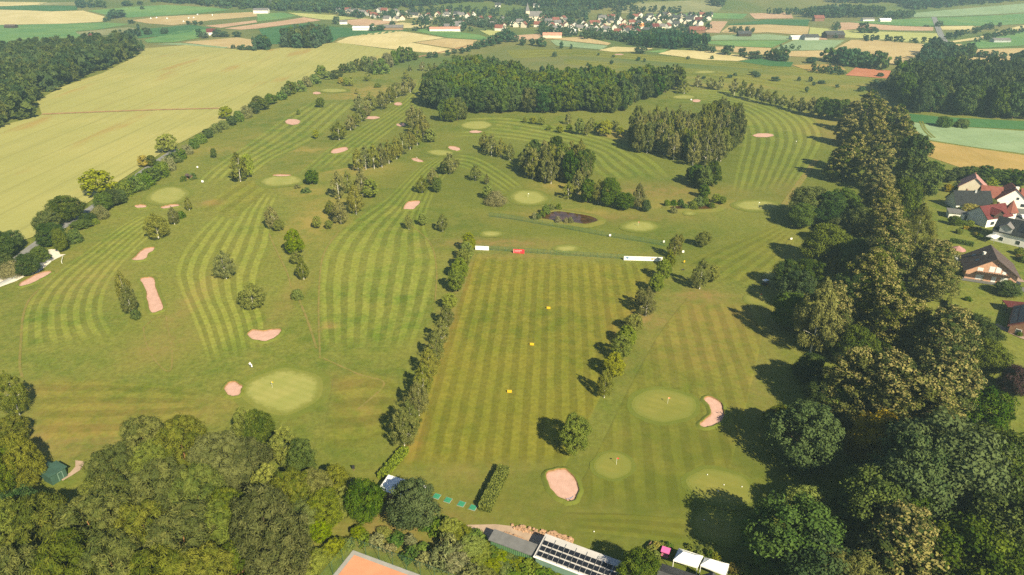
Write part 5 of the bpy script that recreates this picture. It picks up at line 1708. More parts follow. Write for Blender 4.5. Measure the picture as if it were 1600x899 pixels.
def gable_wall(L, W, he, hr, z0=-.6):
    mb = MB()
    x, y = L / 2, W / 2
    v = [(-x, -y, z0), (x, -y, z0), (x, y, z0), (-x, y, z0), (-x, -y, he), (x, -y, he), (x, y, he), (-x, y, he), (-x, 0, hr), (x, 0, hr)]
    f = [(0, 1, 2, 3), (0, 1, 5, 4), (2, 3, 7, 6), (1, 2, 6, 9, 5), (3, 0, 4, 8, 7), (4, 5, 9, 8), (6, 7, 8, 9)]
    return mb.add(v, f)


def window(parent, face, L, W, u, z, w, h, pane='glass', name='window'):
    """a framed pane on one wall of a house"""
    e = .05
    fr, pn = MB(), MB()
    if face in ('x+', 'x-'):
        s = 1 if face == 'x+' else -1
        X = s * L / 2
        a, b = sorted((X - .02 * s, X + e * s))
        fr.box(a, b, u - w / 2 - .1, u + w / 2 + .1, z - h / 2 - .1, z + h / 2 + .1)
        a, b = sorted((X + e * s * .5, X + e * s * 1.6))
        pn.box(a, b, u - w / 2, u + w / 2, z - h / 2, z + h / 2)
    else:
        s = 1 if face == 'y+' else -1
        Y = s * W / 2
        a, b = sorted((Y - .02 * s, Y + e * s))
        fr.box(u - w / 2 - .1, u + w / 2 + .1, a, b, z - h / 2 - .1, z + h / 2 + .1)
        a, b = sorted((Y + e * s * .5, Y + e * s * 1.6))
        pn.box(u - w / 2, u + w / 2, a, b, z - h / 2, z + h / 2)
    f = fr.build(name, M['white'], parent)
    pn.build('pane', M[pane], f)


def house(base, rz, L, W, he, hr, wall, roof, label, wins=(), chim=None, group=None, name='house', ov=.5, detail=True, cat='house'):
    e = empty(name, (base.x, base.y, base.z), rz)
    gable_wall(L, W, he, hr).build('wall', M[wall] if isinstance(wall, str) else wall, e)
    r = gable_roof(L, W, he, hr, ov=ov).build('roof', RM[roof] if roof in RM else M[roof], e)
    for w in wins:
        window(e, w[0], L, W, *w[1:])
    if chim:
        x, y = chim
        z = hr - abs(y) * (hr - he) / (W / 2)
        MB().box(x - .35, x + .35, y - .35, y + .35, z - .3, hr + .9).build('chimney', M['brown_wall'], r)
    tag(e, label, cat, group)
    return e


# ---------- houses at the right edge (ridge direction given in degrees from east)
def hx(px, py):
    return G(px, py)


CAMWARD = R(-90)
# house hidden in ivy with a rose roof
house(hx(1516, 303), R(62), 9, 12, 4.2, 9.2, 'cream_wall', 'rose', 'ivy-covered house with a rose-coloured roof slope', [('x-', -1.5, 2.0, 1.2, 1.3)], (3, 0))
h = house(hx(1511, 323), R(-3), 16, 9.6, 2.8, 7.6, 'white_wall', 'black', 'long low house with a wide black roof', [('y-', -5.5, 1.3, 1.6, 1.6), ('y-', -2.5, 1.3, 1.2, 1.6), ('y-', 2.5, 1.3, 1.2, 1.6), ('y-', 5.5, 1.3, 1.6, 1.6)], (-2, .6))
MB().box(1.0, 1.9, -.9, -.1, 6.6, 8.4).build('chimney', M['grey_wall'], h)
h = house(hx(1575, 319), R(68), 11, 12.5, 3.4, 8.8, 'white_wall', 'red', 'white gabled house with a garage and red roofs', [('x-', -4.3, 1.6, 1.6, 1.5), ('x-', -1.6, 4.6, 1.1, 1.2), ('x-', 3.6, 1.45, 4.2, 2.5, 'shutter', 'garage_door')], None)
gable_wall(9, 9, 3.2, 7.6).build('side_wing', M['white_wall'], h, (1.5, -8.6, 0), R(90))
gable_roof(9.4, 9, 3.2, 7.6).build('wing_roof', RM['red'], h, (1.5, -8.8, 0), R(90))
gable_wall(8, 9, 3.2, 7.2).build('side_wing', M['white_wall'], h, (1.5, 7.9, 0), R(90))
gable_roof(8.2, 9, 3.2, 7.2).build('wing_roof', RM['red'], h, (1.5, 8.1, 0), R(90))
MB().box(-4.2, -3.2, -1.2, .2, 7.0, 9.7).build('chimney', M['white_wall'], h)
# maroon roof with turret
h = house(hx(1542, 347), R(18), 14, 10, 4.0, 7.9, 'white_wall', 'maroon', 'white house with maroon roof and a pointed red turret', [('y-', 3.6, 1.6, 3.0, 1.7), ('y-', -3.5, 1.6, 2.2, 1.6), ('x+', -2, 1.6, 1.2, 1.4), ('x+', 2, 4.4, 1.1, 1.2)], (4, .5))
gable_wall(3.4, 5.4, 5.6, 7.4, 4.2).build('dormer', M['wood_dark'], h, (-1.5, -3.6, 0), R(90))
gable_roof(3.8, 5.4, 5.6, 7.4, .2, .4).build('dormer_roof', RM['maroon'], h, (-1.5, -3.7, 0), R(90))
tur = MB()
for k in range(8):
    a0, a1 = k * math.pi / 4, (k + 1) * math.pi / 4
    r0 = 2.7
    tur.add([(r0 * math.cos(a0), r0 * math.sin(a0), -.5), (r0 * math.cos(a1), r0 * math.sin(a1), -.5), (r0 * math.cos(a1), r0 * math.sin(a1), 5.2), (r0 * math.cos(a0), r0 * math.sin(a0), 5.2)], [(0, 1, 2, 3)])
t_ = tur.build('turret', M['white_wall'], h, (8.6, -2.5, 0))
cone = MB()
for k in range(8):
    a0, a1 = k * math.pi / 4, (k + 1) * math.pi / 4
    cone.add([(3.3 * math.cos(a0), 3.3 * math.sin(a0), 5.0), (3.3 * math.cos(a1), 3.3 * math.sin(a1), 5.0), (0, 0, 10.2)], [(0, 1, 2)])
cone.build('turret_roof', RM['red'], t_)
g_ = empty('garage', hx(1499, 340), R(-22))
MB().box(-5, 5, -3, 3, -.5, 2.6).build('wall', M['white_wall'], g_)
MB().box(-5.4, 5.4, -3.4, 3.4, 2.6, 2.9).build('roof', M['grey_roof'], g_)
MB().box(1.2, 3.8, -3.06, -3.0, 0, 2.2).build('door', M['dark'], g_)
tag(g_, 'flat grey garage left of the turret house', 'garage')
# dark roof with dormer, white gable
h = house(hx(1583, 377), R(-46), 14, 11, 4.4, 9.0, 'white_wall', 'black', 'white house with black roof, solar panels and a pale dormer', [('x+', -2, 5.0, 1.2, 1.3), ('y-', -3.5, 1.6, 1.4, 1.5), ('y-', 2.5, 1.6, 1.4, 1.5)], None)
gable_wall(3.6, 4.2, 6.6, 8.0, 4.0).build('dormer', M['grey_wall'], h, (-3.0, -3.9, 0), R(90))
gable_roof(4.0, 4.2, 6.6, 8.0, .2, .35).build('dormer_roof', RM['grey'], h, (-3.0, -3.9, 0), R(90))
sl = (9.0 - 4.4) / 5.5
for i in range(3):
    x0 = 1.0 + i * 1.75
    a = [(x0, -1.2), (x0 + 1.65, -1.2), (x0 + 1.65, -4.4), (x0, -4.4)]
    z_ = lambda y: 9.0 + .40 + y * sl
    MB().add([(x, y, z_(y)) for x, y in a] + [(x, y, z_(y) + .06) for x, y in a], [(0, 1, 2, 3), (4, 5, 6, 7), (0, 1, 5, 4), (1, 2, 6, 5), (2, 3, 7, 6), (3, 0, 4, 7)]).build('solar_panel', M['panel'], h)
e = empty('patio_canopy', hx(1549, 378), R(35))
MB().add([(-2.6, -1.8, 2.4), (2.6, -1.8, 2.4), (2.6, 1.8, 2.4), (-2.6, 1.8, 2.4), (-2.6, 0, 2.9), (2.6, 0, 2.9)], [(0, 1, 5, 4), (2, 3, 4, 5), (0, 4, 3), (1, 2, 5), (0, 1, 2, 3)]).build('cloth', M['tent'], e)
for sx, sy in ((-1, -1), (1, -1), (1, 1), (-1, 1)):
    MB().tube([(sx * 2.4, sy * 1.6, 0), (sx * 2.4, sy * 1.6, 2.4)], .05).build('post', M['rail'], e)
tag(e, 'white patio canopy beside the black-roofed white house', 'canopy')
# pink house
h = house(hx(1541, 430), R(66), 13, 16, 3.6, 9.2, 'pink_brick', 'brown', 'pink brick house with a dark balcony under its wide brown roof',
          [('x-', -4.2, 1.5, 2.0, 2.0, 'shutter'), ('x-', -1.0, 1.4, 1.2, 2.2, 'shutter'), ('x-', 3.4, 1.5, 2.4, 1.9, 'shutter'), ('x-', -1.6, 5.0, 1.5, 1.9, 'shutter'), ('x-', .4, 5.0, 1.5, 1.9, 'shutter'), ('x-', -3.6, 4.2, 1.0, .9, 'shutter'), ('x-', 3.9, 4.4, 1.6, 1.0, 'shutter')], None, ov=1.0)
bl = MB()
bl.box(-8.4, -6.5, -5.2, 5.2, 3.1, 3.35)
bl.build('balcony_floor', M['wood_dark'], h)
for k in range(14):
    y = -5.1 + k * 10.2 / 13
    MB().box(-8.4, -8.3, y - .28, y + .28, 3.35, 4.25).build('balcony_board', M['wood_dark'], h)
ch = MB()
ch.tube([(1.0, 2.6, 6.0), (1.0, 2.6, 8.6)], .55, 10)
ch.build('chimney', M['white_wall'], h)
sl = (9.2 - 3.6) / 8
for sx, yy in ((-2.5, 4.2), (2.8, 4.6)):
    MB().add([(sx, yy, 9.2 + .40 - yy * sl), (sx + 1.2, yy, 9.2 + .40 - yy * sl), (sx + 1.2, yy + 1.1, 9.2 + .40 - (yy + 1.1) * sl), (sx, yy + 1.1, 9.2 + .40 - (yy + 1.1) * sl)], [(0, 1, 2, 3)]).build('skylight', M['glass'], h)
e = empty('pavilion', hx(1494, 398), 0)
oc = MB()
for k in range(8):
    a0, a1 = k * math.pi / 4, (k + 1) * math.pi / 4
    oc.add([(3.0 * math.cos(a0), 3.0 * math.sin(a0), 2.3), (3.0 * math.cos(a1), 3.0 * math.sin(a1), 2.3), (0, 0, 3.9)], [(0, 1, 2)])
oc.build('roof', RM['rose'], e)
for k in range(8):
    a0 = k * math.pi / 4
    MB().tube([(2.5 * math.cos(a0), 2.5 * math.sin(a0), 0), (2.5 * math.cos(a0), 2.5 * math.sin(a0), 2.4)], .09).build('post', M['wood'], e)
tag(e, 'octagonal garden pavilion with a rose roof beside the pink house', 'pavilion')
e = empty('conservatory', hx(1502, 415), R(-10))
MB().box(-2.6, 2.6, -2, 2, 0, 2.4).build('wall', M['grey_wall'], e)
MB().add([(-2.8, -2.2, 2.45), (2.8, -2.2, 2.45), (2.8, 2.2, 3.1), (-2.8, 2.2, 3.1), (-2.8, -2.2, 2.6), (2.8, -2.2, 2.6), (2.8, 2.2, 3.25), (-2.8, 2.2, 3.25)], [(0, 1, 2, 3), (4, 5, 6, 7), (0, 1, 5, 4), (1, 2, 6, 5), (2, 3, 7, 6), (3, 0, 4, 7)]).build('roof', M['grey_wall'], e)
tag(e, 'grey glazed lean-to at the left corner of the pink house', 'conservatory')
# bungalow with solar roof at the right edge
h = house(hx(1610, 513), R(52), 16, 11, 2.7, 6.0, 'brown_wall', 'red', 'brick bungalow with a solar-covered red roof at the right edge', [('x-', 0, 1.4, 1.8, 1.2), ('x-', 3, 1.4, 1.4, 1.2), ('y+', -5, 1.4, 1.6, 1.3)], None, ov=.7)
sl = (6.0 - 2.7) / 5.5
for i in range(8):
    for j in range(3):
        x0 = -7.6 + i * 1.9
        y0 = .8 + j * 1.75
        a = [(x0, y0), (x0 + 1.7, y0), (x0 + 1.7, y0 + 1.55), (x0, y0 + 1.55)]
        z_ = lambda y: 6.0 + .42 - y * sl
        MB().add([(x, y, z_(y)) for x, y in a] + [(x, y, z_(y) + .06) for x, y in a], [(0, 1, 2, 3), (4, 5, 6, 7), (0, 1, 5, 4), (1, 2, 6, 5), (2, 3, 7, 6), (3, 0, 4, 7)]).build('solar_panel', M['panel'], h)
e = empty('carport', hx(1587, 487), R(-14))
MB().box(-4, 4, -2.4, 2.4, 2.5, 2.7).build('roof', RM['maroon'], e)
for sx in (-1, 1):
    for sy in (-1, 1):
        MB().box(sx * 3.7 - .1, sx * 3.7 + .1, sy * 2.1 - .1, sy * 2.1 + .1, 0, 2.5).build('post', M['wood_dark'], e)
tag(e, 'maroon flat-roofed carport beside the solar roof bungalow', 'carport')


M['dark_car'] = plain('dark_car_paint', (0.03, 0.035, 0.045), .25, .05, 1, .5)


def car(base, rz, paint, label):
    e = empty('parked_car', (base.x, base.y, base.z + .13), rz)
    prof_ = [(-2.1, .35), (-2.15, .75), (-1.5, .92), (-.9, 1.42), (.9, 1.45), (1.6, .95), (2.1, .85), (2.15, .35)]
    mb = MB()
    n = len(prof_)
    vs_ = [(x, -.85, z) for x, z in prof_] + [(x, .85, z) for x, z in prof_]
    mb.add(vs_, [tuple(range(n)), tuple(range(n, 2 * n))[::-1]] + [(k, (k + 1) % n, n + (k + 1) % n, n + k) for k in range(n)])
    mb.build('body', paint, e)
    MB().box(-1.0, 1.0, -.87, .87, 1.0, 1.34).build('side_window', M['glass'], e)
    for sx in (-1.35, 1.35):
        for sy in (-.8, .8):
            MB().tube([(sx, sy - .12, .33), (sx, sy + .12, .33)], .33, 10).build('wheel', M['tyre'], e)
    tag(e, label, 'car')


for i, (x_, y_, kd, hp, wp, lab) in enumerate([(1498, 330, 'shrub', 6, 9, 'bush behind the flat garage'), (1530, 372, 'shrub', 6, 9, 'bush at the lawn corner by the canopy'), (1524, 368, 'gold', 5, 7, 'yellow bush at the lawn corner by the canopy'),
                                           (1600, 410, 'shrub', 9, 14, 'bush right of the pink house'), (1592, 405, 'gold', 7, 10, 'golden bush behind the pink house'), (1486, 445, 'shrub', 8, 12, 'bush left of the lower lawn'), (1512, 470, 'shrub', 6, 9, 'single bush on the lower lawn'),
                                           (1568, 352, 'shrub', 6, 9, 'bush between turret house and black-roofed white house'), (1490, 352, 'oak', 14, 16, 'small tree at the upper lawn edge'), (1528, 330, 'gold', 8, 12, 'golden bush behind the maroon roof')]):
    tpx(kd, x_, y_, hp, wp, lab)
car(hx(1583, 445), R(-10), M['dark_car'], 'dark car parked at the paved drive')
car(hx(1597, 341), R(80), M['car_white'], 'white car parked on the street by the turret house')


# ---------- clipped hedges
def hedge(a, b, width, height, label, mat='maple', seed=1):
    a, b = Vector((a.x, a.y, a.z)), Vector((b.x, b.y, b.z))
    d = b - a
    L = d.length
    rz = math.atan2(d.y, d.x)
    e = empty('clipped_hedge', a, rz)
    MB().box(.15, L - .15, -width / 2 + .15, width / 2 - .15, -.2, height - .15).build('core', M['hedge_core'], e)
    r_ = np.random.default_rng(seed)
    fs = [((0, 0), L, height, 's-'), ((0, 0), L, height, 's+'), ((0, 0), L, width, 'top'), ((0, 0), width, height, 'e0'), ((0, 0), width, height, 'e1')]
    P, N = [], []
    for _, u_, v_, w_ in fs:
        n = int(u_ * v_ * 26)
        u, v = r_.uniform(0, u_, n), r_.uniform(0, v_, n)
        o = r_.normal(0, .06, n)
        if w_ == 's-':
            P.append(np.column_stack([u, -width / 2 + o, v])); N.append(np.tile((0, -1, 0), (n, 1)))
        elif w_ == 's+':
            P.append(np.column_stack([u, width / 2 + o, v])); N.append(np.tile((0, 1, 0), (n, 1)))
        elif w_ == 'top':
            P.append(np.column_stack([u, v - width / 2, height + o])); N.append(np.tile((0, 0, 1), (n, 1)))
        else:
            P.append(np.column_stack([(0 if w_ == 'e0' else L) + o, u - width / 2, v])); N.append(np.tile((-1 if w_ == 'e0' else 1, 0, 0), (n, 1)))
    P, N = np.concatenate(P), np.concatenate(N).astype(float)
    n = len(P)
    N = N + r_.normal(size=(n, 3)) * .5
    N /= np.linalg.norm(N, axis=1, keepdims=True)
    t1 = r_.normal(size=(n, 3))
    t1 -= (t1 * N).sum(1, keepdims=True) * N
    t1 /= np.linalg.norm(t1, axis=1, keepdims=True)
    t2 = np.cross(N, t1)
    s = r_.uniform(.12, .24, n)[:, None]
    V = np.stack([P + t1 * s, P + t2 * s * .7, P - t1 * s, P - t2 * s * .7], 1).reshape(-1, 3)
    colr = np.repeat(np.column_stack([r_.uniform(0, 1, n), np.zeros(n), np.zeros(n), np.ones(n)]), 4, axis=0)
    me = np_mesh('hedge_leaves', V, np.arange(n * 4).reshape(n, 4), [LM[mat]], attrs={'tint': ('FLOAT_COLOR', colr)})
    new_obj('leaves', me, e)
    tag(e, label, 'hedge')


M['hedge_core'] = plain('hedge_inside', (0.03, 0.045, 0.008), .95, .2, 2)
hedge(hx(757, 800), hx(788, 738), 2.6, 2.2, 'thick clipped hedge at the right end of the tee mats', seed=1)
hedge(hx(596, 750), hx(634, 706), 1.8, 1.7, 'clipped hedge behind the white tee shelter', seed=2)
hedge(hx(1503, 424), hx(1537, 439), 1.6, 1.7, 'yellow-green hedge in front of the pink house', 'gold', seed=3)
hedge(hx(1484, 378), hx(1520, 385), 1.6, 1.6, 'dull green hedge between lawn and pink house', 'shrub', seed=4)
hedge(hx(1505, 358), hx(1532, 360), 1.2, 1.2, 'low yellow hedge on the upper garden lawn', 'gold', seed=5)
hedge(hx(1482, 472), hx(1482, 490), 1.3, 1.8, 'short hedge between the two garden lawns', 'maple', seed=6)


# ---------- tee shelter, mats, range boards
def framed(pa, pb, pc):
    """local frame from three points: origin pa, x towards pb; returns rz, length, depth (signed)"""
    d = Vector((pb.x - pa.x, pb.y - pa.y))
    rz = math.atan2(d.y, d.x)
    n = Vector((-d.y, d.x)).normalized()
    dep = (Vector((pc.x - pa.x, pc.y - pa.y))).dot(n)
    return rz, d.length, dep


def monopitch(name, pa, pb, pc, h0, h1, wall, roof, label, cat, t=.18, base=None):
    """single-slope building: far roof edge pa-pb at height h1, near edge through pc at height h0"""
    rz, L, D = framed(pa, pb, pc)
    e = empty(name, (pa.x, pa.y, float(ter(pa.x, pa.y))), rz)
    y0, y1 = sorted((0, D))
    za, zb = (h1, h0) if D > 0 else (h0, h1)
    i = .35
    mb = MB()
    v = [(i, y0 + i, -.5), (L - i, y0 + i, -.5), (L - i, y1 - i, -.5), (i, y1 - i, -.5), (i, y0 + i, za), (L - i, y0 + i, za), (L - i, y1 - i, zb), (i, y1 - i, zb)]
    mb.add(v, [(0, 1, 2, 3), (4, 5, 6, 7), (0, 1, 5, 4), (1, 2, 6, 5), (2, 3, 7, 6), (3, 0, 4, 7)])
    mb.build('wall', M[wall], e)
    v = [(0, y0, za + .02), (L, y0, za + .02), (L, y1, zb + .02), (0, y1, zb + .02)]
    mb = MB().add(v + [(a, b, c + t) for a, b, c in v], [(0, 1, 2, 3), (4, 5, 6, 7), (0, 1, 5, 4), (1, 2, 6, 5), (2, 3, 7, 6), (3, 0, 4, 7)])
    r = mb.build('roof', M[roof] if roof in M else RM[roof], e)
    tag(e, label, cat)
    return e, r, L, y0, y1, za, zb


HS = 2.7
e, r, L, y0, y1, za, zb = monopitch('tee_shelter', P2(607, 744, HS), P2(671, 763, HS), P2(591, 764, HS), 2.4, 2.9, 'wood', 'white_metal', 'white-roofed tee shelter behind the big round tree', 'shelter')
k = 0
while k * .9 + .2 < L:
    x = k * .9 + .2
    MB().add([(x - .04, y0, za + .2), (x + .04, y0, za + .2), (x + .04, y1, zb + .2), (x - .04, y1, zb + .2), (x - .04, y0, za + .25), (x + .04, y0, za + .25), (x + .04, y1, zb + .25), (x - .04, y1, zb + .25)],
             [(0, 1, 2, 3), (4, 5, 6, 7), (0, 1, 5, 4), (1, 2, 6, 5), (2, 3, 7, 6), (3, 0, 4, 7)]).build('rib', M['white_metal'], r)
    k += 1
ma, mb_ = hx(682.5, 776), hx(739, 793.7)
mrz = math.atan2(mb_.y - ma.y, mb_.x - ma.x)
for i, (x_, y_) in enumerate(((682.5, 776), (700, 782), (721, 788), (739, 793.7))):
    p = hx(x_, y_)
    o = MB().box(-.72, .72, -.72, .72, 0.08, .13).build('tee_mat', M['mat'], None, (p.x, p.y, p.z), mrz)
    MB().box(-.80, .80, -.80, .80, .03, .085).build('edging', M['court_edge'], o)
    tag(o, f'{_ORD[i]} green tee mat from the tee shelter', 'mat', 'tee mats of the driving range')
for i, (x_, y_) in enumerate(((857, 483), (831, 540), (796, 614))):
    p = hx(x_, y_)
    e = empty('range_marker', p, R(-8))
    MB().box(-.62, .62, -.08, .08, .1, .78).build('board', M['yellow'], e)
    MB().box(-.62, .62, .25, .35, .1, .7).build('rear_board', M['yellow'], e)
    for s in (-1, 1):
        MB().box(s * .5 - .05, s * .5 + .05, -.05, .3, 0, .12).build('foot', M['dark'], e)
    tag(e, ['farthest yellow distance board on the range', 'middle yellow distance board on the range', 'nearest yellow distance board on the range'][i], 'board', 'yellow distance boards')


# ---------- fences and banners of the range
def mat_net(name='green_net', alpha=.24):
    m = bpy.data.materials.new(name)
    m.use_nodes = True
    nt = m.node_tree
    b = nt.nodes['Principled BSDF']
    b.inputs['Base Color'].default_value = (0.05, 0.13, 0.07, 1)
    b.inputs['Roughness'].default_value = .8
    pos = nd(nt, 'NewGeometry').outputs['Position']
    b.inputs['Alpha'].default_value = alpha
    return m


M['net'] = mat_net()
M['net_light'] = mat_net('thin_wire_mesh', .13)


def net_fence(px, hgt, step, label, net=True, start=0):
    pts = [hx(*p) for p in px]
    e = empty('net_fence', pts[0])
    o = pts[0]
    acc = 0
    for a, b in zip(pts[:-1], pts[1:]):
        d = b - a
        n = max(1, round(d.length / step))
        for k in range(n):
            p = a + d * k / n
            MB().tube([(p.x - o.x, p.y - o.y, p.z - o.z), (p.x - o.x, p.y - o.y, p.z - o.z + hgt)], .05, 5).build('post', M['fence_green'], e)
        q = [(a - o), (b - o), (b - o) + Vector((0, 0, hgt)), (a - o) + Vector((0, 0, hgt))]
        MB().add(q, [(0, 1, 2, 3)]).build('net', M['net'], e)
        MB().tube([q[3], q[2]], .025, 4).build('top_wire', M['fence_green'], e)
        MB().tube([q[0] + Vector((0, 0, .06)), q[1] + Vector((0, 0, .06))], .04, 4).build('bottom_wire', M['fence_green'], e)
    tag(e, label, 'fence')
    return e


net_fence([(738, 389), (800, 393.5), (880, 399), (976, 405)], 1.9, 2.7, 'low green wire fence carrying the signs at the range end')
net_fence([(764, 338.5), (800, 343), (880, 357), (940, 368.5), (1000, 378), (1040, 384.5)], 2.0, 5.0, 'green net fence between the pond and the range end')


def board(name, pa, pb, hgt, mat, label, marks=(), thick=.06, z0=.15):
    d = pb - pa
    L = d.length
    e = empty(name, pa, math.atan2(d.y, d.x))
    MB().box(0, L, -.30, -.30 + thick, z0, z0 + hgt).build('panel', M[mat], e)
    for k in range(max(2, int(L / 3) + 1)):
        x = L * k / max(1, int(L / 3))
        x = min(max(x, .08), L - .08)
        MB().box(x - .05, x + .05, -.23, -.13, 0, z0 + hgt).build('post', M['rail'], e)
    for i, (x0, x1, a, b, mm) in enumerate(marks):
        MB().box(L * x0, L * x1, -.312 - .001 * i, -.302, z0 + hgt * a, z0 + hgt * b).build('print', M[mm], e)
    tag(e, label, 'banner' if name == 'banner' else 'sign')
    return e, L


dash = []
xx = .20
rr = random.Random(5)
while xx < .68:
    w = rr.uniform(.006, .012)
    if not (.40 < xx < .425 or .55 < xx < .57):
        dash.append((xx, xx + w, .42, .64, 'greyprint'))
    xx += w + .005
e, L = board('banner', hx(974.5, 406.8), hx(1034.5, 408.6), 1.75, 'white', 'long white advertising banner with a blue emblem on the range fence', dash + [(.71, .76, .30, .70, 'orange'), (.765, .80, .45, .85, 'pinkprint'), (.86, .95, .40, .80, 'greyprint')])
# emblem: blue square with a white V-shaped notch
z0, hg = .15, 1.75
MB().box(L * .02, L * .15, -.316, -.302, z0 + hg * .28, z0 + hg * .85).build('emblem', M['blue'], e)
for s in (-1, 1):
    cx = L * .085
    MB().add([(cx + s * .15, -.320, z0 + hg * .34), (cx + s * .45, -.320, z0 + hg * .34), (cx + s * 1.2, -.320, z0 + hg * .80), (cx + s * .75, -.320, z0 + hg * .80),
              (cx + s * .15, -.314, z0 + hg * .34), (cx + s * .45, -.314, z0 + hg * .34), (cx + s * 1.2, -.314, z0 + hg * .80), (cx + s * .75, -.314, z0 + hg * .80)],
             [(0, 1, 2, 3), (4, 5, 6, 7), (0, 1, 5, 4), (1, 2, 6, 5), (2, 3, 7, 6), (3, 0, 4, 7)]).build('emblem_stroke', M['white'], e)
board('sign', hx(743, 390.6), hx(764, 391.6), 1.75, 'white', 'plain white sign at the left end of the range fence', [(.10, .14, .55, .8, 'greyprint'), (.2, .55, .45, .6, 'white')])
board('sign', hx(802, 395.6), hx(819.5, 396.7), 1.75, 'red', 'red sign with pale lettering on the range fence', [(.04, .09, .1, .9, 'pinkprint')] + [(.2 + .1 * k, .27 + .1 * k, .58, .78, 'pinkprint') for k in range(6)] + [(.2 + .09 * k, .26 + .09 * k, .3, .45, 'pinkprint') for k in range(5)])


# ---------- flags, posts, golfers, buggy
def flag(x_, y_, col, label):
    p = hx(x_, y_)
    e = empty('flagstick', p)
    MB().tube([(0, 0, 0), (0, 0, 2.2)], .025, 6).build('pole', M['white'], e)
    mb = MB()
    mb.add([(0.02, 0, 1.85), (.25, .04, 1.87), (.48, -.02, 1.88), (.48, -.02, 2.18), (.25, .04, 2.19), (.02, 0, 2.2)], [(0, 1, 4, 5), (1, 2, 3, 4)])
    mb.add([(0.02, 0.015, 1.85), (.25, .055, 1.87), (.48, -.005, 1.88), (.48, -.005, 2.18), (.25, .055, 2.19), (.02, .015, 2.2)], [(5, 4, 1, 0), (4, 3, 2, 1)])
    mb.build('flag', M[col], e)
    tag(e, label, 'flag')


for x_, y_, c_, l_ in [(426, 607, 'yellow', 'flagstick on the large light green'), (1043, 632, 'orange', 'flagstick on the oval green by the crescent bunker'), (963, 727, 'red', 'red flag on the small round green'), (1187, 468, 'red', 'red flag on the small green in the lime shade'),
                       (1217, 431, 'yellow', 'yellow flag behind the golf buggy'), (997, 354, 'red', 'red flag on the green right of the pond'), (1185, 323, 'white', 'flagstick on the flat oval green'), (825, 309, 'white', 'flagstick on the round light green above the pond'), (1243, 226, 'white', 'white post in the arc-striped fairway')]:
    flag(x_, y_, c_, l_)


def post_board(x_, y_, h, w, mat, label, name='tee_board'):
    p = hx(x_, y_)
    e = empty(name, p)
    MB().box(-.05, .05, -.05, .05, 0, h * .5).build('post', M['wood'], e)
    MB().box(-w / 2, w / 2, -.06, .04, h * .4, h).build('board', M[mat], e)
    tag(e, label, 'sign')


for x_, y_, h_, w_, m_, l_ in [(309, 264, 1.5, .8, 'white', 'small white tee board above the tee shelter hut'), (317, 287, 1.7, 1.1, 'white', 'white tee board right of the tee shelter hut'), (286, 283, 1.2, .9, 'white', 'white box left of the tee shelter hut'), (1037, 381, 1.4, .7, 'white', 'white box at the right end of the green net fence'),
                               (953, 371, 1.4, .8, 'white', 'white box beside the middle of the green net fence'), (1067, 397, 1.5, .8, 'white', 'white tee board right of the banner'), (1069, 412, 1.3, .5, 'yellow', 'yellowish tee post below the tee board'), (1067, 423, .6, 1.0, 'dark', 'low dark tee marker below the yellowish post'),
                               (1236, 376, 1.2, .8, 'white', 'white tee board at the shaded fairway rim'), (413, 697, 3.0, .5, 'pinkprint', 'slender red-and-white post under the dark tree'), (553, 736, 1.7, .6, 'dark', 'dark ball washer stand on the near tee'), (1080, 158, 1.6, 1.0, 'white', 'white board beside the distant wood end')]:
    post_board(x_, y_, h_, w_, m_, l_)
for i, (x_, y_) in enumerate(((1105, 743), (1131, 759), (1159, 762), (1122, 769), (1100, 814), (928, 832))):
    p = hx(x_, y_)
    bm = bmesh.new()
    bmesh.ops.create_uvsphere(bm, u_segments=8, v_segments=6, radius=.13)
    me = bpy.data.meshes.new('tee_ball')
    bm.to_mesh(me)
    bm.free()
    me.materials.append(M['white'])
    tag(new_obj('marker_ball', me, None, (p.x, p.y, p.z + .24)), ['uppermost white ball on the shaded practice green', 'central white ball on the shaded practice green', 'rightmost white ball on the shaded practice green', 'lowest white ball on the shaded practice green',
        'single white ball on the lowest practice green', 'lone white ball on the lawn above the solar roof'][i], 'ball', 'white marker balls')


def mat_golfer(name, shirt, trousers):
    m, nt, b = mat_new(name)
    sep = nd(nt, 'SeparateXYZ')
    nt.links.new(nd(nt, 'TexCoord').outputs['Object'], sep.inputs[0])
    z = sep.outputs[2]
    c = mixc(nt, math_n(nt, 'GREATER_THAN', z, .95), trousers, shirt)
    c = mixc(nt, math_n(nt, 'GREATER_THAN', z, 1.45), c, (.55, .36, .27))
    c = mixc(nt, math_n(nt, 'GREATER_THAN', z, 1.66), c, (.75, .75, .75))
    nt.links.new(c, b.inputs['Base Color'])
    return m


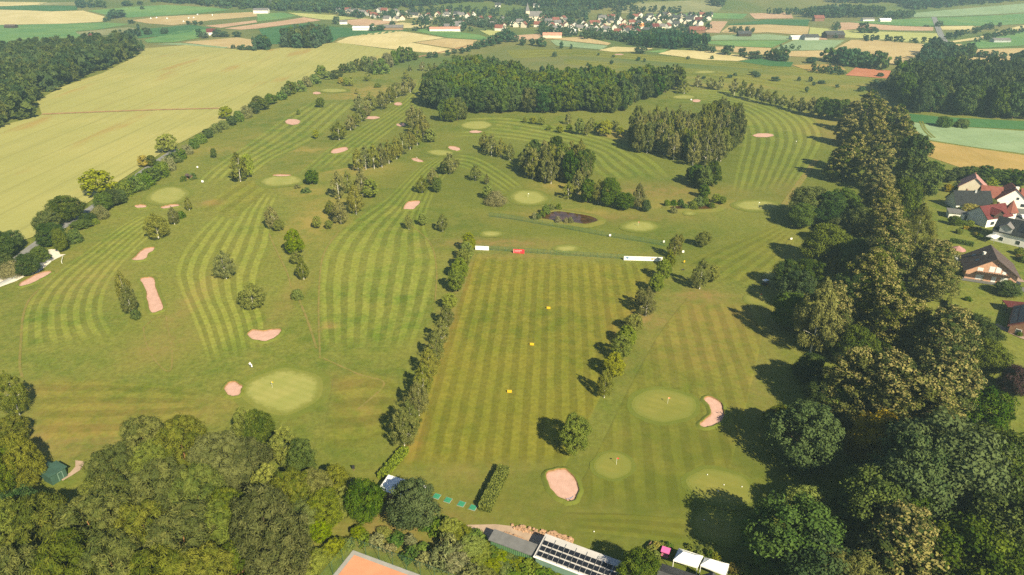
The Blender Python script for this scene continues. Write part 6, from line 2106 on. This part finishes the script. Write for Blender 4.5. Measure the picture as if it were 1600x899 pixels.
def person(p, rz, shirt, trousers, label):
    J = [((0, 0, .95), .15), ((0, 0, 1.2), .15), ((0, 0, 1.42), .16), ((0, 0, 1.52), .06), ((0, .02, 1.63), .10), ((0, .02, 1.74), .085),
         ((.20, 0, 1.40), .07), ((.26, .05, 1.12), .05), ((.18, .28, .98), .04), ((-.20, 0, 1.40), .07), ((-.26, .05, 1.12), .05), ((-.10, .30, .98), .04),
         ((.10, 0, .88), .10), ((.12, .06, .48), .07), ((.12, 0, .08), .05), ((.13, .14, .04), .05), ((-.10, 0, .88), .10), ((-.13, .0, .48), .07), ((-.14, -.08, .08), .05), ((-.15, .06, .04), .05)]
    E = [(0, 1), (1, 2), (2, 3), (3, 4), (4, 5), (2, 6), (6, 7), (7, 8), (2, 9), (9, 10), (10, 11), (0, 12), (12, 13), (13, 14), (14, 15), (0, 16), (16, 17), (17, 18), (18, 19)]
    me = bpy.data.meshes.new('person')
    me.from_pydata([j[0] for j in J], E, [])
    bm = bmesh.new()
    bm.from_mesh(me)
    lay = bm.verts.layers.skin.verify()
    bm.verts.ensure_lookup_table()
    for v, j in zip(bm.verts, J):
        v[lay].radius = (j[1], j[1])
    bm.verts[0][lay].use_root = True
    bm.to_mesh(me)
    bm.free()
    me.materials.append(mat_golfer('golfer_clothes', shirt, trousers))
    o = new_obj('person', me, None, p, rz)
    o.modifiers.new('skin', 'SKIN')
    o.modifiers.new('sub', 'SUBSURF').levels = 1
    tag(o, label, 'person')
    return o


pg = hx(391.5, 573.5)
person(pg, R(200), (.75, .76, .8), (.16, .17, .22), 'golfer in white shirt and dark trousers above the large green')
person(hx(651.5, 250), R(120), (.75, .7, .66), (.10, .10, .13), 'distant golfer beside the slim bunker')
person(hx(502, 749), R(150), (.20, .36, .62), (.10, .12, .18), 'person in blue half hidden by the light near trees')
e = empty('golf_trolley', hx(394, 575), R(30))
MB().tube([(0, 0, .3), (0, .45, 1.05)], .16, 8).build('bag', M['white'], e)
MB().tube([(0, .5, 1.0), (0, -.1, .25), (0, -.35, .25)], .03, 6).build('frame', M['rail'], e)
for x in (-.3, .3):
    MB().tube([(x - .03, 0, .16), (x + .03, 0, .16)], .16, 10).build('wheel', M['tyre'], e)
tag(e, 'white golf bag on a trolley beside the golfer above the large green', 'golf trolley')
p = hx(1195.5, 445)
e = empty('golf_buggy', p, R(-60))
bd = MB()
bd.add([(-.6, -1.15, .25), (.6, -1.15, .25), (.6, 1.15, .25), (-.6, 1.15, .25), (-.6, -1.15, .75), (.6, -1.15, .75), (.55, 1.1, .8), (-.55, 1.1, .8), (-.58, .35, .5), (.58, .35, .5)], [(0, 1, 2, 3), (0, 1, 5, 4), (1, 2, 6, 9, 5), (3, 0, 4, 8, 7), (2, 3, 7, 6), (4, 5, 9, 8), (8, 9, 6, 7)])
bd.build('body', M['dark'], e)
MB().box(-.55, .55, -.5, .1, .6, .85).build('seat', plain('tan_seat', (.35, .12, .10), .7), e)
MB().box(-.55, .55, -.62, -.5, .8, 1.25).build('backrest', M['dark'], e)
MB().box(-.72, .72, -1.15, .95, 1.82, 1.9).build('roof', M['white'], e)
for sx in (-.6, .6):
    for sy in (-1.0, .85):
        MB().tube([(sx, sy, .7), (sx * .98, sy * .95, 1.83)], .03, 5).build('roof_post', M['rail'], e)
for sx in (-.55, .55):
    for sy in (-.8, .8):
        MB().tube([(sx - .1, sy, .24), (sx + .1, sy, .24)], .24, 10).build('wheel', M['tyre'], e)
tag(e, 'white-roofed golf buggy at the edge of the lime shade', 'golf buggy')
# little tee shelter hut
e = empty('tee_hut', hx(297, 280), R(-15))
for x0, x1, y0_, y1_ in ((-1.5, -1.4, -1, 1), (1.4, 1.5, -1, 1), (-1.4, 1.4, .9, 1)):
    MB().box(x0, x1, y0_, y1_, 0, 2.0).build('wall', M['wood'], e)
gable_roof(3.2, 2.4, 2.0, 2.7, .1, .25).build('roof', RM['brown'], e)
MB().box(-1.3, 1.3, .3, .85, .4, .48).build('bench', M['wood'], e)
tag(e, 'little brown tee hut between two bushes near the hedgerow', 'hut')
# rakes in the egg-shaped bunker
for i, (x_, y_) in enumerate(((885, 781), (890, 782))):
    p = hx(x_, y_)
    e = empty('bunker_rake', (p.x, p.y, p.z + .12), R(20 + 30 * i))
    MB().tube([(0, 0, .05), (1.5, 0, .12)], .03, 5).build('handle', M['blue'], e)
    MB().box(-.06, .02, -.35, .35, 0, .09).build('head', M['dark'], e)
    tag(e, ['left', 'right'][i] + ' rake lying in the near end of the egg-shaped bunker', 'rake')

# ---------- buildings at the bottom edge
H1, H0_ = 3.4, 3.0
e, r, L, y0, y1, za, zb = monopitch('clubhouse_shed', P2(852.5, 835, H1), P2(987, 884, H1), P2(829, 869, H0_), H0_, H1, 'teal_paint', 'pale_roof', 'pale-roofed building covered with rows of solar panels', 'building')
rzs = e.rotation_euler[2]
zz = lambda y: za + (zb - za) * (y - y0) / (y1 - y0)
depth = y1 - y0
# rows counted from the near (lower) edge; the near edge is y0
for j in range(3):
    ya = y0 + depth * (.075 + j * .235)
    yb = ya + depth * .175
    n = int((L - .8) / 1.12)
    for i in range(n):
        x0 = .45 + i * 1.12 + (.07 if i % 2 else 0)
        x1 = x0 + 1.02
        v = [(x0, ya, zz(ya) + .27), (x1, ya, zz(ya) + .27), (x1, yb, zz(yb) + .27), (x0, yb, zz(yb) + .27)]
        MB().add(v + [(a, b, c + .05) for a, b, c in v], [(0, 1, 2, 3), (4, 5, 6, 7), (0, 1, 5, 4), (1, 2, 6, 5), (2, 3, 7, 6), (3, 0, 4, 7)]).build('solar_panel', M['panel'], r)
for i in range(int(L / 2.24)):
    x = .42 + i * 2.24
    MB().add([(x - .03, y0 + .2, zz(y0 + .2) + .22), (x + .03, y0 + .2, zz(y0 + .2) + .22), (x + .03, y1 - .8, zz(y1 - .8) + .22), (x - .03, y1 - .8, zz(y1 - .8) + .22),
              (x - .03, y0 + .2, zz(y0 + .2) + .34), (x + .03, y0 + .2, zz(y0 + .2) + .34), (x + .03, y1 - .8, zz(y1 - .8) + .34), (x - .03, y1 - .8, zz(y1 - .8) + .34)],
             [(0, 1, 2, 3), (4, 5, 6, 7), (0, 1, 5, 4), (1, 2, 6, 5), (2, 3, 7, 6), (3, 0, 4, 7)]).build('mounting_rail', M['rail'], r)
MB().box(0, L, y0 - .05, y0 + .12, za - .02, za + .24).build('eaves_edge', M['white_metal'], r)
e, r, L, y0, y1, za, zb = monopitch('green_shed', P2(772.5, 828, 2.7), P2(841, 852.5, 2.7), P2(758, 842.5, 2.5), 2.45, 2.75, 'green_paint', 'grey_roof', 'low green shed with a grey felt roof beside the gravel yard', 'shed')
k = 0
while .5 + k * .45 < L - .4:
    MB().box(.5 + k * .45, .56 + k * .45, y0 + .30, y0 + .36, -.4, za - .02).build('cladding_batten', M['dkgreen_paint'], e)
    k += 1
# dark green shed pair at the lower left
for (a, b, c, lab) in [((88, 720.5), (110.5, 725), (60, 739.5), 'sunlit dark green shed with a flat roof at the lower left'), ((62, 715), (85, 720), (34, 734), 'shaded shed touching the sunlit dark green one')]:
    pa, pb, pc = P2(*a, 2.8), P2(*b, 2.8), P2(*c, 2.5)
    rz, L, D = framed(pa, pc, pb)
    e2, r2, L2, q0, q1, za2, zb2 = monopitch('garden_shed', pa, pc, pb, 2.6, 2.8, 'dkgreen_paint', 'teal_dark' if 'teal_dark' in M else 'dkgreen_paint', lab, 'shed')
    s_ = .37
    yy = q0 if abs(q0) > abs(q1) else q1
    sg = -1 if yy == q0 else 1
    a_, b_ = sorted((yy - sg * .36, yy - sg * .30))
    MB().box(1.2, 1.35, a_, b_, 0, 2.3).build('door_frame', M['teal_paint'], e2)
    MB().box(2.2, 2.35, a_, b_, 0, 2.3).build('door_frame', M['teal_paint'], e2)
    MB().box(1.35, 2.2, a_, b_, 2.15, 2.3).build('lintel', M['teal_paint'], e2)


# boulders along the yard
def boulder(seed):
    r_ = np.random.default_rng(seed)
    bm = bmesh.new()
    bmesh.ops.create_icosphere(bm, subdivisions=2, radius=1)
    for v in bm.verts:
        k = 1 + r_.uniform(-.16, .16)
        v.co = Vector((max(-.8, min(.8, v.co.x * k)), max(-.78, min(.78, v.co.y * k)), max(-.6, min(.6, v.co.z * k))))
    me = bpy.data.meshes.new('boulder')
    bm.to_mesh(me)
    bm.free()
    me.materials.append(M['stone'])
    return me


BO = [boulder(k) for k in range(4)]


def stone_row(px, label, n, seed, two=True):
    e = empty('boulder_wall', hx(*px[0]))
    o = e.location
    C = catmull(np.array([hx(*p)[:2] for p in px]), n)
    r_ = random.Random(seed)
    for i, (x, y) in enumerate(C):
        for k in range(2 if two and r_.random() < .7 else 1):
            s = r_.uniform(.26, .52)
            p = new_obj('boulder', r_.choice(BO), e, (x - o.x + r_.uniform(-.3, .3), y - o.y + (k - .5) * .8 + r_.uniform(-.2, .2), s * .42), r_.uniform(0, 6), (s, s * r_.uniform(.7, 1), s * r_.uniform(.7, 1)))
    tag(e, label, 'stone wall')


stone_row([(802, 824), (820, 828), (838, 832), (855, 834), (870, 838), (885, 843), (893, 846)], 'row of reddish boulders edging the gravel yard by the lawn', 52, 3)
stone_row([(788, 831), (800, 836), (812, 840), (824, 846)], 'shorter row of boulders behind the green shed', 22, 4, False)

# marquees and slate roof at the bottom edge
for i, (q, lab) in enumerate([([(1060.7, 856.7), (1099, 869), (1090, 886.5), (1052, 875)], 'left one of the two white marquee roofs at the bottom edge'), ([(1101, 871), (1139.5, 881.5), (1134, 899), (1094.5, 883)], 'right one of the two white marquee roofs at the bottom edge')]):
    hE = 2.8
    C = [P2(x, y, hE) for x, y in q]
    m0 = sum(C, Vector()) / 4
    e = empty('marquee', (m0.x, m0.y, float(ter(m0.x, m0.y))))
    c4 = [Vector((c.x - m0.x, c.y - m0.y, hE)) for c in C]
    r1 = (c4[0] + c4[3]) / 2 * .45 + Vector((0, 0, (4.0) - hE * .45))
    r2 = (c4[1] + c4[2]) / 2 * .45 + Vector((0, 0, (4.0) - hE * .45))
    dn = Vector((0, 0, -.35))
    # canopy with sagging facets and a valance
    mid = [(c4[k] + c4[(k + 1) % 4]) / 2 + Vector((0, 0, -.12)) for k in range(4)]
    v = c4 + mid + [r1, r2] + [c + dn for c in c4]
    f = [(0, 4, 9, 8), (4, 1, 9), (1, 5, 9), (5, 2, 9), (2, 6, 9), (6, 3, 8), (6, 8, 9), (3, 7, 8), (7, 0, 8)]
    f2 = [(0, 4, 9, 8), (4, 1, 9)]
    MB().add(v, f + [(0, 1, 11, 10), (1, 2, 12, 11), (2, 3, 13, 12), (3, 0, 10, 13)]).build('canopy', M['tent'], e)
    for c in c4:
        MB().tube([(c.x * .97, c.y * .97, 0), (c.x * .97, c.y * .97, hE)], .07, 6).build('post', M['white_metal'], e)
    tag(e, lab, 'marquee')
pa, pb, pc = P2(1049, 876, 3.2), P2(1088, 889, 3.2), P2(1040, 890, 2.8)
rz, L, D = framed(pa, pb, pc)
hp = (pa + pb) / 2
nrm = Vector((math.sin(rz), -math.cos(rz), 0))
hb = hp + nrm * 5.2
house(Vector((hb.x, hb.y, float(ter(hb.x, hb.y)))), rz, L + 2.5, 7.6, 2.7, 4.9, 'wood_dark', 'dark', 'dark slate-roofed clubhouse wing in front of the left marquee', [], None, name='clubhouse', cat='clubhouse', ov=.3)
p = P2(1102, 893, 3.4)
house(Vector((p.x - .3, p.y - 4.2, float(ter(p.x, p.y)))), rz + R(90), 6, 4.0, 2.6, 4.4, 'wood_dark', 'dark', 'small slate gable between the two marquees', [], None, name='clubhouse', cat='clubhouse', ov=.25)
# pink beach chair, bench, flower bed bushes
e = empty('beach_chair', hx(1039, 869), rz)
MB().add([(-.75, -.5, 0), (.75, -.5, 0), (.75, .5, 0), (-.75, .5, 0), (-.75, -.35, .75), (.75, -.35, .75), (.75, .55, 1.6), (-.75, .55, 1.6)], [(0, 1, 2, 3), (0, 1, 5, 4), (1, 2, 6, 5), (2, 3, 7, 6), (3, 0, 4, 7)]).build('body', M['wood'], e)
MB().box(-.85, .85, -.75, .75, 1.55, 1.75).build('hood', M['pink'], e)
MB().box(-.7, .7, -.6, .3, .38, .5).build('seat', M['pink'], e)
tag(e, 'pink hooded beach chair beside the clubhouse', 'beach chair')
e = empty('park_bench', hx(1015.5, 856), R(50))
MB().box(-.9, .9, -.25, .25, .4, .48).build('seat', M['wood'], e)
MB().box(-.9, .9, .2, .28, .5, .95).build('backrest', M['wood'], e)
for x in (-.75, .75):
    MB().box(x - .05, x + .05, -.22, .22, 0, .4).build('leg', M['dark'], e)
tag(e, 'brown bench at the edge of the flower bed', 'bench')
for i, (x_, y_, kd) in enumerate([(1018, 862, 'maple'), (1026, 858, 'gold'), (1034, 858, 'maple'), (1014, 872, 'maple'), (1024, 872, 'maple'), (1044, 858, 'shrub')]):
    tree(kd, hx(x_, y_), 1.5, 1.9, ['yellow-green plant next to the bench', 'golden plant in the flower bed', 'leafy plant in the middle of the flower bed', 'plant at the lower left of the flower bed', 'plant left of the beach chair', 'plant right behind the beach chair'][i], 'flower bed plants', name='garden_plant', cat='plant', lod=1)
for i, (x_, y_, kd) in enumerate([(1146, 893, 'gold'), (1152, 890, 'shrub'), (1160, 893, 'maple'), (1168, 896, 'shrub'), (1108, 868, 'shrub'), (1090, 862, 'shrub'), (1118, 873, 'maple'), (1080, 859, 'maple')]):
    tree(kd, hx(x_, y_), 1.3 if x_ < 1140 else 2.0, 1.6 if x_ < 1140 else 2.4, ['orange-yellow bush right of the marquees', 'green bush beside the orange-yellow one', 'bright bush further right of the marquees', 'farthest right bush by the marquees', 'low plant behind the gap of the marquees', 'low plant behind the left marquee', 'bright low plant behind the right marquee', 'bright low plant behind the left marquee'][i],
         'bushes round the marquees', name='garden_bush', cat='bush', lod=1)


# ---------- tennis court
c0, c1, c2 = hx(553.5, 868), hx(637, 899), hx(527, 899)
d1 = Vector((c1.x - c0.x, c1.y - c0.y, 0)).normalized()
d2 = Vector((d1.y, -d1.x, 0))
if d2.dot(Vector((c2.x - c0.x, c2.y - c0.y, 0))) < 0:
    d2 = -d2
rzt = math.atan2(d1.y, d1.x)
sgn = 1 if (-math.sin(rzt) * d2.x + math.cos(rzt) * d2.y) > 0 else -1
LT, WT = 36.0, 18.0
zc = float(ter(c0.x, c0.y))


def court_box(x0, x1, y0_, y1_, z0, z1):
    a, b = sorted((sgn * y0_, sgn * y1_))
    return MB().box(x0, x1, a, b, z0, z1)


tc = court_box(-1.0, LT + 1.0, -1.0, WT + 1.0, -.3, .10).build('tennis_court', M['court_edge'], None, (c0.x, c0.y, zc), rzt)
court_box(0, LT, 0, WT, .10, .135).build('clay', M['clay'], tc)
for (x0, x1, y0_, y1_) in ((6, 29.8, 3.5, 3.55), (6, 29.8, 14.45, 14.5), (6, 6.06, 3.5, 14.5), (29.74, 29.8, 3.5, 14.5), (11.5, 24.3, 8.97, 9.03), (11.5, 11.56, 4.9, 13.1), (24.3, 24.36, 4.9, 13.1)):
    court_box(x0, x1, y0_, y1_, .135, .145).build('line', M['white'], tc)
tag(tc, 'orange clay tennis court corner at the bottom edge', 'tennis court', kind='structure')
e = empty('court_fence', (c0.x, c0.y, zc), rzt)
HF = 3.6
for (ax, ay, bx_, by_) in ((-.95, -.95, LT + .95, -.95), (-.95, -.95, -.95, WT + .95)):
    ln = math.hypot(bx_ - ax, by_ - ay)
    n = int(ln / 3)
    for k in range(n + 1):
        x, y = ax + (bx_ - ax) * k / n, ay + (by_ - ay) * k / n
        MB().tube([(x, sgn * y, 0), (x, sgn * y, HF)], .05, 6).build('post', M['fence_green'], e)
    MB().add([(ax, sgn * ay, .05), (bx_, sgn * by_, .05), (bx_, sgn * by_, HF), (ax, sgn * ay, HF)], [(0, 1, 2, 3)]).build('wire_mesh', M['net_light'] if 'net_light' in M else M['net'], e)
    for zr in (.08, HF):
        MB().tube([(ax, sgn * ay, zr), (bx_, sgn * by_, zr)], .03, 5).build('rail', M['fence_green'], e)
tag(e, 'tall green wire fence round the clay tennis court', 'fence')

# ---------- parking place wall and barrier pole
a_, b_ = hx(83, 406), hx(-6, 450)
d = b_ - a_
e = empty('retaining_wall', a_, math.atan2(d.y, d.x))
MB().box(0, d.length, -.2, .2, -.4, 1.0).build('wall', M['grey_wall'], e)
MB().box(-.05, d.length + .05, -.28, .28, 1.0, 1.12).build('coping', M['court_edge'], e)
tag(e, 'grey retaining wall along the white parking place', 'wall')
a_ = hx(97, 412)
e = empty('barrier_pole', a_, R(115))
MB().tube([(0, 0, 0), (0, 0, 1.0)], .08, 6).build('post', M['white'], e)
MB().tube([(0, 0, .95), (5.5, 0, 1.0)], .07, 6).build('arm', M['white'], e)
tag(e, 'white barrier pole beside the sand heap yard', 'barrier')

# ---------- the village
VIL = """530.5,18,g 544,18,r 545,21.5,g 551,20,g 557,19.5,g 566,22,g 559,24.5,r 575,23,r 583,25,r 588,27,r 593,18,g 601,19,r 618,19,g 624,23.5,g 629,30.5,r 639,21,d 643,26,d 651,26,d 658,28,r 669,26,r 672,31,g 684,25,r 700,20,r 697,26,g 708,32.5,r 714,24,d 605,31.5,g 619,31.5,g
720,26,g 731,27,r 740,25,r 725,38,r 733,34,g 751,33,r 765,31,r 745,37,g 770,41,g 780,47,r 788,44,r 775,38,d 785,34,g 800,38,g 806,41,g 812,37,g 819,42,r 840,41,r 843,34,r 852,31,r 857,36,g 862,43,r 868,35,r 871,39,g 876,44,r 880,31,r 883,35,g 885,41,r 892,45,r 898,41,g 905,37,d 905,47,g 895,53,w 838,11,g 857,10,r 778,10,d
911,39,g 914,43.5,r 925,39,r 933,38,r 941,38,g 922,50,g 931,46.5,r 943,45,r 936,51,g 955,28.5,r 941,31,g 955,34,d 965,37,d 949,38,d 975,37,r 968,32,g 960,45.5,g 972,45,r 981,47,r 965,53,r 979,52.5,d 987,37,r 992,29,r 1000,26,r 999,38,g 990,45,r 1001,44,o 995,52,m 1009,51,d 1010,33,d 1015,27,d 1020,31.5,d 1023,45,m 1030,28,d 1038,30,d 1030,37,d 1045,25.5,r 1051,28,d 1057,31,d 1043,43,r 1047,36,d 1056,41,d 1063,25.5,r 1068,29.5,d 1076,33.5,d 1070,39,d 1079,26,d 1086,30,g 1091,34,m 1075,45,g 1086,45,g 1093,38.5,d 1096,25.5,r 1108,25,d 1107,30.5,d 1084,38,d 1062,35,d 1038,24.5,d 1022,38,d 1012,41,d 947,48.5,g 1032,44,g 870,48.5,g"""
RC = {'r': 'red', 'g': 'grey', 'd': 'dark', 'm': 'maroon', 'o': 'orange', 'w': 'white'}
rv = random.Random(11)
for tok in VIL.split():
    x_, y_, c_ = tok.split(',')
    x_, y_ = float(x_), float(y_) + 1.2
    b = hx(x_, y_)
    L_, W_ = rv.uniform(9, 12.5), rv.uniform(7.5, 9)
    he, hr = rv.uniform(3.4, 4.8), 0
    hr = he + rv.uniform(3.0, 4.2)
    rz_ = R(rv.choice([0, 90, 15, 75, -20, 60, 100]) + rv.uniform(-10, 10))
    wl = rv.choice(['village_white', 'village_white', 'cream_wall'])
    zone = 'at the left end of the village' if x_ < 640 else ('in the old village near the church' if x_ < 900 else 'in the right part of the village')
    rn = {'r': 'red-roofed', 'g': 'grey-roofed', 'd': 'dark-roofed', 'm': 'maroon-roofed', 'o': 'orange-roofed', 'w': 'white-roofed'}[c_]
    gn = {'r': 'red', 'g': 'grey', 'd': 'dark', 'm': 'maroon', 'o': 'orange', 'w': 'white'}[c_]
    house(b, rz_, L_, W_, he, hr, wl, RC[c_], f'small distant {rn} house {zone}', [], (rv.uniform(-3, 3), .4), f'{gn} roofed houses {zone}', name='village_house')
for x_, y_, L_, W_, he, hr, rz_, wl, rf, lab in [
    (568, 47.5, 30, 11, 3.6, 5.6, 0, 'white_wall', 'white', 'long white barn left of the cream field'), (611, 47, 36, 16, 4, 7, 4, 'wood', 'grey', 'long dark barn between two trees in the fields'), (696, 48.5, 46, 15, 3.5, 5.5, 4, 'white_wall', 'salmon', 'long salmon-roofed stable at the village edge'),
    (705, 45, 22, 14, 4, 7, 12, 'grey_wall', 'grey', 'grey barn behind the salmon stable'), (715, 43, 16, 12, 5, 9, 30, 'white_wall', 'grey', 'white farmhouse behind the salmon stable'), (863, 59, 26, 12, 4, 6.5, -5, 'cream_wall', 'salmon', 'pale barn in front of the village'),
    (1088, 52, 22, 12, 5, 9, 0, 'brown_wall', 'red', 'red barn at the right end of the village'), (149, 64, 12, 10, 4.5, 9, -10, 'white_wall', 'maroon', 'maroon-roofed farmhouse behind the left wood'), (140, 67, 12, 9, 3, 5, 10, 'white_wall', 'white', 'white outbuilding beside the maroon-roofed farmhouse'), (331, 55, 12, 10, 4.5, 8.5, 20, 'white_wall', 'maroon', 'farmhouse among trees left of the round copse'),
    (537, 38, 12, 9, 4, 6, 10, 'white_wall', 'grey', 'white hut at the edge of the pinkish field'), (1278, 33, 16, 12, 5, 9, 0, 'brown_wall', 'red', 'small red house on the right hillside'), (1247, 61.5, 22, 10, 3, 4.5, 5, 'white_wall', 'white', 'white sheds beside the pink yard field'), (1265, 62.5, 20, 12, 4, 7, 5, 'grey_wall', 'dark', 'dark barn beside the pink yard field'),
    (1301, 59.5, 26, 14, 5, 9, 8, 'wood_dark', 'dark', 'dark barn under a tree at the upper right'), (1562, 66, 22, 10, 3, 5, 0, 'grey_wall', 'grey', 'grey sheds in the green field at the right edge'), (18, 44, 16, 9, 3, 5, 0, 'wood_dark', 'brown', 'lonely field barn at the far left'), (409, 20.5, 26, 14, 5, 8, 4, 'white_wall', 'grey', 'pale barn below the hillside forest'),
    (1162, 57, 18, 10, 4, 7, 0, 'wood_dark', 'dark', 'field barn in the straw strip at the right'), (1355, 33, 20, 9, 3, 5, 6, 'white_wall', 'grey', 'pale sheds by the upper right fields'), (1382, 34, 18, 8, 3, 5, 0, 'white_wall', 'white', 'white sheds by the upper right green field'), (204, 69.5, 14, 9, 3.2, 5.5, 10, 'cream_wall', 'brown', 'small shed behind the left wood hedge')]:
    house(hx(x_, y_), R(rz_), L_, W_, he, hr, wl, rf, lab, [], None, name='farm_building', cat='farm building')
# church
b = hx(824, 33)
e = empty('church', b, R(8))
gable_wall(22, 10, 8, 15).build('nave', M['cream_wall'], e, (13, 0, 0))
gable_roof(22, 10, 8, 15).build('nave_roof', RM['grey'], e, (13, 0, 0))
MB().box(-3.2, 3.2, -3.2, 3.2, -1, 16).build('tower', M['cream_wall'], e)
sp = MB()
sp.add([(-3.5, -3.5, 16), (3.5, -3.5, 16), (3.5, 3.5, 16), (-3.5, 3.5, 16), (0, 0, 29)], [(0, 1, 4), (1, 2, 4), (2, 3, 4), (3, 0, 4), (0, 1, 2, 3)])
sp.build('spire', RM['grey'], e)
tag(e, 'village church with a pointed grey spire', 'church')
# power mast on the hillside
b = hx(424, 16)
e = empty('power_mast', b)
for sx in (-1, 1):
    for sy in (-1, 1):
        MB().tube([(sx * 2.5, sy * 2.5, 0), (sx * .4, sy * .4, 26)], .16, 4).build('leg', M['rail'], e)
for z in (17, 21, 25):
    MB().tube([(-5 + (z - 17) * .3, 0, z), (5 - (z - 17) * .3, 0, z)], .14, 4).build('cross_arm', M['rail'], e)
tag(e, 'slim lattice power mast before the hillside forest', 'mast')
# village garden trees, one by one
for i in range(230):
    x_ = rv.uniform(525, 1110)
    lo = 20 + 8 * math.exp(-((x_ - 820) / 200) ** 2)
    y_ = rv.uniform(lo, (30 if x_ < 640 else 50)) + (x_ - 800) * .004
    b = hx(x_, y_)
    zone = 'at the left end of the village' if x_ < 640 else ('in the old village near the church' if x_ < 900 else 'in the right part of the village')
    tree('far', b, rv.uniform(6, 11), rv.uniform(6, 11), 'small hazy garden tree between houses ' + zone, 'garden trees ' + zone, lod=3, name='garden_tree')

# hay bales on the far straw field
for i, (x_, y_) in enumerate([(236, 30), (245, 29), (261, 30), (287, 35), (295, 29.5), (303, 29), (309, 24), (332, 25)]):
    p = hx(x_, y_)
    o = MB().tube([(-.9, 0, .9), (.9, 0, .9)], 1.0, 12).build('hay_bale', M['white'], None, (p.x, p.y, p.z + .35), rv.uniform(0, 3))
    tag(o, 'tiny pale wrapped hay bale on the far straw-coloured field', 'hay bale', 'hay bales on the straw field')

# =================================================================== HAZE
hz = MB().box(-5800, 5800, -390, 8800, -3, 190).build('haze', None)
hm = bpy.data.materials.new('valley_haze')
hm.use_nodes = True
nt = hm.node_tree
nt.nodes.clear()
out = nd(nt, 'OutputMaterial')
pv = nd(nt, 'VolumePrincipled')
pv.inputs['Color'].default_value = (0.60, 0.88, 0.98, 1)
pv.inputs['Density'].default_value = 0.00026
pv.inputs['Anisotropy'].default_value = 0.25
nt.links.new(pv.outputs[0], out.inputs['Volume'])
hz.data.materials.append(hm)
tag(hz, 'thin bluish summer haze filling the valley air', 'haze', kind='stuff')
